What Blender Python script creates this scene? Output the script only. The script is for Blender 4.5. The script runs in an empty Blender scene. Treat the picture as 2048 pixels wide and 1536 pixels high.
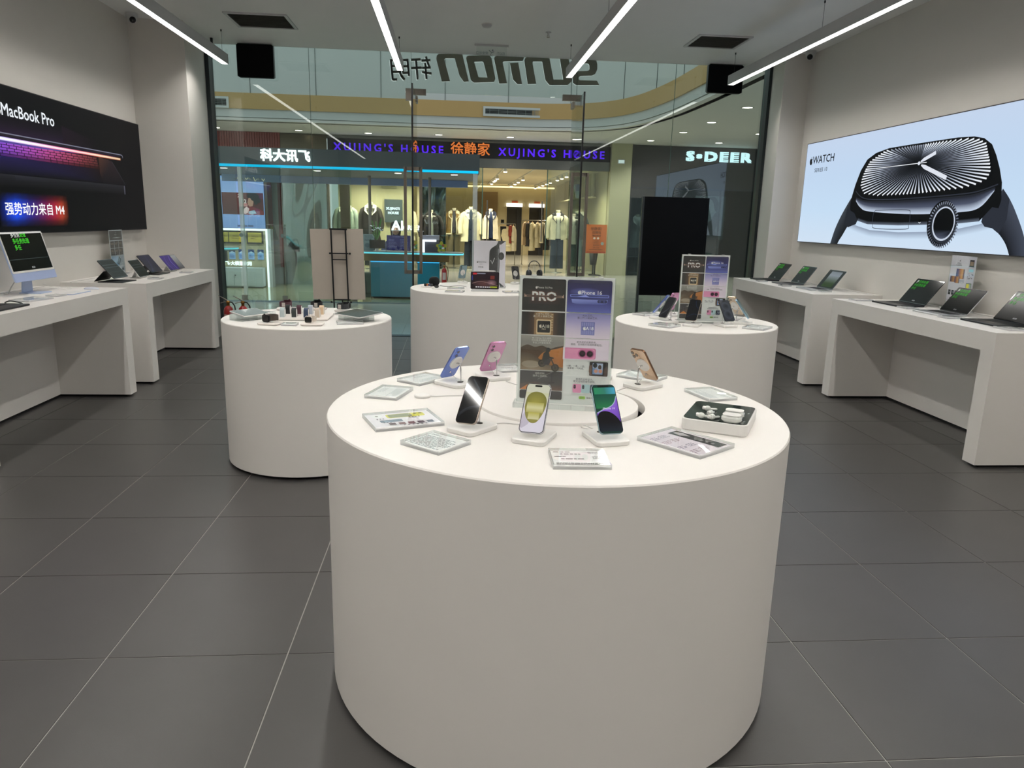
import bpy, bmesh, math, random
from mathutils import Matrix, Vector

# ---------------------------------------------------------------- camera, world, exposure
SC = bpy.context.scene
COL = SC.collection
PI = math.pi


def R(a):
    return math.radians(a)


def set_camera():
    f, pitch, yaw, roll, h = 1452.39, 0.222288, 0.0847435, -0.0251489, 1.48194
    cy, sy, cp, sp = math.cos(yaw), math.sin(yaw), math.cos(pitch), math.sin(pitch)
    fw = Vector((sy * cp, cy * cp, -sp))
    r = Vector((cy, -sy, 0))
    d = fw.cross(r)
    r2 = r * math.cos(roll) + d * math.sin(roll)
    d2 = -r * math.sin(roll) + d * math.cos(roll)
    cam = bpy.data.cameras.new('camera')
    cam.sensor_width = 36.0
    cam.lens = f / 2048 * 36
    cam.clip_start = 0.05
    cam.clip_end = 200
    o = bpy.data.objects.new('camera', cam)
    m = Matrix.Identity(4)
    for i, v in enumerate((r2, -d2, -fw)):
        for k in range(3):
            m[k][i] = v[k]
    m[2][3] = h
    o.matrix_world = m
    COL.objects.link(o)
    SC.camera = o


set_camera()
SC.view_settings.view_transform = 'Standard'
SC.view_settings.look = 'None'
SC.view_settings.gamma = 1
SC.view_settings.use_curve_mapping = False
SC.view_settings.exposure = 0.0
SC.cycles.transparent_max_bounces = 32
STRIP_POWER = 41.0       # emission of the ceiling strips
W = bpy.data.worlds.new('world')
SC.world = W
W.use_nodes = True
W.node_tree.nodes['Background'].inputs[0].default_value = (0.84, 0.94, 0.95, 1)
W.node_tree.nodes['Background'].inputs[1].default_value = 0.78


def lamp(name, kind, loc, power, color=(1, 1, 1), rad=0.1, spot=120, blend=0.6, rot=(0, 0, 0)):
    l = bpy.data.lights.new(name, kind)
    l.energy = power
    l.color = color
    if kind == 'AREA':
        l.size = rad
    else:
        l.shadow_soft_size = rad
    if kind == 'SPOT':
        l.spot_size = R(spot)
        l.spot_blend = blend
    o = bpy.data.objects.new(name, l)
    o.location = loc
    o.rotation_euler = rot
    COL.objects.link(o)
    return o


MALL = []                # real lamps of the mall and its shops
for (x, y) in [(-6.08, 20.1), (-4.0, 20.1), (-2.2, 20.1), (-.4, 20), (1.49, 20), (3.32, 19.9), (5.2, 19.65),
               (7, 19.6), (5.42, 17.7), (5.44, 15.85), (5.4, 13.75), (7.2, 17.5)]:
    lamp('mall_lamp', 'SPOT', (x, y, 3.56), 150, (1, .97, .9), .06, 130, .8)
for (x, y) in [(-2.6, 21.3), (-1.4, 21.3), (.6, 21.3), (1.4, 25.5), (3.2, 21.3), (3.3, 26), (2.6, 29.5), (.2, 26.5)]:
    lamp('shop_lamp', 'SPOT', (x, y, 2.75), 310, (1, .90, .70), .15, 150, .8)
for (x, y) in [(-3.9, 14.2), (-2.6, 14.3), (-.9, 14.0)]:
    lamp('kiosk_lamp', 'SPOT', (x, y, 2.2), 95, (.86, .95, 1), .06, 140, .8)


# ---------------------------------------------------------------- colour and materials
def lin(h):
    if not isinstance(h, str):
        return tuple(h)[:3]
    h = h.lstrip('#')
    o = []
    for i in (0, 2, 4):
        c = int(h[i:i + 2], 16) / 255
        o.append(c / 12.92 if c <= .04045 else ((c + .055) / 1.055) ** 2.4)
    return tuple(o)


MATS = {}


def pm(name, col, rough=.5, metal=0.0, noise=.04, nscale=14.0, bump=0.0, bscale=200.0, emis=None, es=0.0, spec=.5,
       coat=0.0, sheen=0.0):
    """principled material with procedural grain"""
    if name in MATS:
        return MATS[name]
    m = bpy.data.materials.new(name)
    m.use_nodes = True
    nt = m.node_tree
    b = nt.nodes['Principled BSDF']
    c = lin(col)
    tc = nt.nodes.new('ShaderNodeTexCoord')
    n = nt.nodes.new('ShaderNodeTexNoise')
    n.inputs['Scale'].default_value = nscale
    n.inputs['Detail'].default_value = 3
    nt.links.new(tc.outputs['Object'], n.inputs['Vector'])
    mx = nt.nodes.new('ShaderNodeMix')
    mx.data_type = 'RGBA'
    mx.inputs['A'].default_value = (*[v * (1 - noise) for v in c], 1)
    mx.inputs['B'].default_value = (*[min(1, v * (1 + noise)) for v in c], 1)
    nt.links.new(n.outputs['Fac'], mx.inputs['Factor'])
    nt.links.new(mx.outputs['Result'], b.inputs['Base Color'])
    b.inputs['Roughness'].default_value = rough
    b.inputs['Metallic'].default_value = metal
    b.inputs['Specular IOR Level'].default_value = spec
    if coat:
        b.inputs['Coat Weight'].default_value = coat
        b.inputs['Coat Roughness'].default_value = .03
    if sheen:
        b.inputs['Sheen Weight'].default_value = sheen
    if emis is not None:
        b.inputs['Emission Color'].default_value = (*lin(emis), 1)
        b.inputs['Emission Strength'].default_value = es
    if bump:
        n2 = nt.nodes.new('ShaderNodeTexNoise')
        n2.inputs['Scale'].default_value = bscale
        nt.links.new(tc.outputs['Object'], n2.inputs['Vector'])
        bp = nt.nodes.new('ShaderNodeBump')
        bp.inputs['Strength'].default_value = bump
        bp.inputs['Distance'].default_value = .002
        nt.links.new(n2.outputs['Fac'], bp.inputs['Height'])
        nt.links.new(bp.outputs['Normal'], b.inputs['Normal'])
    MATS[name] = m
    return m


def em(name, col, s):
    if name in MATS:
        return MATS[name]
    m = bpy.data.materials.new(name)
    m.use_nodes = True
    nt = m.node_tree
    nt.nodes.remove(nt.nodes['Principled BSDF'])
    e = nt.nodes.new('ShaderNodeEmission')
    e.inputs[0].default_value = (*lin(col), 1)
    e.inputs[1].default_value = s
    nt.links.new(e.outputs[0], nt.nodes['Material Output'].inputs[0])
    MATS[name] = m
    return m


def strip_mat(name, col, s):
    """LED diffuser with lens optics: bright inside a beam of about 55 degrees, dimmer beyond"""
    m = em(name, col, s)
    nt = m.node_tree
    e = [n for n in nt.nodes if n.type == 'EMISSION'][0]
    N = nt.nodes.new
    geo = N('ShaderNodeNewGeometry')
    dot = N('ShaderNodeVectorMath')
    dot.operation = 'DOT_PRODUCT'
    nt.links.new(geo.outputs['Normal'], dot.inputs[0])
    nt.links.new(geo.outputs['Incoming'], dot.inputs[1])
    mr = N('ShaderNodeMapRange')
    mr.interpolation_type = 'SMOOTHSTEP'
    mr.inputs['From Min'].default_value = .28
    mr.inputs['From Max'].default_value = .62
    mr.inputs['To Min'].default_value = s * .10
    mr.inputs['To Max'].default_value = s
    nt.links.new(dot.outputs['Value'], mr.inputs['Value'])
    nt.links.new(mr.outputs[0], e.inputs[1])
    return m


def glass(name, tint='#f4faf7', f0=.04, rough=0.0, haze=0.0, hazecol='#dfe8e4'):
    """thin architectural glass: tinted transmission plus Schlick reflection"""
    if name in MATS:
        return MATS[name]
    m = bpy.data.materials.new(name)
    m.use_nodes = True
    nt = m.node_tree
    nt.nodes.remove(nt.nodes['Principled BSDF'])
    N = nt.nodes.new
    geo = N('ShaderNodeNewGeometry')
    dot = N('ShaderNodeVectorMath')
    dot.operation = 'DOT_PRODUCT'
    nt.links.new(geo.outputs['Normal'], dot.inputs[0])
    nt.links.new(geo.outputs['Incoming'], dot.inputs[1])

    def mt(op, a, b=None):
        q = N('ShaderNodeMath')
        q.operation = op
        for i, v in enumerate((a, b)):
            if v is None:
                continue
            if isinstance(v, (int, float)):
                q.inputs[i].default_value = v
            else:
                nt.links.new(v, q.inputs[i])
        return q.outputs[0]
    ab = mt('ABSOLUTE', dot.outputs['Value'])
    pw = mt('POWER', mt('SUBTRACT', 1.0, ab), 5.0)
    fac = mt('ADD', mt('MULTIPLY', pw, 1 - f0), f0)
    t = N('ShaderNodeBsdfTransparent')
    t.inputs[0].default_value = (*lin(tint), 1)
    g = N('ShaderNodeBsdfGlossy')
    g.inputs['Roughness'].default_value = rough
    base = t.outputs[0]
    if haze:
        d = N('ShaderNodeBsdfDiffuse')
        d.inputs[0].default_value = (*lin(hazecol), 1)
        mh = N('ShaderNodeMixShader')
        mh.inputs[0].default_value = haze
        nt.links.new(t.outputs[0], mh.inputs[1])
        nt.links.new(d.outputs[0], mh.inputs[2])
        base = mh.outputs[0]
    mx = N('ShaderNodeMixShader')
    nt.links.new(fac, mx.inputs[0])
    nt.links.new(base, mx.inputs[1])
    nt.links.new(g.outputs[0], mx.inputs[2])
    nt.links.new(mx.outputs[0], nt.nodes['Material Output'].inputs[0])
    MATS[name] = m
    return m


def printmat(name, rough=.5, es=0.0, coat=0.0, diff=1.0, spec=.5):
    """flat print or screen: colours come from the printed polygons"""
    if name in MATS:
        return MATS[name]
    m = bpy.data.materials.new(name)
    m.use_nodes = True
    nt = m.node_tree
    b = nt.nodes['Principled BSDF']
    a = nt.nodes.new('ShaderNodeVertexColor')
    a.layer_name = 'Col'
    if es:
        nt.links.new(a.outputs[0], b.inputs['Emission Color'])
        b.inputs['Emission Strength'].default_value = es
    if diff == 1.0:
        mu = nt.nodes.new('ShaderNodeMix')
        mu.data_type = 'RGBA'
        mu.blend_type = 'MULTIPLY'
        mu.clamp_result = True
        mu.inputs['Factor'].default_value = 1
        mu.inputs['B'].default_value = (1.22, 1.22, 1.22, 1)
        nt.links.new(a.outputs[0], mu.inputs['A'])
        nt.links.new(mu.outputs['Result'], b.inputs['Base Color'])
    else:
        b.inputs['Base Color'].default_value = (diff, diff, diff, 1)
    b.inputs['Roughness'].default_value = rough
    b.inputs['Specular IOR Level'].default_value = spec
    if coat:
        b.inputs['Coat Weight'].default_value = coat
        b.inputs['Coat Roughness'].default_value = .02
    MATS[name] = m
    return m


# ---------------------------------------------------------------- mesh building
def rrect(w, h, r, n=5, cx=0, cy=0):
    """rounded rectangle outline, counter-clockwise"""
    out = []
    r = min(r, w / 2 - 1e-5, h / 2 - 1e-5)
    for sx, sy, a0 in ((1, 1, 0), (-1, 1, 90), (-1, -1, 180), (1, -1, 270)):
        for k in range(n + 1):
            a = R(a0 + 90 * k / n)
            out.append((cx + sx * (w / 2 - r) + r * math.cos(a), cy + sy * (h / 2 - r) + r * math.sin(a)))
    return out


def circle(r, n=32, cx=0, cy=0, a0=0):
    return [(cx + r * math.cos(a0 + 2 * PI * k / n), cy + r * math.sin(a0 + 2 * PI * k / n)) for k in range(n)]


class MB:
    def __init__(s):
        s.v, s.f, s.m, s.sm = [], [], [], []

    def add(s, vs, fs, mi=0, M=None, smooth=False):
        o = len(s.v)
        s.v += [tuple(M @ Vector(v)) for v in vs] if M is not None else [tuple(v) for v in vs]
        for f in fs:
            s.f.append(tuple(i + o for i in f))
            s.m.append(mi)
            s.sm.append(smooth)
        return s

    def box(s, x0, x1, y0, y1, z0, z1, mi=0, M=None):
        vs = [(x0, y0, z0), (x1, y0, z0), (x1, y1, z0), (x0, y1, z0), (x0, y0, z1), (x1, y0, z1), (x1, y1, z1), (x0, y1, z1)]
        fs = [(0, 3, 2, 1), (4, 5, 6, 7), (0, 1, 5, 4), (1, 2, 6, 5), (2, 3, 7, 6), (3, 0, 4, 7)]
        return s.add(vs, fs, mi, M)

    def hexa(s, b, t, mi=0, M=None):
        """four base points and four top points"""
        return s.add(list(b) + list(t), [(0, 3, 2, 1), (4, 5, 6, 7), (0, 1, 5, 4), (1, 2, 6, 5), (2, 3, 7, 6), (3, 0, 4, 7)], mi, M)

    def prism(s, poly, z0, z1, mi=0, M=None, smooth=False, mtop=None, bev=0.0, mside=None):
        n = len(poly)
        mtop = mi if mtop is None else mtop
        mside = mi if mside is None else mside
        if bev:
            cx = sum(p[0] for p in poly) / n
            cy = sum(p[1] for p in poly) / n
            ins = []
            for i in range(n):
                a, b, c = Vector(poly[i - 1]), Vector(poly[i]), Vector(poly[(i + 1) % n])
                e1, e2 = (b - a).normalized(), (c - b).normalized()
                nn = Vector((-(e1.y + e2.y), e1.x + e2.x))
                if nn.length < 1e-9:
                    nn = Vector((cx, cy)) - b
                nn.normalize()
                ins.append((b.x + nn.x * bev, b.y + nn.y * bev))
            lay = [(ins, z0), (poly, z0 + bev), (poly, z1 - bev), (ins, z1)]
        else:
            lay = [(poly, z0), (poly, z1)]
        for k in range(len(lay) - 1):
            (pa, za), (pb, zb) = lay[k], lay[k + 1]
            vs = [(*q, za) for q in pa] + [(*q, zb) for q in pb]
            s.add(vs, [(i, (i + 1) % n, n + (i + 1) % n, n + i) for i in range(n)], mside, M, smooth)
        s.add([(*q, lay[0][1]) for q in lay[0][0]], [tuple(range(n))[::-1]], mi, M)
        s.add([(*q, lay[-1][1]) for q in lay[-1][0]], [tuple(range(n))], mtop, M)
        return s

    def lathe(s, prof, n=24, mi=0, M=None, smooth=True, caps=True, a0=0.0, a1=2 * PI):
        full = abs(a1 - a0 - 2 * PI) < 1e-6
        m = n if full else n + 1
        vs = []
        for (r, z) in prof:
            for k in range(m):
                a = a0 + (a1 - a0) * k / n
                vs.append((r * math.cos(a), r * math.sin(a), z))
        fs = []
        for j in range(len(prof) - 1):
            for k in range(n):
                k2 = (k + 1) % m
                fs.append((j * m + k, j * m + k2, (j + 1) * m + k2, (j + 1) * m + k))
        s.add(vs, fs, mi, M, smooth)
        if caps and full:
            for j, rev in ((0, True), (len(prof) - 1, False)):
                if prof[j][0] > 1e-6:
                    c = [vs[j * m + k] for k in range(m)]
                    s.add(c, [tuple(range(m))[::-1] if rev else tuple(range(m))], mi, M)
        return s

    def sphere(s, c, r, mi=0, M=None, n=16, m=10, smooth=True):
        rx, ry, rz = (r, r, r) if isinstance(r, (int, float)) else r
        vs = [(c[0], c[1], c[2] - rz)]
        for j in range(1, m):
            t = -PI / 2 + PI * j / m
            for k in range(n):
                a = 2 * PI * k / n
                vs.append((c[0] + rx * math.cos(t) * math.cos(a), c[1] + ry * math.cos(t) * math.sin(a), c[2] + rz * math.sin(t)))
        vs.append((c[0], c[1], c[2] + rz))
        L = len(vs) - 1
        fs = [(0, 1 + (k + 1) % n, 1 + k) for k in range(n)]
        for j in range(m - 2):
            for k in range(n):
                a, b = 1 + j * n + k, 1 + j * n + (k + 1) % n
                fs.append((a, b, b + n, a + n))
        o = 1 + (m - 2) * n
        fs += [(o + k, o + (k + 1) % n, L) for k in range(n)]
        return s.add(vs, fs, mi, M, smooth)

    def tube(s, pts, r, n=8, mi=0, M=None, smooth=True):
        pts = [Vector(p) for p in pts]
        rr = r if isinstance(r, (list, tuple)) else [r] * len(pts)
        t0 = (pts[1] - pts[0]).normalized()
        up = Vector((0, 0, 1)) if abs(t0.z) < .9 else Vector((1, 0, 0))
        u = t0.cross(up).normalized()
        vs = []
        for i, p in enumerate(pts):
            a = pts[i] - pts[i - 1] if i else pts[1] - pts[0]
            b = pts[i + 1] - pts[i] if i < len(pts) - 1 else a
            t = (a.normalized() + b.normalized())
            t = t.normalized() if t.length > 1e-9 else a.normalized()
            u = (u - t * u.dot(t))
            u = u.normalized() if u.length > 1e-9 else t.orthogonal().normalized()
            w = t.cross(u)
            for k in range(n):
                an = 2 * PI * k / n
                vs.append(p + (u * math.cos(an) + w * math.sin(an)) * rr[i])
        fs = []
        for i in range(len(pts) - 1):
            for k in range(n):
                k2 = (k + 1) % n
                fs.append((i * n + k, i * n + k2, (i + 1) * n + k2, (i + 1) * n + k))
        s.add(vs, fs, mi, M, smooth)
        L = len(pts) - 1
        s.add(vs[:n], [tuple(range(n))[::-1]], mi, M)
        s.add(vs[L * n:], [tuple(range(n))], mi, M)
        return s

    def sheet(s, grid, mi=0, M=None, smooth=True):
        """grid[j][i] of points"""
        h, w = len(grid), len(grid[0])
        vs = [p for row in grid for p in row]
        fs = [(j * w + i, j * w + i + 1, (j + 1) * w + i + 1, (j + 1) * w + i) for j in range(h - 1) for i in range(w - 1)]
        return s.add(vs, fs, mi, M, smooth)

    def mesh(s, name, mats):
        me = bpy.data.meshes.new(name)
        me.from_pydata(s.v, [], s.f)
        for m in (mats if isinstance(mats, (list, tuple)) else [mats]):
            me.materials.append(m)
        me.polygons.foreach_set('material_index', s.m)
        me.polygons.foreach_set('use_smooth', s.sm)
        me.update()
        return me

    def build(s, name, mats, parent=None, loc=None, rotz=0.0, M=None):
        return link(name, s.mesh(name, mats), parent, loc, rotz, M)


def link(name, me, parent=None, loc=None, rotz=0.0, M=None):
    o = bpy.data.objects.new(name, me)
    COL.objects.link(o)
    if parent is not None:
        o.parent = parent
    if M is not None:
        o.matrix_local = M
    else:
        if loc is not None:
            o.location = loc
        o.rotation_euler = (0, 0, rotz)
    return o


def tag(o, label=None, cat=None, group=None, kind=None):
    if label:
        o['label'] = label
    if cat:
        o['category'] = cat
    if group:
        o['group'] = group
    if kind:
        o['kind'] = kind
    return o


def thing(name, label, cat, loc=(0, 0, 0), rotz=0.0, group=None):
    o = bpy.data.objects.new(name, None)
    o.empty_display_size = .05
    COL.objects.link(o)
    o.location = loc
    o.rotation_euler = (0, 0, rotz)
    return tag(o, label, cat, group)


KIDS = {}


def dup(root, loc=None, rotz=None, label=None, group=None):
    def rec(o, par):
        c = o.copy()
        COL.objects.link(c)
        if par is not None:
            c.parent = par
        for ch in list(o.children):
            rec(ch, c)
        return c
    r = rec(root, None)
    if loc is not None:
        r.location = loc
    if rotz is not None:
        r.rotation_euler = (0, 0, rotz)
    if label:
        r['label'] = label
    if group:
        r['group'] = group
    return r


def struct(name, mb, mats, parent=None, label=None):
    o = mb.build(name, mats, parent)
    if parent is None:
        o['kind'] = 'structure'
    if label:
        o['label'] = label
    return o


# ---------------------------------------------------------------- flat prints and lettering
TEXTS = []               # (font object, callback) filled in at the end


def text_curve(s, size, ex=0.0, off=0.0, align='CENTER', space=1.0, res=2):
    cu = bpy.data.curves.new('lettering', 'FONT')
    cu.body = s
    cu.size = size
    cu.extrude = ex
    cu.offset = off
    cu.align_x = align
    cu.align_y = 'CENTER'
    cu.space_character = space
    cu.resolution_u = res
    cu.fill_mode = 'BOTH'
    o = bpy.data.objects.new('lettering', cu)
    COL.objects.link(o)
    return o


class Art:
    """a flat print on the local x (right) / z (up) plane, facing -y; layers lie a hair apart"""
    EPS = .00025

    def __init__(s, eps=None):
        s.v, s.f, s.c = [], [], []
        s.lay = 0
        s.eps = eps or Art.EPS
        s.txt = []

    def y(s):
        s.lay += 1
        return -s.lay * s.eps

    def poly(s, pts, col, y=None):
        y = s.y() if y is None else y
        o = len(s.v)
        s.v += [(p[0], y, p[1]) for p in pts]
        s.f.append(tuple(range(o, o + len(pts))))
        cs = [lin(col)] * len(pts) if not isinstance(col, list) else [lin(c) for c in col]
        s.c.append(cs)
        return s

    def rect(s, x0, x1, z0, z1, col, col2=None):
        """col at the bottom, col2 at the top"""
        c = [col, col, col2, col2] if col2 else col
        return s.poly([(x0, z0), (x1, z0), (x1, z1), (x0, z1)], c)

    def hgrad(s, x0, x1, z0, z1, cols):
        y = s.y()
        n = len(cols) - 1
        for i in range(n):
            a, b = x0 + (x1 - x0) * i / n, x0 + (x1 - x0) * (i + 1) / n
            s.poly([(a, z0), (b, z0), (b, z1), (a, z1)], [cols[i], cols[i + 1], cols[i + 1], cols[i]], y)
        return s

    def vgrad(s, x0, x1, z0, z1, cols):
        y = s.y()
        n = len(cols) - 1
        for i in range(n):
            a, b = z0 + (z1 - z0) * i / n, z0 + (z1 - z0) * (i + 1) / n
            s.poly([(x0, a), (x1, a), (x1, b), (x0, b)], [cols[i], cols[i], cols[i + 1], cols[i + 1]], y)
        return s

    def rr(s, x0, x1, z0, z1, r, col, n=4):
        return s.poly(rrect(x1 - x0, z1 - z0, r, n, (x0 + x1) / 2, (z0 + z1) / 2), col)

    def disc(s, cx, cz, rx, rz, col, n=24, edge=None, rot=0.0):
        y = s.y()
        pts = []
        for k in range(n):
            a = 2 * PI * k / n
            x, z = rx * math.cos(a), rz * math.sin(a)
            pts.append((cx + x * math.cos(rot) - z * math.sin(rot), cz + x * math.sin(rot) + z * math.cos(rot)))
        if edge is None:
            return s.poly(pts, col, y)
        for k in range(n):
            s.poly([(cx, cz), pts[k], pts[(k + 1) % n]], [col, edge, edge], y)
        return s

    def line(s, pts, w, col):
        y = s.y()
        ww = w if isinstance(w, (list, tuple)) else [w] * len(pts)
        L, Rr = [], []
        for i, p in enumerate(pts):
            a = Vector(pts[max(0, i - 1)])
            b = Vector(pts[min(len(pts) - 1, i + 1)])
            t = (b - a).normalized()
            n = Vector((-t.y, t.x)) * ww[i] / 2
            L.append((p[0] + n.x, p[1] + n.y))
            Rr.append((p[0] - n.x, p[1] - n.y))
        for i in range(len(pts) - 1):
            s.poly([Rr[i], Rr[i + 1], L[i + 1], L[i]], col, y)
        return s

    def text(s, t, x, z, size, col, align='CENTER', bold=0.0, sx=1.0, mirror=False, space=1.0, shear=0.0):
        o = text_curve(t, size, 0, 0, align, space)
        s.txt.append((o, x, z, lin(col) if not isinstance(col, list) else [lin(c) for c in col], -sx if mirror else sx, s.y(), shear, bold * size))
        return s

    def lines(s, x0, x1, z0, z1, n, col, seed=1, th=.45, ragged=.35):
        """rows of fine print too small to read"""
        rnd = random.Random(seed)
        y = s.y()
        h = (z1 - z0) / n
        for i in range(n):
            zb = z1 - (i + 1) * h + h * (1 - th) / 2
            x = x0
            end = x1 - (x1 - x0) * ragged * rnd.random()
            while x < end - h * .3:
                w = h * rnd.uniform(.5, 2.2)
                s.poly([(x, zb), (min(end, x + w), zb), (min(end, x + w), zb + h * th), (x, zb + h * th)], col, y)
                x += w + h * .28
        return s

    def build(s, name, mat, parent=None, loc=None, rotz=0.0, M=None, label=None):
        me = bpy.data.meshes.new(name)
        o = link(name, me, parent, loc, rotz, M)
        if label:
            o['label'] = label
        s.me, s.mat = me, mat
        TEXTS.append(('art', s))
        return o


def clone_art(o, name=None, parent=None, **k):
    return link(name or o.name.split('.')[0], o.data, parent, **k)


def letters(name, t, size, ex, mat, parent=None, M=None, off=0.0, space=1.0, sx=1.0, label=None):
    """solid letters standing on the local x/z plane, facing -y: one object per character"""
    row = []
    for i, c in enumerate(t):
        if c == ' ':
            continue
        me = bpy.data.meshes.new(name)
        q = link(name, me, parent, M=M)
        if label:
            q['label'] = label
        row.append((text_curve(t[:i + 1], size, 0, 0, 'LEFT', space), text_curve(c, size, ex / 2, 0, 'LEFT', space), me))
    TEXTS.append(('solid', row, mat, sx, off))


def finish_texts():
    bpy.context.view_layer.update()
    dg = bpy.context.evaluated_depsgraph_get()

    def get(o):
        ev = o.evaluated_get(dg)
        m = ev.to_mesh()
        vs = [tuple(v.co) for v in m.vertices]
        fs = [tuple(p.vertices) for p in m.polygons]
        ev.to_mesh_clear()
        return vs, fs
    dead = []
    for it in TEXTS:
        if it[0] == 'solid':
            _, row, mat, sx, off = it
            data = []
            for (pre, ch, me) in row:
                pv, _f = get(pre)
                cv_, cf = get(ch)
                sh = max(v[0] for v in pv) - max(v[0] for v in cv_)
                data.append(([(v[0] + sh, v[1], v[2]) for v in cv_], cf, me))
                dead += [pre, ch]
            tot = max(v[0] for d in data for v in d[0]) + min(v[0] for v in data[0][0])
            for (vs, fs, me) in data:
                V, F = [], []
                for (ox, oz) in ([(-off, -off), (off, off), (off, -off), (-off, off)] if off else [(0, 0)]):
                    b = len(V)
                    V += [((v[0] - tot / 2) * sx + ox, -v[2] + ox * .01, v[1] + oz) for v in vs]
                    F += [tuple(i + b for i in f) for f in fs]
                me.from_pydata(V, [], F)
                me.materials.append(mat)
                me.update()
        else:
            s = it[1]
            for (o, x, z, col, sx, y, sh, bd) in s.txt:
                vs, fs = get(o)
                xs = [v[0] for v in vs] or [0]
                lo, hi = min(xs), max(xs)
                nv = len(vs)
                fs0, fs = fs, []
                b = len(s.v)
                for (ox, oz) in ([(-bd, -bd), (bd, bd), (bd, -bd), (-bd, bd)] if bd else [(0, 0)]):
                    q0 = len(s.v) - b
                    s.v += [(x + ox + (v[0] + sh * v[1]) * sx, y, z + oz + v[1]) for v in vs]
                    fs += [tuple(i + q0 for i in f) for f in fs0]
                for f in fs:
                    f2 = f[::-1] if sx < 0 else f
                    s.f.append(tuple(i + b for i in f2))
                    if isinstance(col, list):
                        cc = []
                        for i in f2:
                            t = (vs[i % nv][0] - lo) / max(1e-9, hi - lo) * (len(col) - 1)
                            k = min(len(col) - 2, int(t))
                            cc.append(tuple(col[k][q] + (col[k + 1][q] - col[k][q]) * (t - k) for q in range(3)))
                        s.c.append(cc)
                    else:
                        s.c.append([col] * len(f2))
                dead.append(o)
            me = s.me
            me.from_pydata(s.v, [], s.f)
            ca = me.color_attributes.new('Col', 'FLOAT_COLOR', 'CORNER')
            flat = []
            for p, cs in zip(me.polygons, s.c):
                for c in cs:
                    flat += [c[0], c[1], c[2], 1.0]
            ca.data.foreach_set('color', flat)
            me.materials.append(s.mat)
            me.update()
    for o in dead:
        cu = o.data
        bpy.data.objects.remove(o)
        bpy.data.curves.remove(cu)
# ---------------------------------------------------------------- the shop: setting
M_wall = pm('white_wall_paint', '#d9d5cf', .6, noise=.02, nscale=3, bump=.08, bscale=350)
M_ceil = pm('white_ceiling_paint', '#f1f1ef', .7, noise=.02, nscale=3)
M_tile = pm('dark_grey_tile', '#4a4847', .34, noise=.10, nscale=5, bump=.12, bscale=420, spec=.5)
M_grout = pm('pale_grout', '#a7a49f', .8)
M_white = pm('white_lacquer', '#e6e2dd', .42, noise=.012, nscale=4)
M_whitetop = pm('white_table_top', '#efebe6', .38, noise=.012, nscale=4)
M_black = pm('black_metal', '#101113', .45)
M_dark = pm('dark_recess', '#0c0c0d', .8)
M_frame = pm('dark_grey_frame', '#3b4144', .4, metal=.5)
M_alu = pm('white_aluminium', '#c9c9c9', .45, metal=.0)
M_steel = pm('brushed_steel', '#8f8880', .32, metal=1.0, noise=.1, nscale=60)
M_chrome = pm('polished_chrome', '#d8d8d8', .12, metal=1.0)
M_glass = glass('shopfront_glass', '#f4faf7', .08)
M_glassedge = pm('green_glass_edge', '#5d7a70', .2)
M_strip = strip_mat('led_diffuser', '#fffcf6', STRIP_POWER)

XL, XR, YB, YG, ZC = -3.30, 4.02, -3.6, 9.28, 3.38
# floor: a pale bed with one thin slab per tile
TX, TY, GX, GY = .6017, .5984, -1.1615, 2.2936
floor = struct('floor', MB().box(XL - .2, XR + .2, YB - .2, YG + .05, -.12, -.0025), M_grout)
xs = [GX + TX * i for i in range(-4, 9)]
tile_me = {}


def tile(x0, x1, y0, y1):
    k = (round(x1 - x0, 4), round(y1 - y0, 4))
    if k not in tile_me:
        w, d = k
        g = .0016
        tile_me[k] = MB().hexa([(g, g, -.01), (w - g, g, -.01), (w - g, d - g, -.01), (g, d - g, -.01)],
                               [(g + .001, g + .001, 0), (w - g - .001, g + .001, 0), (w - g - .001, d - g - .001, 0), (g + .001, d - g - .001, 0)]).mesh('floor_tile', M_tile)
    link('floor_tile', tile_me[k], floor, (x0, y0, 0))


j = -4
ylast = 9.20
while True:
    y0 = GY + TY * j
    if y0 >= ylast - .02:
        break
    y1 = min(y0 + TY, ylast)
    for i in range(-4, 9):
        x0, x1 = max(GX + TX * i, XL), min(GX + TX * (i + 1), XR)
        if x1 - x0 > .02:
            tile(x0, x1, y0, y1)
    j += 1
struct('floor.001', MB().box(XL, XR, YB, GY - TY * 4 - .002, -.01, 0), M_tile, label='dark tiled floor at the back of the shop')
struct('trim_1', MB().box(-2.92, 3.95, 9.20, 9.36, -.01, .004), M_black, label='black threshold strip under the glass front')
struct('ceiling', MB().box(XL - .2, XR + .2, YB - .2, YG + .02, ZC, ZC + .25), M_ceil)
struct('wall_left', MB().box(XL - .2, XL, YB, 8.27, 0, ZC), M_wall)
struct('wall_right', MB().box(XR, XR + .2, YB, 8.5, 0, ZC), M_wall)
struct('wall_back', MB().box(XL - .2, XR + .2, YB - .2, YB, 0, ZC), M_wall)
struct('wall_left.001', MB().prism([(XL - .2, 8.27), (-2.755, 8.27), (-2.86, 9.32), (XL - .2, 9.32)], 0, ZC), M_wall, label='white pier at the left end of the glass front')
struct('wall_right.001', MB().prism([(3.72, 8.5), (XR + .2, 8.5), (XR + .2, 9.32), (3.90, 9.32)], 0, ZC), M_wall, label='white pier at the right end of the glass front')
struct('trim_2', MB().box(-2.87, -2.80, 9.17, 9.33, 0, ZC), M_frame, label='dark metal channel at the left edge of the glass')
struct('trim_3', MB().box(3.83, 3.91, 9.17, 9.33, 0, ZC), M_frame, label='dark metal channel at the right edge of the glass')

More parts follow.
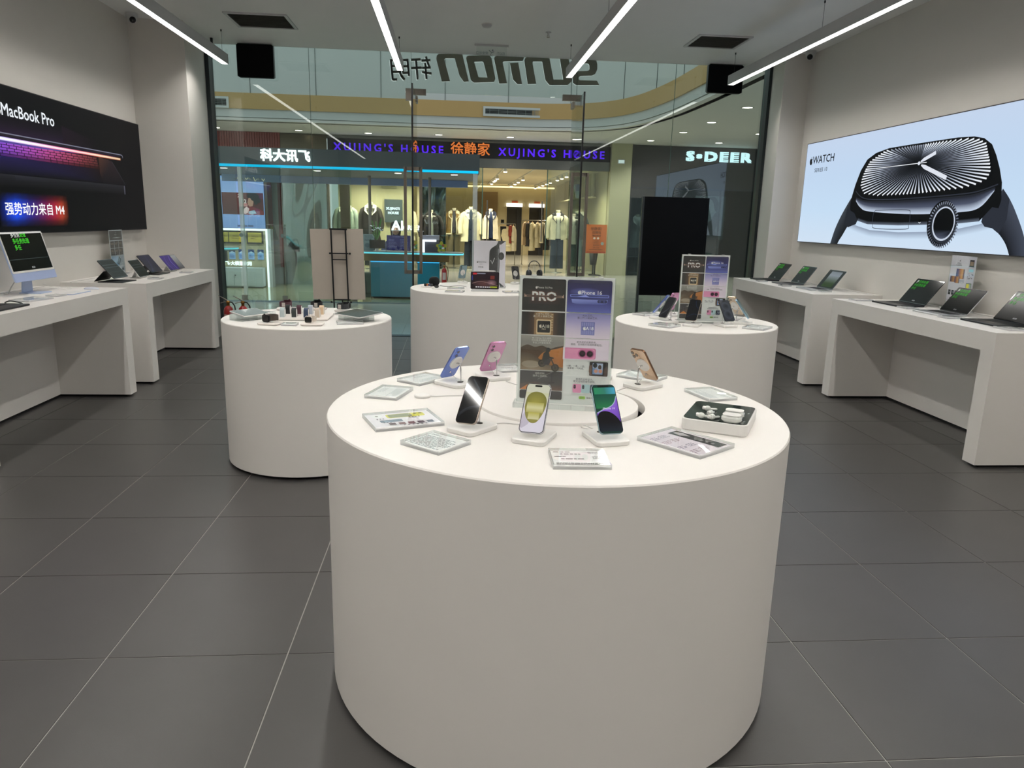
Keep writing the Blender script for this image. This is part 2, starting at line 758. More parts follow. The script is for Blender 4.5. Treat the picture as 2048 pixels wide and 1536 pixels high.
# glass front: fixed panes and the transom over the doors
panes = [(-2.80, -1.693, 0), (-1.687, -.505, 0), (-.50, 1.485, 2.93), (1.49, 2.697, 0), (2.703, 3.83, 0)]
for k, (x0, x1, z0) in enumerate(panes):
    w = struct('window_%d' % (k + 1), MB().box(x0, x1, YG - .006, YG + .006, z0 + .005, ZC - .002), M_glass)
    struct('glass_edge', MB().box(x1 - .0005, x1 + .0035, YG - .006, YG + .006, z0 + .005, ZC - .002), M_glassedge, w)
# steel patch fittings that carry the doors
for x0, s in ((-.50, 1), (1.485, -1)):
    pf = MB().box(min(x0 - s * .07, x0 + s * .17), max(x0 - s * .07, x0 + s * .17), YG - .022, YG + .022, 2.905, 2.975)
    pf.box(min(x0 - s * .07, x0 - s * .005), max(x0 - s * .07, x0 - s * .005), YG - .022, YG + .022, 2.84, 2.905)
    o = pf.build('door_patch_fitting', M_steel)
    tag(o, 'steel patch fitting over the %s glass door leaf' % ('left' if s > 0 else 'right'), 'fitting', kind=None)
# the two door leaves stand open, at right angles to the front
for k, (x, y0) in enumerate(((-.44, 8.27), (1.43, 8.38))):
    d = struct('door_%d' % (k + 1), MB().box(x - .006, x + .006, y0 + .01, 9.2, .015, 2.86), M_glass)
    struct('edge_strip', MB().box(x - .009, x + .009, y0 - .006, y0 + .012, .012, 2.87), M_black, d)
    struct('top_patch', MB().box(x - .018, x + .018, 9.08, 9.24, 2.80, 2.87), M_steel, d)
    struct('bottom_patch', MB().box(x - .018, x + .018, 9.06, 9.24, .01, .10), M_steel, d)
    for s in (-1, 1):
        h = MB()
        xo = x + s * .085
        yh = y0 + .075
        h.box(xo - .016, xo + .016, yh - .016, yh + .016, .86, 2.02)
        for z in (.86, 1.98):
            h.box(min(x, xo) + .006, max(x, xo) - .005, yh - .016, yh + .016, z, z + .04)
        struct('pull_handle', h, M_steel, d)

# hung light strips
SX = (-2.47, -.59, 1.285, 3.165)
nm = ('leftmost of the four hung LED strips, above the left counters', 'second LED strip from the left, above the watch table',
      'third LED strip from the left, crossing the mirrored sign', 'rightmost of the four hung LED strips, above the right counters')
M_strip_body = pm('strip_housing', '#bfbfc0', .5)
for k, x in enumerate(SX):
    y1 = 8.66 if k in (0, 3) else 8.62
    t = thing('led_strip_light', nm[k], 'ceiling light', (x, y1, 3.05), 0, 'hung LED strips')
    h = MB()
    h.box(-.037, -.031, -11.6, 0, .0, .10)
    h.box(.031, .037, -11.6, 0, .0, .10)
    h.box(-.031, .031, -11.6, 0, .094, .10)
    h.box(-.031, .031, -.006, 0, 0, .094)
    h.build('housing', M_strip_body, t)
    MB().box(-.031, .031, -11.59, -.006, .0015, .008).build('diffuser', M_strip, t)
    for yy in (-.08, -2.1, -4.2, -6.3, -8.4, -10.5):
        MB().tube([(0, yy, .10), (0, yy, .31)], .0016, 6).tube([(0, yy, .31), (0, yy, .329)], .007, 8).build('suspension_wire', M_black, t)

# air grilles in the ceiling
M_grille = pm('grey_grille', '#8f8c86', .6)
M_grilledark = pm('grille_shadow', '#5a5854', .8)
for x0, x1, y0, y1, lb in ((-2.21, -1.66, 7.88, 8.38, 'square air grille in the ceiling left of the hung strips'),
                           (2.53, 3.04, 7.88, 8.36, 'square air grille in the ceiling right of the sign')):
    t = thing('ceiling_vent', lb, 'air vent', ((x0 + x1) / 2, (y0 + y1) / 2, ZC))
    w, d = (x1 - x0) / 2, (y1 - y0) / 2
    f = MB()
    f.box(-w - .03, w + .03, -d - .03, -d, -.012, 0).box(-w - .03, w + .03, d, d + .03, -.012, 0)
    f.box(-w - .03, -w, -d, d, -.012, 0).box(w, w + .03, -d, d, -.012, 0)
    f.build('frame', M_alu, t)
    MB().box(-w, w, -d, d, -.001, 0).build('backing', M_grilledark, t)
    for i in range(16):
        yy = -d + (i + .5) * 2 * d / 16
        MB().hexa([(-w, yy - .012, -.011), (w, yy - .012, -.011), (w, yy - .009, -.011), (-w, yy - .009, -.011)],
                  [(-w, yy + .009, -.001), (w, yy + .009, -.001), (w, yy + .012, -.001), (-w, yy + .012, -.001)]).build('slat', M_grille, t)
# dome cameras, sprinklers, smoke detector
for x, y, rz, lb in ((-3.18, 8.08, R(30), 'white dome security camera with black eye in left ceiling corner'),
                     (3.93, 8.35, R(-30), 'white dome security camera with black eye in right ceiling corner')):
    t = thing('security_camera', lb, 'camera', (x, y, ZC), rz)
    MB().lathe([(.055, 0), (.055, -.03), (.048, -.05), (.03, -.06)], 20).build('housing', M_alu, t)
    MB().sphere((0, -.035, -.06), .042, n=16, m=10).build('ball', M_alu, t)
    MB().sphere((0, -.052, -.068), .032, n=16, m=10).build('lens', pm('black_lens', '#050506', .08), t)
for x, y, lb in ((-2.79, 8.03, 'small ceiling sprinkler left of the leftmost strip'), (.97, 8.06, 'small ceiling sprinkler above the mirrored sign')):
    t = thing('sprinkler', lb, 'sprinkler', (x, y, ZC))
    MB().lathe([(.03, 0), (.03, -.004), (.012, -.008), (.009, -.03), (.006, -.04)], 12).build('body', M_alu, t)
    MB().lathe([(.016, -.052), (.016, -.05)], 12).tube([(.008, 0, -.03), (.012, 0, -.042), (.004, 0, -.051)], .002, 6).tube([(-.008, 0, -.03), (-.012, 0, -.042), (-.004, 0, -.051)], .002, 6).build('deflector', M_steel, t)
t = thing('smoke_detector', 'flat white smoke detector on ceiling between middle strips', 'detector', (.326, 7.86, ZC))
MB().lathe([(.05, 0), (.05, -.015), (.038, -.03), (.01, -.034)], 24).build('cover', M_alu, t)
MB().lathe([(.056, 0), (.056, -.006)], 24).build('base', M_white, t)

# ---------------------------------------------------------------- round tables
tz = {}


def round_table(key, x, y, r, h, label, hole=False):
    t = thing('round_display_table', label, 'table', (x, y, 0), 0)
    MB().lathe([(r, .02), (r, h - .004)], 96, caps=False).build('drum', M_white, t)
    MB().lathe([(r - .05, 0), (r - .05, .03)], 48).build('plinth', M_dark, t)
    top = MB()
    if hole:
        hr, hx, hy = .282, .026, .050
        n = 96
        vs, fs = [], []
        for k in range(n):
            a = 2 * PI * k / n
            vs.append((hx + hr * math.cos(a), hy + hr * math.sin(a), h))
        for k in range(n):
            a = 2 * PI * k / n
            vs.append(((r - .003) * math.cos(a), (r - .003) * math.sin(a), h))
        for k in range(n):
            vs.append((r * math.cos(2 * PI * k / n), r * math.sin(2 * PI * k / n), h - .004))
        for k in range(n):
            a = 2 * PI * k / n
            vs.append((hx + hr * math.cos(a), hy + hr * math.sin(a), h - .035))
        for k in range(n):
            k2 = (k + 1) % n
            fs += [(k, n + k, n + k2, k2), (n + k, 2 * n + k, 2 * n + k2, n + k2), (3 * n + k, k, k2, 3 * n + k2)]
        top.add(vs, fs)
        top.build('table_top', M_whitetop, t)
        MB().lathe([(hr + .01, h - .20), (hr + .01, h - .199)], 48).build('cable_well', M_dark, t)
        MB().lathe([(hr - .012, h - .022), (hr - .012, h + .001), (hr - .014, h + .003)], 96).build('cable_lid', M_whitetop, t, loc=(hx - .008, hy + .010, 0))
    else:
        top.lathe([(r, h - .004), (r - .003, h)], 96, caps=False)
        top.add([(*q, h) for q in circle(r - .003, 96)], [tuple(range(96))])
        top.add([(*q, h - .03) for q in circle(r - .004, 96)], [tuple(range(96))[::-1]])
        top.build('table_top', M_whitetop, t)
    tz[key] = h
    return t


round_table('near', .339, 2.303, .731, .883, 'large white drum table in the foreground, with phones on stands', True)
round_table('watch', -.875, 4.50, .50, .87, 'white drum table on the left carrying watches and bands')
round_table('right', 1.55, 4.52, .505, .875, 'white drum table on the right ringed with seven phones')
round_table('rear', .265, 6.50, .635, .88, 'white drum table at the rear, half hidden behind the foreground one')

# ---------------------------------------------------------------- wall counters
DH = .875


def counter(xf, xb, y0, y1, label):
    """xf front face, xb wall side"""
    s = 1 if xb > xf else -1
    t = thing('display_counter', label, 'counter', (xf, y0, 0), 0)
    L = y1 - y0
    d = abs(xb - xf)

    def bx(mb, a, b, *r):
        return mb.box(min(s * a, s * b), max(s * a, s * b), *r)
    bx(MB(), 0, d, 0, L, DH - .125, DH).build('counter_top', M_white, t)
    bx(MB(), 0, d, 0, .115, .02, DH - .125).build('side_panel', M_white, t)
    bx(MB(), 0, d, L - .115, L, .02, DH - .125).build('side_panel', M_white, t)
    bx(MB(), .545, .575, .115, L - .115, .02, DH - .125).build('back_panel', M_white, t)
    p = MB()
    bx(p, .04, d - .04, .02, .095, 0, .02)
    bx(p, .04, d - .04, L - .095, L - .02, 0, .02)
    bx(p, .553, .57, .1, L - .1, 0, .02)
    p.build('plinth', M_dark, t)
    bx(MB(), d - .075, d - .069, .02, L - .02, DH, DH + .0006).build('cable_slot', M_grilledark, t)
    return t


counter(-2.60, XL + .003, 4.10, 6.08, 'white wall counter with the blue desktop computer, nearer on the left wall')
counter(-2.60, XL + .003, 6.44, 8.265, 'white wall counter with four tablets, farther on the left wall')
counter(3.34, XR - .003, 4.175, 6.16, 'white wall counter with large laptops, nearer on the right wall')
counter(3.34, XR - .003, 6.525, 8.49, 'white wall counter with three laptops, farther on the right wall')
# ---------------------------------------------------------------- prints shared by posters and screens
P_light = printmat('lightbox_print', .45, 1.0, diff=.0, spec=.12)
P_paper = printmat('printed_paper', .55)
P_screen = printmat('lit_screen', .06, .95, coat=.6, diff=.004)
P_dim = printmat('matte_lit_screen', .16, .95, diff=.004, spec=.16)
M_apple_w = '#f4f4f6'


def apple(a, x, z, h, col):
    """fruit mark: body with a bite on the right, leaf on top; h is the full height"""
    s = h / 1.22
    pts = [(0, .40), (.12, .45), (.26, .46), (.40, .36), (.31, .26), (.28, .13), (.32, 0), (.43, -.10), (.34, -.30), (.20, -.47), (.08, -.47),
           (0, -.44), (-.08, -.47), (-.20, -.47), (-.34, -.28), (-.42, -.02), (-.42, .18), (-.34, .36), (-.20, .46), (-.10, .44)]
    a.poly([(x + p[0] * s, z + (p[1] - .12) * s) for p in pts], col)
    a.poly([(x + p[0] * s, z + (p[1] - .12) * s) for p in [(0, .48), (.16, .54), (.22, .74), (.06, .66)]], col)


def spline(pts, n=4):
    """Catmull-Rom through points"""
    out = []
    for i in range(len(pts) - 1):
        p0, p1, p2, p3 = pts[max(0, i - 1)], pts[i], pts[i + 1], pts[min(len(pts) - 1, i + 2)]
        for k in range(n):
            t = k / n
            out.append(tuple(.5 * (2 * p1[q] + (p2[q] - p0[q]) * t + (2 * p0[q] - 5 * p1[q] + 4 * p2[q] - p3[q]) * t * t
                                   + (-p0[q] + 3 * p1[q] - 3 * p2[q] + p3[q]) * t ** 3) for q in range(2)))
    out.append(tuple(pts[-1]))
    return out


def strip2(a, A, B, cA, cB):
    """graded band between two outlines with the same number of points"""
    y = a.y()
    for i in range(len(A) - 1):
        a.poly([A[i], A[i + 1], B[i + 1], B[i]], [cA, cA, cB, cB], y)


# ---------------------------------------------------------------- lightbox with the watch (right wall)
M_lbframe = pm('lightbox_frame', '#4a4648', .5, metal=.3)
LW, LH = 4.17, 1.064
t = thing('wall_lightbox', 'glowing pale blue wall lightbox showing a large black watch', 'lightbox', (3.965, 8.25, 1.322), R(-90))
f = MB().box(-.008, LW + .008, .001, .052, -.008, 0).box(-.008, LW + .008, .001, .052, LH, LH + .008)
f.box(-.008, 0, .001, .052, 0, LH).box(LW, LW + .008, .001, .052, 0, LH).box(0, LW, .03, .052, 0, LH)
f.build('frame', M_lbframe, t)
a = Art()
a.vgrad(0, LW, 0, LH, ['#cfe0f2', '#c4dcf3', '#c0d6ef', '#c3d4ec'])
apple(a, .12, .877, .088, '#15181d')
a.text('WATCH', .395, .878, .112, '#15181d', sx=1.12, bold=.012)
a.text('SERIES 10', .362, .769, .056, '#23272e', sx=1.15, bold=.008, space=1.08)
sh = [(1.0, .23), (1.243, .182), (1.462, .148), (1.92, .136), (2.361, .149), (2.692, .176), (2.939, .215), (3.10, .25)]
strip2(a, sh, [(x, z - .06) for x, z in sh], '#8e9cb2', '#cadef2')
sL = spline([(1.065, .462), (.991, .384), (.891, .266), (.811, .144), (.75, 0)], 5)
sR = spline([(1.18, .30), (1.063, .19), (.976, .091), (.925, .04), (.894, 0)], 5)
strip2(a, sL, sR, '#3a4048', '#12141a')
a.poly([(1.065, .462), (1.075, .335), (1.18, .31), (1.215, .28), (1.227, .24), (1.20, .20), (1.15, .19), (1.063, .169), (.976, .2), (1.0, .34)], '#23272f')
sR = spline([(3.114, .468), (3.196, .393), (3.281, .293), (3.385, .144), (3.45, 0)], 5)
sL = spline([(3.0, .24), (3.10, .175), (3.17, .13), (3.235, .07), (3.282, 0)], 5)
strip2(a, sL, sR, '#15171d', '#444a58')
a.poly([(3.114, .468), (3.196, .393), (3.2, .25), (3.147, .147), (3.072, .185), (2.99, .196), (2.947, .231), (2.955, .295), (3.0, .33), (3.036, .338), (3.109, .329)], '#2a2e38')
case = [(1.267, .808), (1.175, .713), (1.107, .582), (1.071, .478), (1.057, .383), (1.069, .335), (1.153, .308), (1.23, .234), (1.412, .202),
        (1.906, .196), (2.347, .206), (2.695, .218), (2.922, .235), (2.98, .287), (3.036, .338), (3.104, .329), (3.117, .387), (3.094, .511),
        (3.048, .613), (2.992, .708), (2.929, .791), (2.837, .843), (2.726, .867), (2.538, .879), (2.272, .881), (1.902, .883), (1.609, .882), (1.404, .857)]
a.poly(case, '#0a0b0e')
ga = spline([(1.148, .455), (1.322, .42), (1.688, .406), (2.168, .41), (2.582, .421), (2.828, .434), (3.037, .475)], 5)
gb = spline([(1.155, .423), (1.25, .36), (1.421, .321), (2.1, .292), (2.674, .304), (2.9, .335), (3.031, .451)], 5)
gm = [((p[0] + q[0]) / 2, (p[1] + q[1]) / 2) for p, q in zip(ga, gb)]
strip2(a, ga, gm, '#16181f', '#4d5468')
strip2(a, gm, gb, '#4d5468', '#c8d6ea')
a.line(ga, .012, '#23262e')
rim = spline([(1.13, .52), (1.30, .445), (1.7, .425), (2.2, .43), (2.6, .44), (2.85, .455), (3.06, .50)], 5)
a.line(rim, .01, '#2c303a')
ub = [(1.23, .234), (1.412, .202), (1.906, .196), (2.347, .206), (2.695, .218), (2.922, .235)]
strip2(a, [(x, z + .03) for x, z in ub], ub, '#0a0b0e', '#5d6574')
a.line(spline([(1.52, .33), (2.0, .33), (2.06, .29), (2.06, .20), (2.02, .165), (1.56, .165), (1.50, .20), (1.49, .29), (1.52, .33)], 5), .006, '#3b404c')
a.disc(2.206, .236, .016, .018, '#000000')
a.line([(2.195, .225), (2.21, .217), (2.222, .225)], .006, '#e8eef6')
# dial with rays that bend towards the rim
hub = (2.088, .715)
gl = [(1.311, .785), (1.251, .718), (1.205, .629), (1.196, .557), (1.269, .482), (1.5, .455), (1.844, .455), (2.3, .464), (2.695, .48),
      (2.87, .505), (2.954, .541), (2.975, .594), (2.945, .674), (2.881, .803), (2.791, .843), (2.68, .859), (2.343, .867), (1.906, .869), (1.544, .864)]
a.poly(gl, '#0b0c10')


def rim_hit(ang):
    d = (math.cos(ang), math.sin(ang))
    best = None
    for i in range(len(gl)):
        p, q = gl[i], gl[(i + 1) % len(gl)]
        ex, ez = q[0] - p[0], q[1] - p[1]
        den = d[0] * ez - d[1] * ex
        if abs(den) < 1e-9:
            continue
        tt = ((p[0] - hub[0]) * ez - (p[1] - hub[1]) * ex) / den
        uu = ((p[0] - hub[0]) * d[1] - (p[1] - hub[1]) * d[0]) / den
        if tt > 0 and -1e-6 <= uu <= 1 + 1e-6 and (best is None or tt < best):
            best = tt
    return best or .5


yr = a.y()
NR = 84
for k in range(NR):
    an0 = 2 * PI * k / NR
    an = math.atan2(.36 * math.sin(an0), math.cos(an0)) if True else an0
    L = rim_hit(an) * .985
    dx, dz = math.cos(an), math.sin(an)
    px, pz = -dz, dx
    hw = .0105 * (.35 + .65 * abs(px)) if abs(dx) < .9 else .0065
    bend = .035 * math.copysign(1, dx) * (1 if dz < 0 else .4)
    pts = []
    for q in range(6):
        u = .14 + .86 * q / 5
        pts.append((hub[0] + dx * L * u + px * bend * max(0, u - .55) ** 2, hub[1] + dz * L * u + pz * bend * max(0, u - .55) ** 2, hw * u * (.5 + .5 * u)))
    for q in range(5):
        A0, B0 = pts[q], pts[q + 1]
        cols = ['#14161c', '#3d424e', '#757c8c', '#a9b2c4', '#d4dcea', '#f0f4fa']
        if dz > .3 and dx < .3:
            cols = ['#101217', '#20232a', '#3a3f49', '#575d69', '#7b8290', '#9aa2b2']
        a.poly([(A0[0] - px * A0[2], A0[1] - pz * A0[2]), (B0[0] - px * B0[2], B0[1] - pz * B0[2]), (B0[0] + px * B0[2], B0[1] + pz * B0[2]), (A0[0] + px * A0[2], A0[1] + pz * A0[2])],
               [cols[q], cols[q + 1], cols[q + 1], cols[q]], yr)
a.line([(2.107, .727), (2.15, .742), (2.294, .786)], [.012, .03, .03], '#dfe4ee')
a.line([(2.121, .699), (2.17, .68), (2.473, .575)], [.012, .034, .034], '#dfe4ee')
a.line([(1.44, .714), (2.19, .716)], .006, '#eef2f8')
a.disc(2.088, .715, .018, .016, '#dfe4ee', 14)
# crown
a.disc(2.50, .215, .185, .185, '#0a0b0e', 36)
yr = a.y()
for k in range(44):
    an = 2 * PI * k / 44
    c0, s0 = math.cos(an), math.sin(an)
    a.poly([(2.515 + c0 * .158 - s0 * .005, .21 + s0 * .158 + c0 * .005), (2.515 + c0 * .158 + s0 * .005, .21 + s0 * .158 - c0 * .005),
            (2.515 + c0 * .186 + s0 * .006, .205 + s0 * .186 - c0 * .006), (2.515 + c0 * .186 - s0 * .006, .205 + s0 * .186 + c0 * .006)],
           '#5c6372' if s0 < .3 else '#8b94a6', yr)
a.disc(2.52, .212, .155, .155, '#2b2f38', 36)
a.disc(2.522, .214, .138, .136, '#c6d0e0', 36)
a.disc(2.524, .216, .124, .122, '#07080b', 36)
a.poly([(2.524 + .124 * math.cos(R(d)), .216 + .122 * math.sin(R(d))) for d in range(205, 336, 10)], ['#101218', '#20242d', '#33384a', '#454b5c', '#50576a', '#545b6e', '#566070', '#545b6e', '#50576a', '#454b5c', '#33384a', '#20242d', '#15181f', '#101218'])
a.build('lightbox_print', P_light, t)

# ---------------------------------------------------------------- lightbox with the laptop (left wall)
t = thing('wall_lightbox', 'black wall lightbox with a glowing half-open laptop keyboard', 'lightbox', (-3.245, 8.183, 1.293), R(90))
LH = 1.048
f = MB().box(-LW - .006, .006, .001, .052, -.006, 0).box(-LW - .006, .006, .001, .052, LH, LH + .006)
f.box(0, .006, .001, .052, 0, LH).box(-LW - .006, -LW, .001, .052, 0, LH).box(-LW, 0, .03, .052, 0, LH)
f.build('frame', M_lbframe, t)
a = Art()
a.rect(-LW, 0, 0, LH, '#0b0c0f', '#0d0d10')
# halo above the lid
a.vgrad(-3.3, -1.55, .70, .86, ['#2a1c33', '#1a141f', '#0d0d10'])
strip2(a, [(-1.55, .70), (-1.55, .86)], [(-.9, .70), (-.9, .78)], '#1f1520', '#0d0d10')
a.line([(-3.4, .71), (-.52, .714), (-.46, .713), (-.442, .705), (-.437, .686)], .009, '#77788a')
a.line([(-3.4, .698), (-.5, .702)], .016, '#26202a')
# deck
a.hgrad(-3.35, -.93, .43, .665, ['#0c0c10', '#1c1a4c', '#2a2a8c', '#3a2f96', '#452a6a', '#3a1c40', '#2a1822', '#1a1214'])
a.poly([(-.95, .43), (-.45, .43), (-.69, .64), (-.95, .66)], ['#141318', '#101015', '#2a2024', '#4a3028'])
y = a.y()
a.poly([(-2.46, .545), (-.97, .548), (-.9, .43), (-2.5, .43)], ['#221c48', '#1a1014', '#0e0d11', '#111118'], y)
# keys
kc = ['#3d43c0', '#5048d8', '#6f4fe0', '#9b55d8', '#b656c4', '#c4529a', '#b24c70', '#8d4048', '#5d3230']


def keycol(x, dim):
    tt = (x + 3.2) / 2.25 * (len(kc) - 1)
    k = max(0, min(len(kc) - 2, int(tt)))
    c0, c1 = lin(kc[k]), lin(kc[k + 1])
    w = max(0, min(1, tt - k))
    return tuple((c0[q] + (c1[q] - c0[q]) * w) * dim for q in range(3))


a.poly([(-3.2, .65), (-1.0, .655), (-.945, .548), (-3.2, .545)], '#0b0a12')
yk = a.y()
for r_ in range(5):
    z1 = .648 - r_ * .0205
    z0 = z1 - .0165
    x = -3.2 + (.03 if r_ % 2 else 0)
    while x < -1.01 + r_ * .012 - .02:
        w = .093 if not (r_ == 4 and -2.5 < x < -1.9) else .34
        w = min(w, -.985 + r_ * .010 - x)
        dm = (1.0, .95, .85, .6, .28)[r_]
        a.poly([(x, z0), (x + w - .009, z0), (x + w - .009, z1), (x, z1)], [keycol(x, dm * .75), keycol(x + w, dm * .75), keycol(x + w, dm), keycol(x, dm)], yk)
        x += w
# glowing screen edge
strip2(a, [(-3.35, .64), (-1.9, .645), (-.6, .672)], [(-3.35, .69), (-1.9, .69), (-.6, .69)], '#5a4aa0', '#241626')
a.hgrad(-3.3, -.49, .658, .684, ['#4038c0', '#8a84e8', '#b9b4f6', '#d9b4e8', '#e06a9a', '#d85868', '#c86a50', '#7a4a38'])
a.hgrad(-3.3, -.50, .664, .679, ['#c8c8ff', '#ffffff', '#ffffff', '#ffffff', '#ffe9f4', '#ffd9d9', '#ffe4c8', '#e8c8a0'])
# front lip
a.vgrad(-3.3, -.455, .335, .424, ['#0d0d10', '#17171b', '#1c1c21', '#26262c'])
a.rr(-.475, -.452, .338, .424, .01, '#4c4c58')
a.poly([(-2.314, .42), (-1.828, .423), (-1.845, .387), (-2.305, .384)], ['#2b2b33', '#26262c', '#1d1d22', '#1d1d22'])
a.line([(-.690, .635), (-.436, .432)], .006, '#3a3840')
apple(a, -2.42, .878, .085, '#f2f6fb')
a.text('MacBook Pro', -2.03, .875, .124, '#eef3f9', sx=1.06, bold=.01)
g = ['#1236b8', '#2258ff', '#2a2f9a', '#4a2472', '#7a1a50', '#b0243c', '#c8502c']
g = [lin(c) for c in g]
bgc = lin('#0c0c0f')
y = a.y()
n_ = len(g) - 1
zs = [(.045, 0), (.085, .22), (.122, .8), (.172, 1), (.222, .8), (.258, .22), (.298, 0)]
xs_ = [(-2.56, 0, 0), (-2.50, .35, 0), (-2.44, .9, .04)] + [(-2.44 + .74 * i / 8, 1, .04 + .92 * i / 8) for i in range(1, 8)] + [(-1.70, .9, .96), (-1.645, .35, 1), (-1.59, 0, 1)]


def glowc(i, j):
    t_ = xs_[i][2] * n_
    q_ = min(n_ - 1, int(t_))
    w_ = xs_[i][1] * zs[j][1]
    return tuple(bgc[c] * (1 - w_) + w_ * (g[q_][c] + (g[q_ + 1][c] - g[q_][c]) * (t_ - q_)) for c in range(3))


for i in range(len(xs_) - 1):
    for j in range(len(zs) - 1):
        a.poly([(xs_[i][0], zs[j][0]), (xs_[i + 1][0], zs[j][0]), (xs_[i + 1][0], zs[j + 1][0]), (xs_[i][0], zs[j + 1][0])],
               [glowc(i, j), glowc(i + 1, j), glowc(i + 1, j + 1), glowc(i, j + 1)], y)
a.text('强势动力来自 M4', -2.072, .172, .098, '#ffffff', sx=1.12, bold=.012)
a.build('lightbox_print', P_light, t)

# ---------------------------------------------------------------- smartphones and stands
M_chromepost = pm('stand_post_chrome', '#cfcfcf', .15, metal=1.0)
M_standwhite = pm('stand_white_plastic', '#f0eeea', .3)
M_grom = pm('dark_grommet', '#3a3733', .4, metal=.6)
M_disc = pm('charging_disc_white', '#e4e2de', .35)
M_phoneglass = pm('black_phone_glass', '#060709', .06, coat=.6)
M_lens = pm('camera_lens_glass', '#0b0b10', .08, coat=1.0)
PH_W, PH_H, PH_T = .0716, .1476, .0080
UPZ = Matrix(((1, 0, 0, 0), (0, 0, -1, 0), (0, 1, 0, 0), (0, 0, 0, 1)))      # prism x/y -> x/z, prism z -> -y


def phone_model(label, loc, frame, back, art, ncam=2, notch='pill', backrough=.25):
    t = thing('smartphone', label, 'phone')
    mf = pm('phone_frame_' + frame, '#' + frame, .25, metal=.85, noise=.02)
    mb = pm('phone_back_' + back, '#' + back, backrough, noise=.02)
    P = rrect(PH_W, PH_H, .0125, 5, 0, PH_H / 2)
    b = MB().prism(P, -PH_T / 2, PH_T / 2, 0, UPZ, bev=.0012, mside=1)
    b.build('body', [mb, mf], t)
    MB().prism(rrect(PH_W - .0022, PH_H - .0022, .0118, 5, 0, PH_H / 2), PH_T / 2 - .0002, PH_T / 2 + .0003, 0, UPZ).build('screen_glass', M_phoneglass, t)
    ar = Art(.00008)
    art(ar)
    z = PH_H - .008
    if notch == 'pill':
        ar.rr(-.0105, .0105, z - .0028, z + .0028, .0027, '#020203')
    elif notch == 'bar':
        ar.rr(-.0165, .0165, z - .0005, z + .0055, .0025, '#020203')
    ar.build('display', P_screen, t, loc=(0, -PH_T / 2 - .0004, 0))
    zc, xc = PH_H - .024, .0175            # seen from the front the cameras sit right; from behind left
    if ncam == 2:
        cb = MB().prism(rrect(.0175, .034, .0087, 5, xc + .003, zc), -PH_T / 2 - .0018, -PH_T / 2, 0, UPZ, bev=.0006).build('camera_bump', mb, t)
        spots = [(xc + .003, zc + .0085), (xc + .003, zc - .0085)]
        lr = .0062
    else:
        cb = MB().prism(rrect(.036, .036, .010, 5, xc - .001, zc), -PH_T / 2 - .0018, -PH_T / 2, 0, UPZ, bev=.0006).build('camera_bump', mb, t)
        spots = [(xc + .0075, zc + .0085), (xc + .0075, zc - .0085), (xc - .009, zc)]
        lr = .0072
    for (x, zz) in spots:
        l = MB()
        M = Matrix.Translation((x, PH_T / 2 + .0018, zz)) @ Matrix.Rotation(R(-90), 4, 'X')
        l.lathe([(lr, 0), (lr, .002), (lr - .0008, .0024)], 16, 1, M, caps=False)
        l.add([(*q, .0022) for q in circle(lr - .0008, 16)], [tuple(range(16))], 0, M)
        l.build('lens', [M_lens, mf], cb)
    MB().box(PH_W / 2 - .0002, PH_W / 2 + .0006, -.0016, .0016, .088, .107).build('side_button', mf, t)
    return t


def set_phone(t, c, yaw, tilt, roll=0.0):
    n = Vector((math.cos(R(yaw)), math.sin(R(yaw)), 0))
    r = Vector((-n.y, n.x, 0))
    ta = R(tilt)
    u = Vector((0, 0, 1)) * math.cos(ta) - n * math.sin(ta)
    nf = n * math.cos(ta) + Vector((0, 0, 1)) * math.sin(ta)
    if roll:
        r, u = r * math.cos(R(roll)) + u * math.sin(R(roll)), u * math.cos(R(roll)) - r * math.sin(R(roll))
    o = Vector(c) - u * (PH_H / 2)
    m = Matrix.Identity(4)
    for i, v in enumerate((r, -nf, u)):
        for k in range(3):
            m[k][i] = v[k]
    m.translation = o
    t.matrix_world = m


def stand_model(label, h=.086, tilt=34.0, base=True):
    t = thing('phone_stand', label, 'phone stand')
    ta = R(tilt)
    if base:
        MB().prism(rrect(.100, .132, .018, 6), 0, .0145, 0, None, bev=.0025).build('base', M_standwhite, t)
    else:
        MB().lathe([(.034, 0), (.034, .005), (.03, .006)], 24).build('base', M_standwhite, t)
    z0 = .0145
    MB().lathe([(.010, z0), (.010, z0 + .0012), (.004, z0 + .0014)], 16, M=Matrix.Translation((0, .030, 0)) @ Matrix.Diagonal((1.3, 1, 1, 1))).build('grommet', M_grom, t)
    D = Vector((0, .0085 * math.cos(ta), h - .0085 * math.sin(ta)))
    nb = Vector((0, math.cos(ta), -math.sin(ta)))
    pts = [(0, .032, z0), (0, .032, z0 + .036), (0, .031, z0 + .047)]
    e = D + nb * .004
    for k in range(1, 5):
        s = k / 4
        a0 = Vector((0, .031, z0 + .047))
        mid = Vector((0, .0305, e.z + .006))
        p = a0 * (1 - s) ** 2 + mid * 2 * s * (1 - s) + e * s * s
        pts.append(tuple(p))
    MB().tube(pts, .0026, 10).build('post', M_chromepost, t)
    M = Matrix.Translation(D) @ Matrix.Rotation(R(-90) - ta, 4, 'X')
    MB().lathe([(.0275, -.003), (.028, 0), (.0275, .003), (.025, .004)], 32, M=M, smooth=False).build('charging_disc', M_disc, t)
    # tether to the lower back of the phone
    lo = Vector((0.004, .0045 + math.sin(ta) * -.052 + .006, h - .052 * math.cos(ta) - .001))
    lo = Vector((.004, -.052 * -math.sin(ta) * -1 + .010, h - .052 * math.cos(ta)))
    MB().tube([(0.004, .026, z0), ((lo.x + .004) / 2, (lo.y + .026) / 2, (lo.z + z0) / 2 - .001), tuple(lo)], .0008, 6).sphere(tuple(lo), .0042, n=10, m=6).build('tether', M_chromepost, t)
    return t


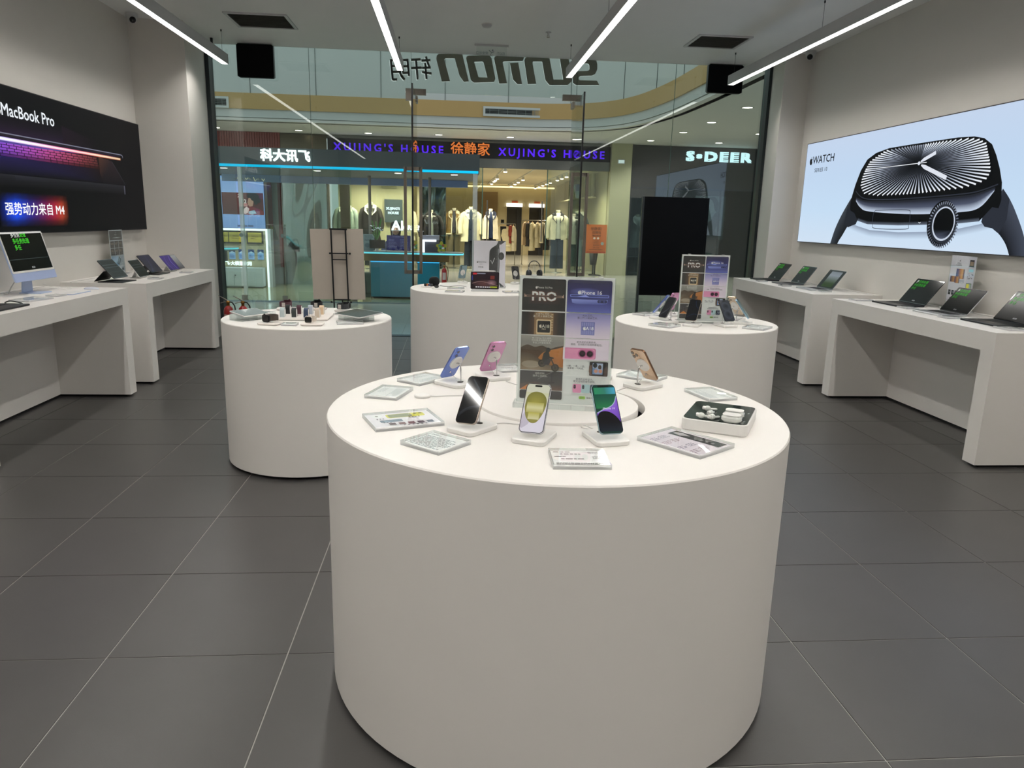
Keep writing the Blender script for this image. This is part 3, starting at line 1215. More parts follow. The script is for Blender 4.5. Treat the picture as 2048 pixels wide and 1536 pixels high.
def w_base(ar, col='#050608'):
    ar.rr(-PH_W / 2 + .0026, PH_W / 2 - .0026, .0026, PH_H - .0026, .0100, col, 5)


def art_black(ar):
    w_base(ar, '#07080b')
    strip2(ar, spline([(-.012, .138), (.006, .120), (.022, .102), (.026, .088), (.018, .070)], 5), spline([(-.018, .138), (-.002, .116), (.012, .098), (.014, .086), (.008, .072)], 5), '#3a4048', '#0a0b0e')
    strip2(ar, spline([(-.030, .030), (-.010, .048), (.014, .056), (.032, .058)], 5), spline([(-.030, .014), (-.010, .036), (.014, .046), (.032, .050)], 5), '#30353c', '#08090c')


def art_yellow(ar):
    w_base(ar, '#d9d4de')
    ar.rr(-PH_W / 2 + .0026, PH_W / 2 - .0026, .085, PH_H - .0026, .0100, '#c9c9b4', 5)
    ar.vgrad(-PH_W / 2 + .0028, PH_W / 2 - .0028, .06, .12, ['#d8d3de', '#cfcdc4', '#c4c49a'])
    ar.poly(spline([(-.033, .015), (-.031, .05), (-.022, .062), (-.01, .03), (-.028, .012)], 4), '#bfb8c4')
    y = ar.y()
    pts = spline([(-.030, .075), (-.026, .108), (-.008, .122), (.016, .118), (.030, .098), (.027, .065), (.012, .034), (-.006, .030), (-.022, .046), (-.030, .075)], 6)
    c = (-.002, .082)
    for k in range(len(pts) - 1):
        ar.poly([c, pts[k], pts[k + 1]], ['#a39b48', '#8d8748' if pts[k][1] < .08 else '#7a773a', '#8d8748' if pts[k + 1][1] < .08 else '#7a773a'], y)
    ar.vgrad(-.024, .024, .060, .090, ['#aea660', '#cfcb98', '#aaa352'])
    ar.vgrad(-.016, .016, .040, .060, ['#cfcaa0', '#b5ad50'])


def art_green(ar):
    w_base(ar, '#123a30')
    ar.vgrad(-PH_W / 2 + .0028, PH_W / 2 - .0028, .075, .130, ['#2c7a4a', '#1d5a44', '#12463c'])
    ar.hgrad(-.030, .033, .118, .138, ['#2e8a5c', '#2f7a66', '#4aa4c4'])
    top = spline([(-.033, .062), (-.012, .072), (.010, .080), (.024, .092), (.033, .112)], 5)
    bot = [(p[0], .010) for p in top]
    strip2(ar, top, bot, '#8f62d0', '#4a2494')
    ar.line(top, .0022, '#a9c4c8')
    ar.poly([(p[0], p[1]) for p in spline([(-.033, .012), (-.033, .052), (-.018, .066), (.004, .064), (.022, .050), (.033, .030), (.033, .012)], 4)], '#0a0a10')
    ar.vgrad(-PH_W / 2 + .0028, PH_W / 2 - .0028, .006, .034, ['#1a222e', '#0a0a10'])
    ar.text('iPhone 14', .004, .074, .009, '#e6dcf4')


def art_blueline(ar):
    w_base(ar, '#05070c')
    ar.line(spline([(-.030, .020), (-.012, .034), (.012, .046), (.031, .040)], 5), [.001 + .0008 * k / 15 for k in range(16)], '#2b4a78')
    ar.line(spline([(.004, .140), (.010, .110), (.022, .092), (.032, .088)], 5), [.0016] * 16, '#27446c')


def art_rings(ar):
    w_base(ar, '#2c3037')
    for z in (.045, .100):
        ar.disc(0, z, .030, .030, '#14171c', 28, '#3f454e')
        ar.disc(0, z + .003, .017, .017, '#1b1f25', 24, '#2d323a')


def art_swoosh(ar):
    w_base(ar, '#16181c')
    strip2(ar, spline([(-.030, .012), (-.004, .034), (.02, .062), (.031, .09)], 5), spline([(-.030, .020), (-.008, .045), (.014, .072), (.031, .10)], 5), '#4a4e54', '#1b1d21')


def art_teal(ar):
    w_base(ar, '#0f3a3c')
    ar.vgrad(-.033, .033, .02, .12, ['#1c5a5a', '#0f3a3c', '#16444a'])


near_phones = [
    ('phone with a black wave wallpaper, front left of the foreground drum table', (.060, 2.034, .972), -128.8, 34, 4.7, -134, 'b8aca2', '6d6660', art_black, 3, 'pill'),
    ('phone with an olive-yellow blob wallpaper, front centre of the foreground drum table', (.232, 1.945, .971), -112.8, 34.7, 1, -118, 'c8c8d2', 'd9d7c2', art_yellow, 2, 'pill'),
    ('phone with a green and purple wallpaper, front right of the foreground drum table', (.432, 1.936, .972), -78.0, 36.5, -.9, -79, '7f97a0', '8fa4b4', art_green, 2, 'bar'),
    ('gold phone with three cameras seen from behind, right rear of the foreground drum table', (.714, 2.606, .969), 33.4, 35, -2.5, 35, '7a5c46', 'd2b79c', art_black, 3, 'pill'),
    ('blue phone seen from behind, left rear of the foreground drum table', (.010, 2.625, .968), 133.3, 34.2, 1, 136, '7388cc', '6f86cc', art_black, 2, 'pill'),
    ('pink phone seen from behind, beside the blue one on the foreground drum table', (.157, 2.748, .967), 116.3, 32.5, 2, 115, 'c68ab0', 'cd93ba', art_black, 2, 'pill'),
    ('black phone almost hidden behind the printed sign on the foreground drum table', (.560, 2.715, .967), 66, 34, 0, 66, '2a2a2c', '26262a', art_black, 2, 'pill'),
]
right_phones = [
    ('dark graphite phone with a bright reflection, front left on the right drum table', (1.343, 4.446, .9705), -155, 34, 1, -150, '6a6a6c', '55555a', art_swoosh, 3, 'pill'),
    ('black phone with thin blue lines, front centre on the right drum table', (1.468, 4.326, .9705), -126, 35, 0, -112, 'b8b0a8', '8d8a86', art_blueline, 3, 'pill'),
    ('dark grey phone with ringed wallpaper, front right on the right drum table', (1.675, 4.320, .9705), -77, 37, 1, -72, '3a3c40', '2f3136', art_rings, 2, 'pill'),
    ('pale gold phone seen from behind on the right drum table', (1.849, 4.626, .9705), 28, 36, -2, 30, 'cdb79c', 'dccab4', art_black, 3, 'pill'),
    ('pale blue phone seen edge-on at the right of the right drum table', (1.826, 4.445, .9705), -28, 36.8, -1, -20, '9fc4dc', 'a9cfe4', art_teal, 2, 'pill'),
    ('royal blue phone seen edge-on at the left of the right drum table', (1.361, 4.655, .9705), 148.7, 36.8, 2.5, 150, '7388cc', '6a82cc', art_black, 2, 'pill'),
    ('pink phone partly hidden behind the sign on the right drum table', (1.480, 4.800, .9705), 108, 33, 0, 108, 'c68ab0', 'cd93ba', art_black, 2, 'pill'),
]
STAND = None
for lst, z, where in ((near_phones, .883, 'foreground'), (right_phones, .875, 'right')):
    for (lb, c, yaw, tilt, roll, byaw, fr, bk, ar, nc, nt_) in lst:
        p = phone_model(lb, c, fr, bk, ar, nc, nt_)
        set_phone(p, c, yaw, tilt, roll)
        p['group'] = 'phones on the %s drum table' % where
        slb = 'white stand with chrome post under the ' + ' '.join(lb.split(',')[0].split(' seen ')[0].split(' partly ')[0].split(' almost ')[0].split(' on the ')[0].split()[:7]) + ', %s table' % where
        if STAND is None:
            STAND = stand_model(slb, c[2] - z)
            s = STAND
        else:
            s = dup(STAND, label=slb)
        s['group'] = 'phone stands on the %s drum table' % where
        s.location = (c[0], c[1], z)
        s.rotation_euler = (0, 0, R((yaw + byaw) / 2 + 90))
        if where == 'right':
            s.scale = (1, 1, 1.09)

# ---------------------------------------------------------------- acrylic plaques, signs
M_acr = glass('clear_acrylic', '#fbfdfc', .045, haze=.012, hazecol='#ffffff')
M_acredge = glass('acrylic_edge', '#f8fbfa', .08, haze=.42, hazecol='#ffffff')


def plaque(label, loc, rotz, w, d, art, h=.013, group=None, card=True):
    t = thing('price_plaque', label, 'plaque', loc, R(rotz), group)
    b = MB()
    b.prism(rrect(w, d, .002, 2), 0, h, 0, None, mside=1)
    b.prism(rrect(w - .001, d - .001, .002, 2), h * .48, h * .52, 1)
    b.build('acrylic_block', [M_acr, M_acredge], t)
    if card:
        a = Art(.00012)
        art(a, w - .010, d - .010)
        a.build('price_card', P_paper, t, M=Matrix.Translation((0, 0, h * .56)) @ Matrix.Rotation(R(-90), 4, 'X'))
    return t


def card_price(a, w, d, seed=3):
    a.rect(-w / 2, w / 2, -d / 2, d / 2, '#e9e6e6')
    x0, x1 = -w / 2 + .006, w / 2 - .006
    a.lines(x0, x0 + w * .35, d * .36, d * .44, 1, '#5a5658', seed)
    a.lines(x0 + .016, x0 + w * .55, d * .22, d * .31, 1, '#8b8485', seed + 1, .6)
    a.lines(x1 - w * .25, x1, d * .30, d * .42, 3, '#8b8485', seed + 2)
    a.lines(x0, x0 + w * .3, d * .06, d * .14, 1, '#5a5658', seed + 3)
    a.lines(x0 + .016, x0 + w * .65, -d * .10, -d * .01, 1, '#8b8485', seed + 4, .6)
    a.lines(x1 - w * .2, x1, -d * .06, d * .12, 3, '#8b8485', seed + 5)
    a.lines(x0, x1, -d * .46, -d * .30, 3, '#6d686a', seed + 6, .5, .1)


def card_text(a, w, d, seed=5):
    a.rect(-w / 2, w / 2, -d / 2, d / 2, '#f0f2f2')
    x0, x1 = -w / 2 + .005, w / 2 - .005
    a.lines(x0, x1, -d * .42, d * .30, 11, '#6e7476', seed, .5, .25)
    a.lines(x0, x0 + w * .3, d * .36, d * .45, 2, '#55585a', seed + 1, .5)


def card_grey(a, w, d, seed=8):
    a.rect(-w / 2, w / 2, -d / 2, d / 2, '#e9eded')
    a.lines(-w * .42, w * .42, d * .05, d * .38, 6, '#a9b0b2', seed, .4)
    a.lines(-w * .42, w * .1, -d * .40, -d * .2, 3, '#b4babc', seed + 1, .4)


def card_accessories(a, w, d):
    a.rect(-w / 2, w / 2, -d / 2, d / 2, '#e6e1e6')
    a.rr(-w * .40, -w * .14, -d * .20, d * .40, .010, '#cfc83a')
    a.rr(-w * .385, -w * .155, -d * .17, d * .20, .008, '#8a8c6a')
    for z in (.27, .35):
        a.disc(-w * .33, d * z, w * .035, w * .035, '#5a5a30', 12)
    a.rr(-w * .44, -w * .22, -d * .42, -d * .26, .012, '#f2eeea')
    a.disc(-w * .33, -d * .34, .006, .005, '#8d8682', 10)
    a.rr(-w * .02, w * .14, -d * .36, -d * .02, .003, '#6f7a88')
    a.poly([(w * .0, -d * .30), (w * .10, -d * .1), (w * .12, -d * .3)], '#8fa0b2')
    y = a.y()
    for k, c in enumerate(['#3a3f55', '#5d4a5a', '#6d3f4c', '#7a4a4e', '#5a3a40']):
        z = d * (.36 - k * .145)
        a.poly([(w * .22, z - d * .05), (w * .36, z - d * .05), (w * .36, z + d * .05), (w * .22, z + d * .05)], c)
    a.lines(w * .40, w * .46, -d * .1, d * .3, 6, '#55525a', 4)
    a.lines(-w * .10, -w * .04, d * .1, d * .3, 4, '#55525a', 5)
    a.lines(-w * .12, -w * .05, -d * .4, -d * .26, 3, '#55525a', 6)
    a.lines(w * .17, w * .21, -d * .35, -d * .2, 3, '#55525a', 7)


def card_compare(a, w, d):
    a.rect(-w / 2, w / 2, -d / 2, d / 2, '#ddd3dc')
    a.rect(w * .18, w * .46, -d * .44, d * .40, '#1d1c1d')
    a.poly([(w * .24, d * .22), (w * .34, d * .10), (w * .42, d * .26), (w * .36, d * .36), (w * .28, d * .36)], '#b9b4b6')
    a.lines(w * .26, w * .34, -d * .34, -d * .06, 3, '#8d898b', 21)
    for i, x in enumerate((-.30, -.06)):
        for j, z in enumerate((.32, .12, -.14, -.34)):
            a.lines(w * (x - .12), w * (x + .10), d * (z - .06), d * (z + .06), 3, ('#7a6f86', '#8a5f72', '#6d6a80', '#7f6676')[j], i * 7 + j, .35)


for (lb, x, y, rz, w, d, art) in [
    ('acrylic plaque with yellow phone and colour swatches, front left edge of the foreground table', -.146, 2.121, -70, .168, .207, card_accessories),
    ('acrylic plaque with dense grey text, in front of the black-screen phone', -.042, 1.893, -42, .142, .130, card_text),
    ('pale acrylic plaque at the far left edge of the foreground table, before the charging puck', -.215, 2.470, -107, .161, .117, card_grey),
    ('acrylic plaque beside the blue phone at the left rear edge of the foreground table', -.110, 2.689, 229, .156, .116, card_grey),
    ('acrylic plaque behind the pink phone at the rear edge of the foreground table', .215, 2.905, 193, .13, .12, card_price),
    ('acrylic price plaque at the very front of the foreground table', .326, 1.753, -2, .147, .134, card_price),
    ('long acrylic comparison plaque with black band, right front of the foreground table', .650, 1.896, 37, .164, .212, card_compare),
    ('acrylic plaque under the gold phone, with reflections', .752, 2.770, 137, .165, .12, card_grey),
    ('acrylic plaque behind the earbud display at the right rim', .925, 2.470, 104, .163, .115, card_grey),
]:
    plaque(lb, (x, y, .883), rz, w, d, art, .013, 'acrylic plaques on the foreground drum table')
# seven plaques of the right table
for (lb, x, y, rz, w, d, art) in [
    ('acrylic plaque at the left rim of the right table, behind the blue phone', 1.31, 4.83, 215, .15, .11, card_grey),
    ('acrylic plaque at the front left of the right table', 1.285, 4.29, -48, .15, .13, card_text),
    ('acrylic plaque at the front right of the right table', 1.845, 4.24, 47, .16, .13, card_grey),
]:
    plaque(lb, (x, y, .875), rz, w, d, art, .013, 'acrylic plaques on the right drum table')


def poster_sheet(a):
    """two columns of phone advertising, 297 x 412 mm, origin at the bottom centre"""
    w, h = .299, .412
    X = lambda u: (u - .5) * w
    Z = lambda v: (1 - v) * h
    a.rect(X(0), X(1), Z(1), Z(0), '#f4eef6')
    L0, L1, R0, R1 = .028, .490, .505, .972
    # left column
    a.rr(X(L0), X(L1), Z(.268), Z(.022), .006, '#0c0908')
    a.rect(X(L0), X(L1), Z(.268), Z(.20), '#0c0908')
    a.rect(X(.36), X(.46), Z(.10), Z(.03), '#17110f')
    apple(a, X(.178), Z(.088), .009, '#e8e2de')
    a.text('iPhone 16 Pro', X(.262), Z(.089), .0088, '#e8e2de', bold=.004)
    a.rect(X(.10), X(.43), Z(.215), Z(.105), '#2a1a16')
    a.text('PRO', X(.262), Z(.160), .040, '#7a4a3c', bold=.06, sx=1.04)
    a.text('PRO', X(.262), Z(.160), .040, '#fff4ee', bold=.022, sx=1.04)
    a.hgrad(X(.055), X(.465), Z(.163), Z(.148), ['#c49a86', '#5c3a30', '#8d6654', '#4a2c24', '#d8b49e'])
    a.rect(X(.075), X(.455), Z(.160), Z(.152), '#3a231d')
    a.line([(X(.055), Z(.140)), (X(.055), Z(.165))], .002, '#d8b49e')
    a.line([(X(.465), Z(.140)), (X(.465), Z(.165))], .002, '#d8b49e')
    a.hgrad(X(L0), X(L1), Z(.455), Z(.277), ['#070605', '#1c1109', '#4a3220', '#c9a274', '#c79f70', '#5a3d26', '#1d120a', '#080605'])
    a.rect(X(.165), X(.37), Z(.455), Z(.285), '#a07a52', '#8a6844')
    for k in range(7):
        a.rect(X(.345), X(.365), Z(.30 + k * .02), Z(.29 + k * .02), '#c8aa80')
    a.rr(X(.188), X(.348), Z(.452), Z(.335), .004, '#e2c8a0')
    a.rr(X(.200), X(.336), Z(.437), Z(.345), .003, '#0c0a08')
    apple(a, X(.232), Z(.386), .012, '#e9ddcc')
    a.text('A18', X(.288), Z(.388), .0145, '#f2e8da', bold=.015)
    a.text('PRO', X(.270), Z(.410), .007, '#d8c8b0', bold=.01)
    a.text('A18 Pro 芯片，', X(.265), Z(.293), .0075, '#f0e4d4')
    a.text('第二代 3 纳米芯片。', X(.265), Z(.311), .0075, '#f0e4d4')
    # desert ride
    a.vgrad(X(L0), X(L1), Z(.735), Z(.462), ['#8a6a48', '#a98a62', '#b8a084', '#9a9288', '#8d8a86', '#a39d96'])
    hills = spline([(L0, .56), (.10, .535), (.18, .552), (.26, .54), (.34, .562), (.42, .545), (L1, .535)], 4)
    strip2(a, [(X(u), Z(v)) for u, v in hills], [(X(u), Z(.64)) for u, v in hills], '#4a3a2c', '#5d4630')
    d1 = spline([(.20, .66), (.26, .60), (.34, .575), (.42, .56), (L1, .545)], 4)
    strip2(a, [(X(u), Z(v)) for u, v in d1], [(X(u), Z(.735)) for u, v in d1], '#c07a3a', '#a4642c')
    d2 = spline([(L0, .60), (.10, .60), (.18, .62), (.26, .66), (.34, .69), (L1, .71)], 4)
    strip2(a, [(X(u), Z(v)) for u, v in d2], [(X(u), Z(.735)) for u, v in d2], '#5a4a3a', '#8d7a64')
    a.disc(X(.14), Z(.69), .030, .012, '#a49684', 16)
    for (u, v) in ((.262, .680), (.405, .712)):
        a.disc(X(u), Z(v), .0125, .0125, '#15120f', 20)
        a.disc(X(u), Z(v), .0088, .0088, '#4a4036', 18)
        a.disc(X(u), Z(v), .004, .004, '#15120f', 12)
    a.line([(X(.262), Z(.68)), (X(.32), Z(.665)), (X(.355), Z(.635)), (X(.405), Z(.712))], .004, '#1c1a19')
    a.poly([(X(.26), Z(.655)), (X(.33), Z(.635)), (X(.36), Z(.65)), (X(.34), Z(.69)), (X(.29), Z(.69))], '#1c1a1a')
    a.poly([(X(.262), Z(.645)), (X(.275), Z(.60)), (X(.31), Z(.578)), (X(.335), Z(.59)), (X(.345), Z(.625)), (X(.39), Z(.632)), (X(.385), Z(.642)), (X(.33), Z(.638)), (X(.31), Z(.66)), (X(.34), Z(.685)), (X(.325), Z(.695)), (X(.28), Z(.67))], '#16181c')
    a.disc(X(.325), Z(.572), .0075, .0075, '#121417', 14)
    for k, s_ in enumerate(('4K 120 fps 杜比视界，', '可任意调慢播放速度，', '专业工作室级音质。')):
        a.text(s_, X(.262), Z(.482 + k * .0185), .0072, '#f0ece6')
    # dark control panel
    a.vgrad(X(L0), X(L1), Z(.895), Z(.742), ['#6a4c40', '#3f3a3a', '#343235', '#2c2a2d'])
    a.poly([(X(L0), Z(.85)), (X(.2), Z(.83)), (X(.36), Z(.87)), (X(L0), Z(.88))], '#5a4642')
    a.poly([(X(L0), Z(.895)), (X(.11), Z(.855)), (X(.20), Z(.895))], '#d88a4a')
    a.line([(X(.22), Z(.81)), (X(.30), Z(.775)), (X(.38), Z(.745))], .0015, '#8d8a8a')
    a.text('相机控制，', X(.255), Z(.763), .0075, '#e4e0dc')
    a.text('随手心领神拍。', X(.255), Z(.783), .0075, '#e4e0dc')
    a.rr(X(L0), X(L1), Z(.968), Z(.900), .005, '#2f2d2f')
    # right column
    a.rr(X(R0), X(R1), Z(.268), Z(.022), .006, '#232350')
    a.vgrad(X(R0), X(R1), Z(.268), Z(.045), ['#5d66b0', '#3f4488', '#2c2c62', '#252452'])
    a.disc(X(.70), Z(.112), .052, .014, '#6a72b8', 24, '#2e2f68')
    apple(a, X(.632), Z(.115), .014, '#ffffff')
    a.text('iPhone 16', X(.755), Z(.117), .0170, '#ffffff', bold=.012)
    a.poly([(X(.55), Z(.165)), (X(.935), Z(.165)), (X(.925), Z(.195)), (X(.88), Z(.205)), (X(.61), Z(.205)), (X(.56), Z(.195))], ['#8d9ad8', '#8490d0', '#5d68b0', '#4a54a0', '#5862a8', '#7480c4'])
    a.rect(X(.545), X(.94), Z(.168), Z(.157), '#2f3674')
    a.rr(X(.535), X(.945), Z(.152), Z(.130), .003, '#7482cc')
    a.rr(X(.545), X(.935), Z(.147), Z(.135), .002, '#39407e')
    a.poly([(X(.60), Z(.150)), (X(.74), Z(.150)), (X(.70), Z(.135)), (X(.66), Z(.140))], '#98a6ea')
    a.rr(X(.825), X(.925), Z(.192), Z(.170), .004, '#151a44')
    for u in (.85, .895):
        a.disc(X(u), Z(.181), .004, .0035, '#3a447e', 10)
    a.vgrad(X(R0), X(R1), Z(.470), Z(.277), ['#ded3e0', '#cfc4da', '#a9a2cc', '#7f80b6'])
    a.text('A18 芯片，', X(.74), Z(.293), .0078, '#26263a')
    a.text('第二代 3 纳米芯片。', X(.74), Z(.312), .0078, '#26263a')
    a.rect(X(.665), X(.810), Z(.442), Z(.340), '#7d7fb8', '#6a6fb0')
    for k in range(6):
        a.rect(X(.672 + k * .022), X(.686 + k * .022), Z(.437), Z(.345), '#8d90c6')
    a.rect(X(.675), X(.80), Z(.41), Z(.372), '#6f73b2')
    apple(a, X(.702), Z(.390), .013, '#ffffff')
    a.text('A18', X(.758), Z(.392), .0145, '#ffffff', bold=.015)
    a.rect(X(R0), X(R1), Z(.477), Z(.474), '#efeaf0')
    a.rect(X(R0), X(R1), Z(.638), Z(.477), '#ded3e0')
    a.text('新先进的双摄系统，', X(.74), Z(.500), .0075, '#26263a')
    a.text('微距、空间照片和视频都能拍。', X(.74), Z(.519), .0075, '#26263a')
    a.rr(X(R0 - .01), X(.835), Z(.632), Z(.545), .006, '#c97aa4')
    a.rr(X(R0 - .01), X(.825), Z(.632), Z(.552), .006, '#d890b4')
    a.rect(X(R0 - .02), X(R0), Z(.64), Z(.54), '#e9e2ea')
    a.rr(X(.642), X(.822), Z(.622), Z(.555), .013, '#c06c98')
    for u in (.692, .772):
        a.disc(X(u), Z(.589), .0115, .0115, '#8a3f64', 20)
        a.disc(X(u), Z(.589), .0095, .0095, '#0c080c', 20)
        a.disc(X(u), Z(.589), .0045, .0045, '#3a1a2e', 14)
    a.rect(X(R0), X(R1), Z(.642), Z(.639), '#efeaf0')
    a.text('一触，一拿，一拍，', X(.635), Z(.690), .0072, '#26263a')
    a.text('全都能一气呵成。', X(.635), Z(.708), .0072, '#26263a')
    # a phone held in two hands
    a.rr(X(.775), X(.972), Z(.762), Z(.650), .004, '#2a2522')
    a.poly([(X(.772), Z(.68)), (X(.80), Z(.675)), (X(.81), Z(.75)), (X(.79), Z(.76)), (X(.77), Z(.73))], '#6a5448')
    a.rr(X(.80), X(.925), Z(.752), Z(.655), .003, '#101318')
    a.rect(X(.808), X(.918), Z(.748), Z(.660), '#7f93b4', '#a4b4cc')
    a.rect(X(.808), X(.838), Z(.748), Z(.70), '#6888b4')
    a.disc(X(.835), Z(.677), .007, .008, '#17181c', 14)
    a.disc(X(.885), Z(.690), .0055, .0075, '#3a2820', 14)
    a.disc(X(.868), Z(.725), .014, .009, '#8fa0c4', 16)
    a.disc(X(.845), Z(.722), .006, .006, '#c08a70', 12)
    a.disc(X(.893), Z(.722), .006, .006, '#c08a70', 12)
    a.poly([(X(.925), Z(.70)), (X(.965), Z(.68)), (X(.968), Z(.762)), (X(.93), Z(.76))], '#4a3a34')
    a.rect(X(R0), X(R1), Z(.768), Z(.765), '#efeaf0')
    a.text('耐用的全新设计，', X(.735), Z(.793), .0075, '#26263a')
    a.text('配可定制的操作按钮。', X(.735), Z(.811), .0075, '#26263a')
    for k, (u, c, dk) in enumerate(((.635, '#d890b4', '#6a3a50'), (.727, '#a9c4c8', '#4a5a60'), (.822, '#3f4a5e', '#20262f'))):
        a.rr(X(u - .03), X(u + .062), Z(.902), Z(.832), .004, c)
        a.rr(X(u - .022), X(u + .004), Z(.870), Z(.838), .0035, dk)
        for v in (.846, .862):
            a.disc(X(u - .009), Z(v), .0026, .0026, '#0e0e12', 10)
    for k in range(3):
        a.disc(X(.835 + k * .018), Z(.858 + (k % 2) * .014), .0022, .0022, '#c8d0dc', 8)
    a.rect(X(R0), X(R1), Z(.905), Z(.902), '#efeaf0')
    a.rr(X(.675), X(.745), Z(.952), Z(.928), .0035, '#9ac060')
    a.text('国补', X(.71), Z(.941), .007, '#3d6a1c')
    a.text('福临大连', X(.805), Z(.941), .0075, '#33333f')


SHEET = None


def sign_holder(label, loc, rotz, group=None):
    global SHEET
    t = thing('acrylic_sign_stand', label, 'sign', loc, R(rotz), group)
    w, h = .305, .424
    p = MB().box(-w / 2, w / 2, -.0045, -.0015, .014, h).box(-w / 2, w / 2, .0015, .0045, .014, h)
    p.build('acrylic_panel', M_acr, t)
    e = MB()
    for x in (-.105, .105):
        e.box(x - .008, x + .008, -.006, .006, h - .002, h + .004)
    e.build('top_clip', M_acredge, t)
    MB().box(-.160, .160, -.034, .034, 0, .014).build('base', [M_acr], t)
    if SHEET is None:
        a = Art(.00004)
        poster_sheet(a)
        SHEET = a.build('printed_sheet', P_paper, t, loc=(0, .0008, .012))
    else:
        link('printed_sheet', SHEET.data, t, loc=(0, .0008, .012))
    MB().box(-.149, .149, .0009, .0014, .012, .424).build('sheet_back', M_white, t)
    return t


sign_holder('tall acrylic sign with a two-column phone poster in the middle of the foreground table', (.360, 2.278, .888), -11)
sign_holder('tall acrylic sign with a two-column phone poster on the right drum table', (1.572, 4.470, .875), -4)

# ---------------------------------------------------------------- charging puck and cables
t = thing('charging_puck', 'round white charging puck on its cable, left of the black-screen phone', 'charger', (-.10, 2.431, .883))
MB().lathe([(.0265, 0), (.028, .002), (.028, .0065), (.0265, .008)], 32, smooth=False).build('disc', M_disc, t)
MB().lathe([(.024, .0078), (.024, .0083)], 32).build('pad', M_standwhite, t)
pts = [(.028, 0, .004), (.045, .0, .003), (.08, .012, .002), (.13, .016, .002), (.19, .01, .002), (.22, -.03, .002)]
sp = []
for i in range(len(pts) - 1):
    for k in range(4):
        s_ = k / 4
        sp.append(tuple(pts[i][q] * (1 - s_) + pts[i + 1][q] * s_ for q in range(3)))
MB().tube(sp, .0019, 8).build('cable', M_disc, t)


def cable(label, pts, r=.0018, mat=None, name='charging_cable', group=None):
    x0, y0, z0 = pts[0]
    out = []
    P = [Vector(p) - Vector(pts[0]) for p in pts]
    for i in range(len(P) - 1):
        p0, p1, p2, p3 = P[max(0, i - 1)], P[i], P[i + 1], P[min(len(P) - 1, i + 2)]
        for k in range(5):
            s = k / 5
            out.append(.5 * (2 * p1 + (p2 - p0) * s + (2 * p0 - 5 * p1 + 4 * p2 - p3) * s * s + (-p0 + 3 * p1 - 3 * p2 + p3) * s ** 3))
    out.append(P[-1])
    o = MB().tube(out, r, 7).build(name, mat or M_disc, None, loc=(x0, y0, z0))
    return tag(o, label, 'cable', group)


zt = .8850
cable('white cable from the black-screen phone stand to the lid of the foreground table', [(.11, 2.075, zt), (.15, 2.10, zt), (.19, 2.09, zt), (.235, 2.075, zt)])
cable('pair of white cables behind the green-screen phone', [(.418, 2.012, zt), (.40, 2.04, zt), (.385, 2.06, zt), (.40, 2.075, zt), (.415, 2.04, zt), (.43, 2.02, zt)], .0014)
cable('white cable from the gold phone stand towards the table centre', [(.645, 2.585, zt), (.62, 2.56, zt), (.60, 2.53, zt)])
cable('white cable from the pink phone stand towards the table centre', [(.205, 2.68, zt), (.235, 2.63, zt), (.265, 2.60, zt)])

# ---------------------------------------------------------------- earbud display
t = thing('earbud_display', 'white rounded display box with dark glossy top for earbuds, right side of foreground table', 'display', (.823, 2.10, .883), R(61))
MB().prism(rrect(.240, .192, .022, 6), .002, .0365, 0, None, bev=.002).build('body', M_standwhite, t)
MB().prism(rrect(.234, .186, .020, 6), 0, .003, 0).build('foot', M_disc, t)
MB().prism(rrect(.232, .184, .019, 6), .0362, .0382, 0).build('glass_top', pm('dark_green_gloss', '#232b29', .07, coat=.5, noise=0), t)
a = Art(.0001)
a.text('Pro', -.079, -.082, .008, '#c4cac8')
a.text('Max', .023, -.081, .008, '#c4cac8')
a.build('lettering', P_paper, t, M=Matrix.Translation((0, 0, .0384)) @ Matrix.Rotation(R(-90), 4, 'X'))
M_bud = pm('earbud_white', '#d9dcd6', .22)


def bud(loc, ang, label):
    e = thing('earbud', label, 'earbud', loc, ang, 'earbuds on the display box')
    MB().sphere((0, 0, .009), (.0105, .009, .009), n=16, m=10).build('head', M_bud, e)
    MB().tube([(-.004, 0, .010), (-.012, 0, .011), (-.015, 0, .011)], [.006, .0062, .0045], 12).build('ear_tip', M_standwhite, e)
    MB().tube([(.004, .002, .0075), (.014, .004, .0055), (.030, .006, .0045), (.0335, .0065, .0045)], [.005, .0038, .0036, .0025], 10).build('stem', M_bud, e)
    return e


B0 = Matrix.Translation((.823, 2.10, .883)) @ Matrix.Rotation(R(61), 4, 'Z')


def bw(x, y):
    v = B0 @ Vector((x, y, .0383))
    return tuple(v)


EB = [(-.010, .038, 61 - 60, 'white earbud, the far one of the upper pair on the display box'), (-.060, .020, 61 - 20, 'white earbud, middle of the display box, tip facing the viewer'),
      (-.104, .040, 61 - 80, 'white earbud, nearest the left edge of the display box'), (-.118, .008, 61 - 40, 'white earbud at the front rim of the display box')]
b0 = None
for x, y, an, lb in EB:
    if b0 is None:
        b0 = bud(bw(x, y), R(an), lb)
    else:
        dup(b0, bw(min(.1, max(-.105, x)), y), R(an), lb)
for x, y, lb in ((-.041, -.047, 'rounded white earbud case, farther of the two on the display box'), (-.098, -.047, 'rounded white earbud case, nearer the front edge of the display box')):
    c = thing('earbud_case', lb, 'earbud case', bw(x, y), R(61), 'earbud cases on the display box')
    MB().prism(rrect(.046, .058, .018, 6), 0, .0215, 0, None, smooth=False, bev=.007).build('lower_shell', M_bud, c)
    MB().prism(rrect(.0405, .0525, .0155, 6), .0216, .0222, 0).build('lid', M_standwhite, c)
    MB().box(-.008, .008, -.0296, -.0288, .010, .0125).build('hinge', M_chromepost, c)
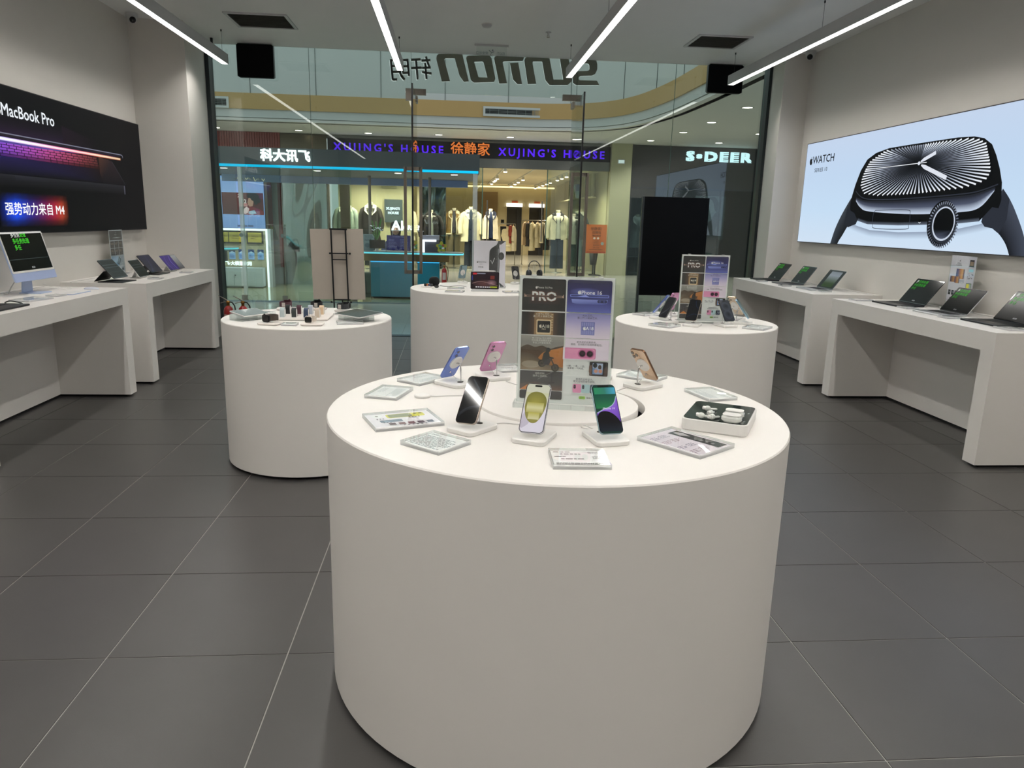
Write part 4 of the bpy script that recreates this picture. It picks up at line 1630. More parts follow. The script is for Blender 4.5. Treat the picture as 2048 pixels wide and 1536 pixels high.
# ---------------------------------------------------------------- watches and bands on the left drum table
ZW = .87
M_tray = pm('tray_warm_white', '#ece4de', .35)
M_watchblack = pm('watch_black', '#08080a', .12, coat=.5)


def tray(label, x, y, rz, w, d, h=.012, r=.02, name='display_tray'):
    t = thing(name, label, 'tray', (x, y, ZW), R(rz), 'trays on the watch table')
    MB().prism(rrect(w, d, r, 5), .002, h, 0, None, bev=.003).build('plate', M_tray, t)
    MB().prism(rrect(w - .012, d - .012, r * .8, 5), 0, .0025, 0).build('foot', M_grilledark, t)
    return t


tray('large white tray carrying two rows of watch bands', -.905, 4.495, 1, .335, .295, .013, .03)
tray('small white plate under the large black watch, front left', -1.025, 4.195, -14, .125, .115, .012)
tray('small white plate under the pale watch, front right', -.793, 4.185, 3, .125, .105, .012)
tray('white plate under the burgundy watch at the back of the table', -1.085, 4.865, 8, .125, .10, .012)
tray('white plate under the black watch at the back of the table', -.895, 4.885, -3, .125, .10, .012)
tray('white plate behind the flat tablet, under the third rear watch', -.70, 4.80, -30, .11, .10, .012)

bandset = [(-1.011, 4.425, 'b5c2c4', 'pale blue-grey'), (-.942, 4.425, '33393a', 'dark slate'), (-.871, 4.420, '33425c', 'navy blue'), (-.805, 4.422, 'cfc0ae', 'beige'),
           (-1.010, 4.570, '17181a', 'black'), (-.942, 4.570, '4a2a36', 'burgundy'), (-.874, 4.572, 'a9b2bd', 'light steel-blue'), (-.805, 4.565, 'd8bd9e', 'sand')]
for k, (x, y, c, nm_) in enumerate(bandset):
    t = thing('watch_band', '%s watch band looped over a white block, %s row of the tray' % (nm_, 'front' if k < 4 else 'rear'), 'watch band', (x, y, ZW + .013), 0, 'watch bands on the large tray')
    prof = [(-.017, 0), (-.017, .034)] + [(.017 * -math.cos(R(a)), .034 + .017 * math.sin(R(a))) for a in range(20, 180, 20)] + [(.017, .034), (.017, 0)]
    MB().prism(prof[::-1], -.0125, .0125, 0, Matrix(((0, 0, 1, 0), (1, 0, 0, 0), (0, 1, 0, 0), (0, 0, 0, 1)))).build('holder', M_standwhite, t)
    b = MB()
    out = [(p[0] * 1.2, p[1] * 1.0 if p[1] <= .034 else .034 + (p[1] - .034) * 1.2) for p in prof]
    n = len(prof)
    for i in range(n - 1):
        q = [(prof[i][0], prof[i][1]), (prof[i + 1][0], prof[i + 1][1]), (out[i + 1][0], out[i + 1][1]), (out[i][0], out[i][1])]
        b.hexa([(-.0135, q[0][0], q[0][1]), (-.0135, q[1][0], q[1][1]), (.0135, q[1][0], q[1][1]), (.0135, q[0][0], q[0][1])],
               [(-.0135, q[3][0], q[3][1]), (-.0135, q[2][0], q[2][1]), (.0135, q[2][0], q[2][1]), (.0135, q[3][0], q[3][1])])
    b.build('strap', pm('strap_' + c, '#' + c, .7, noise=.06, nscale=200), t)


def watch(label, loc, rz, case_c, band_c, big=1.0, screen=True):
    t = thing('smartwatch', label, 'watch', loc, R(rz), 'watches on plates')
    mc = pm('watch_case_' + case_c, '#' + case_c, .3, metal=.7)
    mb = pm('strap_' + band_c, '#' + band_c, .7, noise=.06, nscale=200)
    s = big
    zc = .021 * s
    MB().prism(rrect(.044 * s, .037 * s, .011 * s, 5, 0, zc), .026 * s, .037 * s, 0, UPZ, bev=.002).build('case', mc, t)
    MB().prism(rrect(.039 * s, .032 * s, .009 * s, 5, 0, zc), .0368 * s, .0378 * s, 0, UPZ).build('display', M_watchblack, t)
    cr = MB()
    cr.lathe([(.004 * s, 0), (.004 * s, .003 * s), (.0035 * s, .0036 * s)], 14, M=Matrix.Translation((-.009 * s, -.0315 * s, zc + .0185 * s)))
    cr.build('crown', mc, t)
    b = MB()
    n = 26
    pts = []
    for k in range(n + 1):
        a = R(-60) + R(300) * k / n
        pts.append((.031 * s * math.cos(a), .008 + .036 * s * math.sin(a)))
    for k in range(n):
        p, q = pts[k], pts[k + 1]
        pi, qi = (p[0] * .91, (p[1] - .008) * .91 + .008), (q[0] * .91, (q[1] - .008) * .91 + .008)
        z0, z1 = zc - .0125 * s, zc + .0125 * s
        b.hexa([(p[0], p[1], z0), (q[0], q[1], z0), (qi[0], qi[1], z0), (pi[0], pi[1], z0)], [(p[0], p[1], z1), (q[0], q[1], z1), (qi[0], qi[1], z1), (pi[0], pi[1], z1)])
    b.build('strap', mb, t)
    MB().box(-.008 * s, .008 * s, .0435 * s, .0465 * s, zc - .010 * s, zc + .010 * s).build('clasp', pm('clasp_grey', '#b9b4ae', .4, metal=.5), t)
    MB().prism(circle(.016, 20), 0, zc - .0185 * s, 0).build('charger_pad', M_standwhite, t)
    return t


watch('large black watch with dark strap on the front left plate', (-1.030, 4.205, ZW + .012), -28, '1a1a1c', '4a4038', 1.15)
watch('pale watch with beige strap and black face on the front right plate', (-.806, 4.195, ZW + .012), -8, 'd6d0c8', 'cfc4b6', 1.0)
watch('burgundy watch seen from behind on a rear plate', (-1.088, 4.865, ZW + .012), 176, '4a2c34', '4a2a34', 1.25)
watch('black watch seen from behind on the middle rear plate', (-.893, 4.885, ZW + .012), 184, '1a1a1c', '17181a', 1.25)
watch('charcoal watch behind the flat tablet', (-.705, 4.80, ZW + .012), 160, '2a2c2e', '2a2d2f', 1.25)

M_tabwhite = pm('tablet_silver', '#d6d4d2', .3, metal=.4)
M_acr_wedge = glass('acrylic_wedge', '#eef3f2', .14, haze=.10)


def flat_tablet(label, loc, rz, w, d, tilt, dark, lift=.030):
    t = thing('tablet', label, 'tablet', loc, R(rz))
    M = Matrix.Translation((0, 0, lift + .004)) @ Matrix.Rotation(R(tilt), 4, 'X')
    MB().prism(rrect(w, d, .012, 5), -.003, .003, 0, M, bev=.001).build('body', M_tabwhite, t)
    MB().prism(rrect(w - .014, d - .014, .008, 5), .0029, .0034, 0, M).build('screen', dark, t)
    return t


def wedge(label, loc, rz, w, d, h0, h1):
    t = thing('acrylic_wedge', label, 'stand', loc, R(rz))
    m = MB()
    prof = [(-d / 2, 0), (d / 2, 0), (d / 2, h1), (-d / 2, h0)]
    for x0, x1 in ((-w / 2, -w / 2 + .05), (w / 2 - .05, w / 2), (-w / 2 + .05, w / 2 - .05)):
        m.prism(prof, x0, x1, 0, Matrix(((0, 0, 1, 0), (1, 0, 0, 0), (0, 1, 0, 0), (0, 0, 0, 1))))
    m.build('block', M_acr_wedge, t)
    return t


wedge('clear wedge under the dark tablet on the right of the watch table', (-.575, 4.405, ZW), -45, .19, .12, .026, .040)
flat_tablet('dark-screened white tablet lying tilted at the right of the watch table', (-.565, 4.415, ZW), -45, .258, .185, 5, pm('tablet_dark_screen', '#2b3032', .15, coat=.4), .036)
wedge('clear wedge under the shiny tablet on the left of the watch table', (-1.205, 4.37, ZW), 55, .16, .11, .022, .040)
flat_tablet('shiny tablet reflecting the mall, tilted at the left of the watch table', (-1.195, 4.40, ZW), 55, .195, .135, 9, pm('tablet_mirror_screen', '#55504c', .05, coat=1.0), .034)
for lb, x, y, rz, w, d, art in (('acrylic plaque before the right tablet, at the front right of the watch table', -.595, 4.265, 12, .15, .10, card_grey),
                                ('acrylic plaque behind the shiny tablet on the watch table', -1.165, 4.63, 70, .10, .09, card_grey),
                                ('acrylic plaque between the two front watches', -.915, 4.165, 0, .085, .07, card_grey)):
    plaque(lb, (x, y, ZW), rz, w, d, art, .012, 'acrylic plaques on the watch table')

# ---------------------------------------------------------------- rear drum table
ZR = .88
M_mesh = pm('black_knit_mesh', '#0b0b0c', .9, noise=.3, nscale=120, bump=.6, bscale=500)
t = thing('round_speaker', 'black ball-shaped speaker on the left of the rear table', 'speaker', (-.165, 6.64, ZR))
MB().lathe([(.022, 0), (.036, .008), (.046, .024), (.049, .042), (.046, .060), (.037, .074), (.027, .081), (.024, .082)], 32).build('mesh_body', M_mesh, t)
MB().lathe([(.0245, .0815), (.022, .0835), (.001, .084)], 24).build('touch_top', pm('black_gloss', '#050506', .1), t)
cable('black cable of the ball speaker running across the rear table', [(-.115, 6.66, .8825), (-.04, 6.60, .8825), (.02, 6.66, .8825), (.09, 6.67, .8825), (.125, 6.60, .8825)], .002, M_black)
for (x, y, rz, cc, bc, lb) in ((-.228, 6.545, -40, '17181a', 'c8763a', 'small watch with black and orange loop beside the ball speaker'), (-.195, 6.535, 30, '1c2436', '22345c', 'small watch with navy loop in front of the ball speaker'),
                               (-.138, 6.40, 0, '1a1a1c', '2a2624', 'small dark watch on a round plate in front of the ball speaker')):
    w_ = watch(lb, (x, y, ZR + .006), rz, cc, bc, .62)
    w_['group'] = 'watches on the rear table'
for (x, y, lb) in ((-.215, 6.53, 'pale round plate left of the ball speaker'), (-.115, 6.385, 'pale round plate at the front left of the rear table')):
    t = thing('display_plate', lb, 'plate', (x, y, ZR), 0, 'round plates on the rear table')
    MB().lathe([(.062, .0), (.065, .002), (.065, .005), (.063, .006)], 32, smooth=False).build('plate', M_tray, t)
    MB().lathe([(.05, .0058), (.05, .0063)], 32).build('pad', M_standwhite, t)


def tablet_upright(label, loc, rz, w, h, tilt, art, lift=.022, body=None, kind='stand', kb=None):
    """tablet leaning back; local -y is the screen side, origin on the table under the screen centre"""
    t = thing('tablet', label, 'tablet', loc, R(rz))
    M = Matrix.Translation((0, 0, lift)) @ Matrix.Rotation(R(-tilt), 4, 'X') @ UPZ
    P = rrect(w, h, .014, 5, 0, h / 2)
    MB().prism(P, -.0035, .003, 0, M, bev=.001).build('body', body or M_tabwhite, t)
    MB().prism(rrect(w - .004, h - .004, .012, 5, 0, h / 2), .0028, .0034, 0, M).build('screen_glass', M_phoneglass, t)
    a = Art(.00012)
    art(a, w - .018, h - .018)
    a.build('display', P_screen, t, M=Matrix.Translation((0, 0, lift)) @ Matrix.Rotation(R(-tilt), 4, 'X') @ Matrix.Translation((0, -.0036, .009)))
    return t


def art_race(a, w, h):
    a.rect(-w / 2, w / 2, 0, h, '#1a0d10', '#20141c')
    a.disc(.0, h * .30, w * .46, h * .26, '#5a3a38', 24, '#2a1a20')
    a.disc(w * .25, h * .35, w * .2, h * .2, '#8a6a6c', 20, '#3a262c')
    a.line(spline([(-w * .48, h * .3), (-w * .2, h * .42), (w * .1, h * .36), (w * .48, h * .18)], 5), .003, '#9a7a74')
    a.rect(w * .2, w * .36, h * .58, h * .8, '#6a2a24')
    a.rr(-w * .45, -w * .30, h * .86, h * .97, .004, '#b02028')
    a.rr(-w * .30, w * .02, h * .90, h * .97, .003, '#7d7f8a')
    a.rect(-w * .485, -w * .455, h * .5, h * .8, '#27408a')
    a.rr(-w * .36, w * .30, h * .03, h * .12, .003, '#3a3238')
    for k in range(7):
        a.rr(-w * .34 + k * w * .085, -w * .28 + k * w * .085, h * .04, h * .11, .002, ('#d8d4d0', '#c8c4c8')[k % 2])
    a.rr(w * .20, w * .46, h * .03, h * .13, .003, '#8d9a2a')


t = thing('tablet', 'tablet in a silver stand playing a dark reddish scene, front of the rear table', 'tablet', (.274, 6.215, ZR), R(-4))
M = Matrix.Translation((0, 0, .018)) @ Matrix.Rotation(R(-14), 4, 'X')
MB().prism(rrect(.245, .152, .012, 5, 0, .076), -.0035, .0035, 0, M @ UPZ, bev=.001).build('body', M_tabwhite, t)
MB().prism(rrect(.241, .148, .010, 5, 0, .076), .0033, .0038, 0, M @ UPZ).build('screen_glass', M_phoneglass, t)
a = Art(.00015)
art_race(a, .228, .135)
a.build('display', P_screen, t, M=M @ Matrix.Translation((0, -.0040, .0085)))
MB().prism(rrect(.235, .10, .012, 4, 0, .03), 0, .012, 0, None, bev=.002).box(-.11, .11, -.005, .012, .010, .020).box(-.05, .05, .055, .07, .010, .09).build('stand_base', M_alu, t)
MB().tube([(-.055, .036, .172), (.075, .036, .172), (.092, .036, .172)], [.0045, .0045, .001], 10).build('stylus', M_standwhite, t)


def watch_poster(a):
    w, h = .285, .405
    a.rect(-w / 2, w / 2, 0, h, '#e2dae4')
    # strap and case along the right side
    a.poly(spline([(.075, h), (.062, .372), (.030, .350), (.005, .325), (-.002, .285), (-.002, .15), (.004, .10), (.03, .066), (.085, .050), (.085, .35), (.10, .372), (.142, .403), (.142, h)], 3), '#3c3c40')
    a.poly(spline([(.030, .350), (.005, .325), (-.002, .285), (-.002, .12), (.01, .09), (.06, .08), (.068, .12), (.07, .30), (.055, .352), (.030, .350)], 4), '#232427')
    strip2(a, [(.072, .09), (.075, .2), (.074, .33)], [(.086, .07), (.092, .2), (.088, .35)], '#9a9aa0', '#4a4a50')
    a.disc(.105, .272, .026, .034, '#2a2a2d', 24)
    a.disc(.100, .272, .018, .026, '#4a4a4e', 24, '#232326')
    a.poly([(.075, .05), (.10, .03), (.135, 0), (.10, 0), (.088, .03)], '#3c3c40')
    a.line([(.010, .235), (.024, .200), (.046, .255)], .005, '#e8e8ec')
    for k in range(9):
        a.line([(.058, .21 + k * .014), (.068, .214 + k * .014)], .0018, '#8d8d92')
    apple(a, -.108, .215, .016, '#26262a')
    a.text('WATCH', -.066, .214, .019, '#26262a', sx=1.05)
    a.text('SERIES 10', -.072, .197, .008, '#55555a')
    a.text('薄便美', -.078, .170, .016, '#33333a')


def easel_sign(label, loc, rz, w, h, art, d=.05):
    t = thing('acrylic_sign_stand', label, 'sign', loc, R(rz))
    MB().box(-w / 2 - .004, w / 2 + .004, -.004, -.002, .010, h + .012).box(-w / 2 - .004, w / 2 + .004, .002, .004, .010, h + .012).build('acrylic_panel', M_acr, t)
    MB().box(-w / 2 - .008, w / 2 + .008, -d, d, 0, .010).build('base', M_acredge, t)
    a = Art(.00008)
    art(a)
    a.build('printed_sheet', P_paper, t, loc=(0, 0, .010))
    MB().box(-w / 2, w / 2, .0004, .0012, .010, h + .010).build('sheet_back', M_white, t)
    return t


easel_sign('pale sign with a dark watch seen from the side, middle of the rear table', (.330, 6.60, ZR), -6, .285, .405, watch_poster)
for (lb, px_c, yaw, fr, bk) in (('grey-blue phone seen from behind at the back of the rear table', (.096, 7.03, .985), 105, '6f8a92', '7c98a0'), ('black phone seen from behind beside the headphones on the rear table', (.605, 7.03, .985), 70, '2a2a2c', '2c2d30')):
    p = phone_model(lb, px_c, fr, bk, art_black, 2, 'pill')
    set_phone(p, px_c, yaw, 30, 0)
    p['group'] = 'phones at the back of the rear table'
    s = dup(STAND, label='white phone stand at the back of the rear table, under the ' + ('grey-blue' if 'blue' in lb else 'black') + ' phone', group='stands at the back of the rear table')
    s.location = (px_c[0], px_c[1] - .005, ZR)
    s.scale = (.8, .8, 1.18)
    s.rotation_euler = (0, 0, R(yaw + 90))
# headphones on a stand
t = thing('headphones', 'dark over-ear headphones hanging on a clear stand at the right of the rear table', 'headphones', (.762, 6.82, ZR), R(20))
M_hp = pm('headphone_dark', '#23262b', .35, metal=.3)
hb = []
for k in range(17):
    a_ = R(180 * k / 16)
    hb.append((.058 * math.cos(a_), .012 * math.sin(a_ * 1), .175 + .058 * math.sin(a_)))
MB().tube(hb, [.0045] * 17, 8).build('headband', M_hp, t)
for s in (-1, 1):
    MB().tube([(s * .058, 0, .178), (s * .060, 0, .150), (s * .058, 0, .128)], [.0045, .0035, .003], 8).build('arm', M_chromepost, t)
    M = Matrix.Translation((s * .050, 0, .112)) @ Matrix.Rotation(R(90 * s), 4, 'Y')
    MB().lathe([(.030, 0), (.034, .004), (.036, .014), (.032, .022), (.02, .025)], 24, M=M @ Matrix.Diagonal((1.15, .95, 1, 1))).build('ear_cup', M_hp, t)
    MB().lathe([(.014, -.012), (.028, -.014), (.034, -.006), (.034, .002)], 24, M=M @ Matrix.Diagonal((1.15, .95, 1, 1))).build('ear_cushion', pm('cushion_dark', '#1a1c1f', .9), t)
t2 = thing('headphone_stand', 'clear acrylic stand under the dark headphones', 'stand', (.762, 6.82, ZR), R(20))
MB().prism(rrect(.10, .10, .01, 4), 0, .008, 0).build('base', M_acredge, t2)
MB().box(-.012, .012, -.004, .004, .008, .225).build('upright', M_acr, t2)
for lb, x, y, rz, w, d, art in (('acrylic plaque at the front left of the rear table', .02, 6.13, -12, .15, .10, card_price), ('acrylic plaque between the ball speaker and the sign', .03, 6.42, -20, .13, .09, card_grey),
                                ('acrylic plaque at the front right of the rear table, behind the big sign', .50, 6.15, 10, .14, .10, card_price)):
    plaque(lb, (x, y, ZR), rz, w, d, art, .012, 'acrylic plaques on the rear table')

# ---------------------------------------------------------------- laptops on the right counters
M_key = pm('black_key', '#121214', .5)
M_spaceblack = pm('space_black_aluminium', '#2b2c30', .35, metal=.7)
M_silver = pm('silver_aluminium', '#c6c7c9', .3, metal=.8)
M_grey = pm('grey_aluminium', '#6a6c70', .33, metal=.8)


def art_multitask(a, w, h):
    a.rect(-w / 2, w / 2, 0, h, '#020302')
    s = h * .135
    g = '#2f9a24'
    z = h * .90
    a.text('多任务处理', -w * .46, z, s, g, 'LEFT', bold=.012)
    a.text('多', -w * .46, z, s, '#b9c4b8', 'LEFT', bold=.012)
    a.text('多任务处理', -w * .46, z - s * 1.12, s, g, 'LEFT', bold=.012)
    a.text('多任', -w * .46, z - s * 2.24, s, '#278a1e', 'LEFT', bold=.012)
    a.rr(-w * .05, w * .05, h * .055, h * .10, h * .012, '#8d9090')
    a.rect(-w * .03, w * .03, h * .070, h * .085, '#2a2c2c')


def art_photo(a, w, h):
    a.rect(-w / 2, w / 2, 0, h, '#0d1210')
    a.vgrad(-w * .30, w * .36, h * .05, h * .95, ['#16260e', '#24380f', '#55605a', '#7c858c', '#6d757c'])
    for k in range(22):
        x = -w * .29 + k * w * .029
        a.poly([(x, h * .05), (x + w * .02, h * .05), (x + w * .012, h * (.22 + .06 * ((k * 7) % 5) / 5))], '#2c4414')


def laptop(label, loc, rz, w, d, body, art, lean=36):
    t = thing('laptop', label, 'laptop', loc, R(rz), 'laptops on the right wall counters')
    MB().prism(rrect(w, d, .010, 4), .0015, .0125, 0, None, bev=.0018).build('base', body, t)
    k = MB()
    kw, kd = w * .80, d * .42
    for r_ in range(6):
        n = 14 if r_ < 5 else 8
        y = d * .36 - (r_ + 1) * kd / 6
        x = -kw / 2
        for i in range(n):
            ww = kw / n
            if r_ == 5:
                ww = kw * (.36 if i == 3 else .64 / 7)
            k.box(x + .0012, x + ww - .0012, y, y + kd / 6 - .0024, .0122, .0136)
            x += ww
    o = k.build('keyboard', M_key, t)
    o['kind'] = 'stuff'
    MB().prism(rrect(kw + .006, kd + .004, .004, 3, 0, d * .36 - kd / 2 - .001), .0124, .0128, 0).build('keyboard_well', M_key, t)
    MB().prism(rrect(w * .42, d * .36, .005, 3, 0, -d * .28), .0124, .0129, 0).build('trackpad', body, t)
    M = Matrix.Translation((0, d / 2 - .004, .0135)) @ Matrix.Rotation(R(-lean), 4, 'X')
    L = MB().prism(rrect(w, d * .985, .010, 4, 0, d * .4925), -.0035, .0012, 0, M @ UPZ, bev=.001).build('lid', body, t)
    MB().prism(rrect(w - .004, d * .985 - .004, .008, 4, 0, d * .4925), .001, .0016, 0, M @ UPZ).build('bezel', M_phoneglass, t)
    a = Art(.00015)
    art(a, w - .014, d * .985 - .018)
    a.build('display', P_dim, t, M=M @ Matrix.Translation((0, -.0017, .009)))
    MB().box(-w * .42, w * .42, d / 2 - .012, d / 2 - .003, .006, .0142).build('hinge', M_black, t)
    return t


for (lb, yc, xf, w, d, body, art, ln) in [
    ('black laptop with green writing, farthest on the nearer right counter', 5.745, 3.555, .355, .245, M_spaceblack, art_multitask, 37),
    ('silver laptop with green writing and dark arc reflection, in front of the tall sign', 5.140, 3.515, .315, .222, M_silver, art_multitask, 37),
    ('large black laptop cut by the right picture edge', 4.620, 3.545, .365, .250, M_spaceblack, art_multitask, 38),
    ('silver laptop showing a grey and green picture, nearest end of the farther right counter', 7.055, 3.500, .325, .225, M_silver, art_photo, 36),
    ('dark laptop at the far end of the farther right counter', 8.195, 3.480, .310, .225, M_spaceblack, art_multitask, 36),
    ('dark laptop in the middle of the farther right counter', 7.665, 3.510, .310, .225, M_grey, art_multitask, 36),
]:
    laptop(lb, (xf + d / 2, yc, DH), -90, w, d, body, art, ln)
for lb, x, y, w, d in (('acrylic plaque beside the farthest laptop of the nearer right counter', 3.60, 5.48, .13, .11), ('acrylic plaque at the far end of the nearer right counter', 3.53, 6.04, .12, .16),
                       ('acrylic plaque at the near end of the nearer right counter', 3.56, 4.345, .15, .12), ('acrylic plaque before the middle laptop of the farther right counter', 3.47, 7.40, .11, .10),
                       ('acrylic plaque by the far laptop of the farther right counter', 3.46, 7.96, .10, .10), ('acrylic plaque by the silver laptop of the farther right counter', 3.60, 6.82, .12, .10),
                       ('acrylic plaque in front of the silver laptop on the nearer right counter', 3.54, 4.895, .10, .12)):
    plaque(lb, (x, y, DH), -90, w, d, card_price, .012, 'acrylic plaques on the right counters')


def mac_poster(a):
    w, h = .30, .41
    a.rect(-w / 2, w / 2, 0, h, '#e3dde6')
    a.rect(.060, .1495, 0, h, '#d9d3de')
    apple(a, -.045, .372, .012, '#222226')
    a.text('全新芯片，', -.045, .352, .011, '#33333a')
    a.text('Mac 强势登场。', -.045, .338, .011, '#33333a')
    a.hgrad(-.07, .03, .235, .31, ['#3f4a78', '#6a5a80', '#c07a4a', '#e0a860', '#5a5078'])
    a.hgrad(-.135, -.07, .205, .25, ['#39406a', '#a0684c', '#d89a58', '#4a4870'])
    a.hgrad(-.075, -.02, .20, .25, ['#4a4870', '#b8744c', '#d8a060', '#4a4a70'])
    a.rect(-.02, .04, .205, .228, '#c4c4d0')
    a.rr(.002, .03, .197, .212, .003, '#d8d8de')
    for k in range(4):
        a.rr(-.135 + k * .040, -.105 + k * .040, .105, .142, .003, '#20242c')
        a.text(('M4', 'M4', 'M4', 'M4')[k], -.120 + k * .040, .125, .010, '#d8d8e0')
    a.rect(-w / 2, .058, .06, .063, '#c9c3ce')
    a.lines(-.11, -.02, .075, .085, 1, '#6a6a72', 2)
    a.rr(-.125, -.095, .018, .040, .006, '#9ab07a')
    a.rr(.078, .130, .335, .385, .002, '#3a2f2c')
    a.rect(.085, .124, .342, .372, '#a88a70')
    a.poly([(.072, .332), (.136, .332), (.130, .338), (.078, .338)], '#4a4448')
    a.rr(.080, .135, .295, .315, .006, '#a9dff0')
    rnd = random.Random(4)
    for k in range(12):
        x, z = rnd.uniform(.07, .14), rnd.uniform(.235, .28)
        a.rr(x, x + .006, z, z + .006, .001, '#3a3a42')
    a.rr(.072, .136, .16, .21, .002, '#7d8a7a')
    a.rect(.078, .11, .167, .203, '#d8cf4a')
    a.rect(.111, .130, .167, .203, '#a9b8b0')
    a.rr(.10, .112, .138, .152, .003, '#c4beca')


def tab_poster(a):
    w, h = .30, .41
    a.rect(-w / 2, w / 2, 0, h, '#c3cdd6')
    a.rect(-w / 2 + .008, w / 2 - .008, .315, h - .008, '#10181b')
    a.text('M4', 0, .385, .012, '#b9c0c4')
    a.text('iPad Pro', 0, .365, .014, '#dfe4e6')
    a.hgrad(-.09, .12, .334, .342, ['#2a3438', '#8d9a9c', '#c3cdd0', '#8d9a9c', '#1a2428'])
    for i in range(3):
        for j in range(2):
            a.rect(-w / 2 + .008 + i * .0955, -w / 2 + .098 + i * .0955, .175 + j * .068, .240 + j * .068, '#141a1c')
            a.lines(-w / 2 + .02 + i * .0955, -w / 2 + .085 + i * .0955, .205 + j * .068, .225 + j * .068, 2, '#8a7a68', i + 3 * j)
    a.rect(-w / 2 + .008, w / 2 - .008, .168, .172, '#8fa4b0')
    a.vgrad(-w / 2 + .008, .02, .075, .165, ['#7fa9cc', '#9fc4e0', '#8fb4d4'])
    a.rect(.02, w / 2 - .008, .075, .165, '#a9b6c2')
    a.poly([(-.02, .10), (.03, .16), (.07, .13), (.02, .08)], '#2a323a')
    a.poly([(-.01, .105), (.03, .15), (.058, .128), (.018, .09)], '#8fa9bd')
    for i in range(3):
        a.rr(-.13 + i * .095, -.06 + i * .095, .02, .062, .004, '#9fb0bd')
        a.rr(-.115 + i * .095, -.075 + i * .095, .028, .05, .003, '#4a5560')


easel_sign('tall white acrylic sign with desktop pictures standing on the nearer right counter', (3.935, 5.385, DH), -93, .30, .41, mac_poster, .035)
easel_sign('tall dark acrylic sign standing behind the tablets on the farther left counter', (-3.205, 7.345, DH), 92, .30, .41, tab_poster, .035)

# ---------------------------------------------------------------- left counters: computer, keyboard, tablets
M_imac = pm('pale_blue_aluminium', '#a9b9d8', .35, metal=.25)
M_imacback = pm('deep_blue_aluminium', '#4a6296', .35, metal=.4)
t = thing('desktop_computer', 'blue all-in-one desktop computer with green writing on its dark screen', 'computer', (-3.045, 5.600, DH), R(90), None)
lift, W_, H_ = .094, .540, .352
M = Matrix.Translation((0, -.02, lift)) @ Matrix.Rotation(R(-13.6), 4, 'X')
MB().prism(rrect(W_, H_, .014, 5, 0, H_ / 2), -.0055, .0055, 0, M @ UPZ, bev=.001, mside=1).build('panel', [M_imacback, M_imac], t)
MB().prism(rrect(W_ - .003, H_ - .062, .010, 5, 0, .062 + (H_ - .062) / 2 - .001), .0053, .0060, 0, M @ UPZ).build('bezel', pm('pale_bezel', '#dcdad6', .3), t)
MB().box(-W_ / 2 + .0015, W_ / 2 - .0015, -.0058, -.0052, .0015, .060, 0, M).build('chin', pm('chin_blue', '#a3b1d6', .4), t)
MB().lathe([(.002, 0), (.002, .0004)], 10, M=M @ Matrix.Translation((0, -.0062, H_ - .007)) @ Matrix.Rotation(R(90), 4, 'X')).build('webcam', M_black, t)
a = Art(.0002)


def art_imac(a, w, h):
    a.rect(-w / 2, w / 2, 0, h, '#030403')
    s = h * .155
    g = '#4ad236'
    a.text('多任务', -w * .27, h * .955, s * .9, '#d8dcd4', 'LEFT', bold=.01)
    a.text('处理', -w * .27 + s * 2.75, h * .955, s * .9, g, 'LEFT', bold=.01)
    a.text('多任务处理', -w * .27, h * .955 - s * 1.08, s, g, 'LEFT', bold=.012)
    a.text('多任', -w * .27, h * .955 - s * 2.2, s, g, 'LEFT', bold=.012)
    a.rect(-w / 2, w / 2, h * 1.0, h * 1.03, '#dcdad6')
    a.rr(-w * .03, w * .045, h * .045, h * .09, h * .012, '#a9acac')
    a.rect(-w * .018, w * .033, h * .058, h * .077, '#2a2c2c')
    a.rect(-w / 2, w / 2, h * .30, h * .315, '#3a4444')


art_imac(a, W_ - .030, H_ - .090)
a.build('display', P_dim, t, M=M @ Matrix.Translation((0, -.0064, .076)))
MB().hexa([(-.07, .055, 0), (.07, .055, 0), (.07, .062, .0), (-.07, .062, .0)], [(-.052, .045, .17), (.052, .045, .17), (.052, .050, .17), (-.052, .050, .17)]).build('stand_neck', M_imac, t)
MB().box(-.073, .073, -.075, .075, 0, .0055).build('stand_foot', M_imac, t)
MB().tube([(-.02, .062, .12), (-.07, .085, .10), (-.12, .10, .045), (-.14, .11, .006), (-.16, .13, .004)], .004, 8).build('power_cable', pm('grey_cable', '#b5b3b0', .5), t)
# keyboard
t = thing('computer_keyboard', 'pale blue computer keyboard lying in front of the desktop computer', 'keyboard', (-2.783, 5.615, DH), R(90))
MB().prism(rrect(.279, .116, .010, 4), .0005, .0055, 0, None, bev=.001).build('base', M_imac, t)
k = MB()
for r_ in range(5):
    n = 14 if r_ < 4 else 7
    x = -.134
    for i in range(n):
        ww = .268 / n
        k.box(x + .001, x + ww - .001, .032 - r_ * .021, .050 - r_ * .021, .005, .0072)
        x += ww
o = k.build('keys', M_standwhite, t)
o['kind'] = 'stuff'
t = thing('computer_mouse', 'pale blue mouse beyond the keyboard on the nearer left counter', 'mouse', (-2.80, 5.918, DH), R(90))
MB().sphere((0, 0, .004), (.029, .056, .015), n=24, m=10).build('shell', pm('mouse_pale', '#dfe3ec', .2), t)
MB().prism([(.028 * math.cos(2 * PI * q / 24), .055 * math.sin(2 * PI * q / 24)) for q in range(24)], 0, .006, 0).build('base', M_imac, t)


def card_imac(a, w, d):
    a.rect(-w / 2, w / 2, -d / 2, d / 2, '#dfe2e6')
    a.poly([(-w * .05, -d * .40), (w * .36, -d * .40), (w * .36, d * .12), (-w * .05, d * .12)], '#6f7f9c')
    a.lines(-w * .45, -w * .12, -d * .4, d * .4, 8, '#8d949c', 3)
    a.lines(-w * .05, w * .4, d * .2, d * .4, 2, '#8d949c', 4)


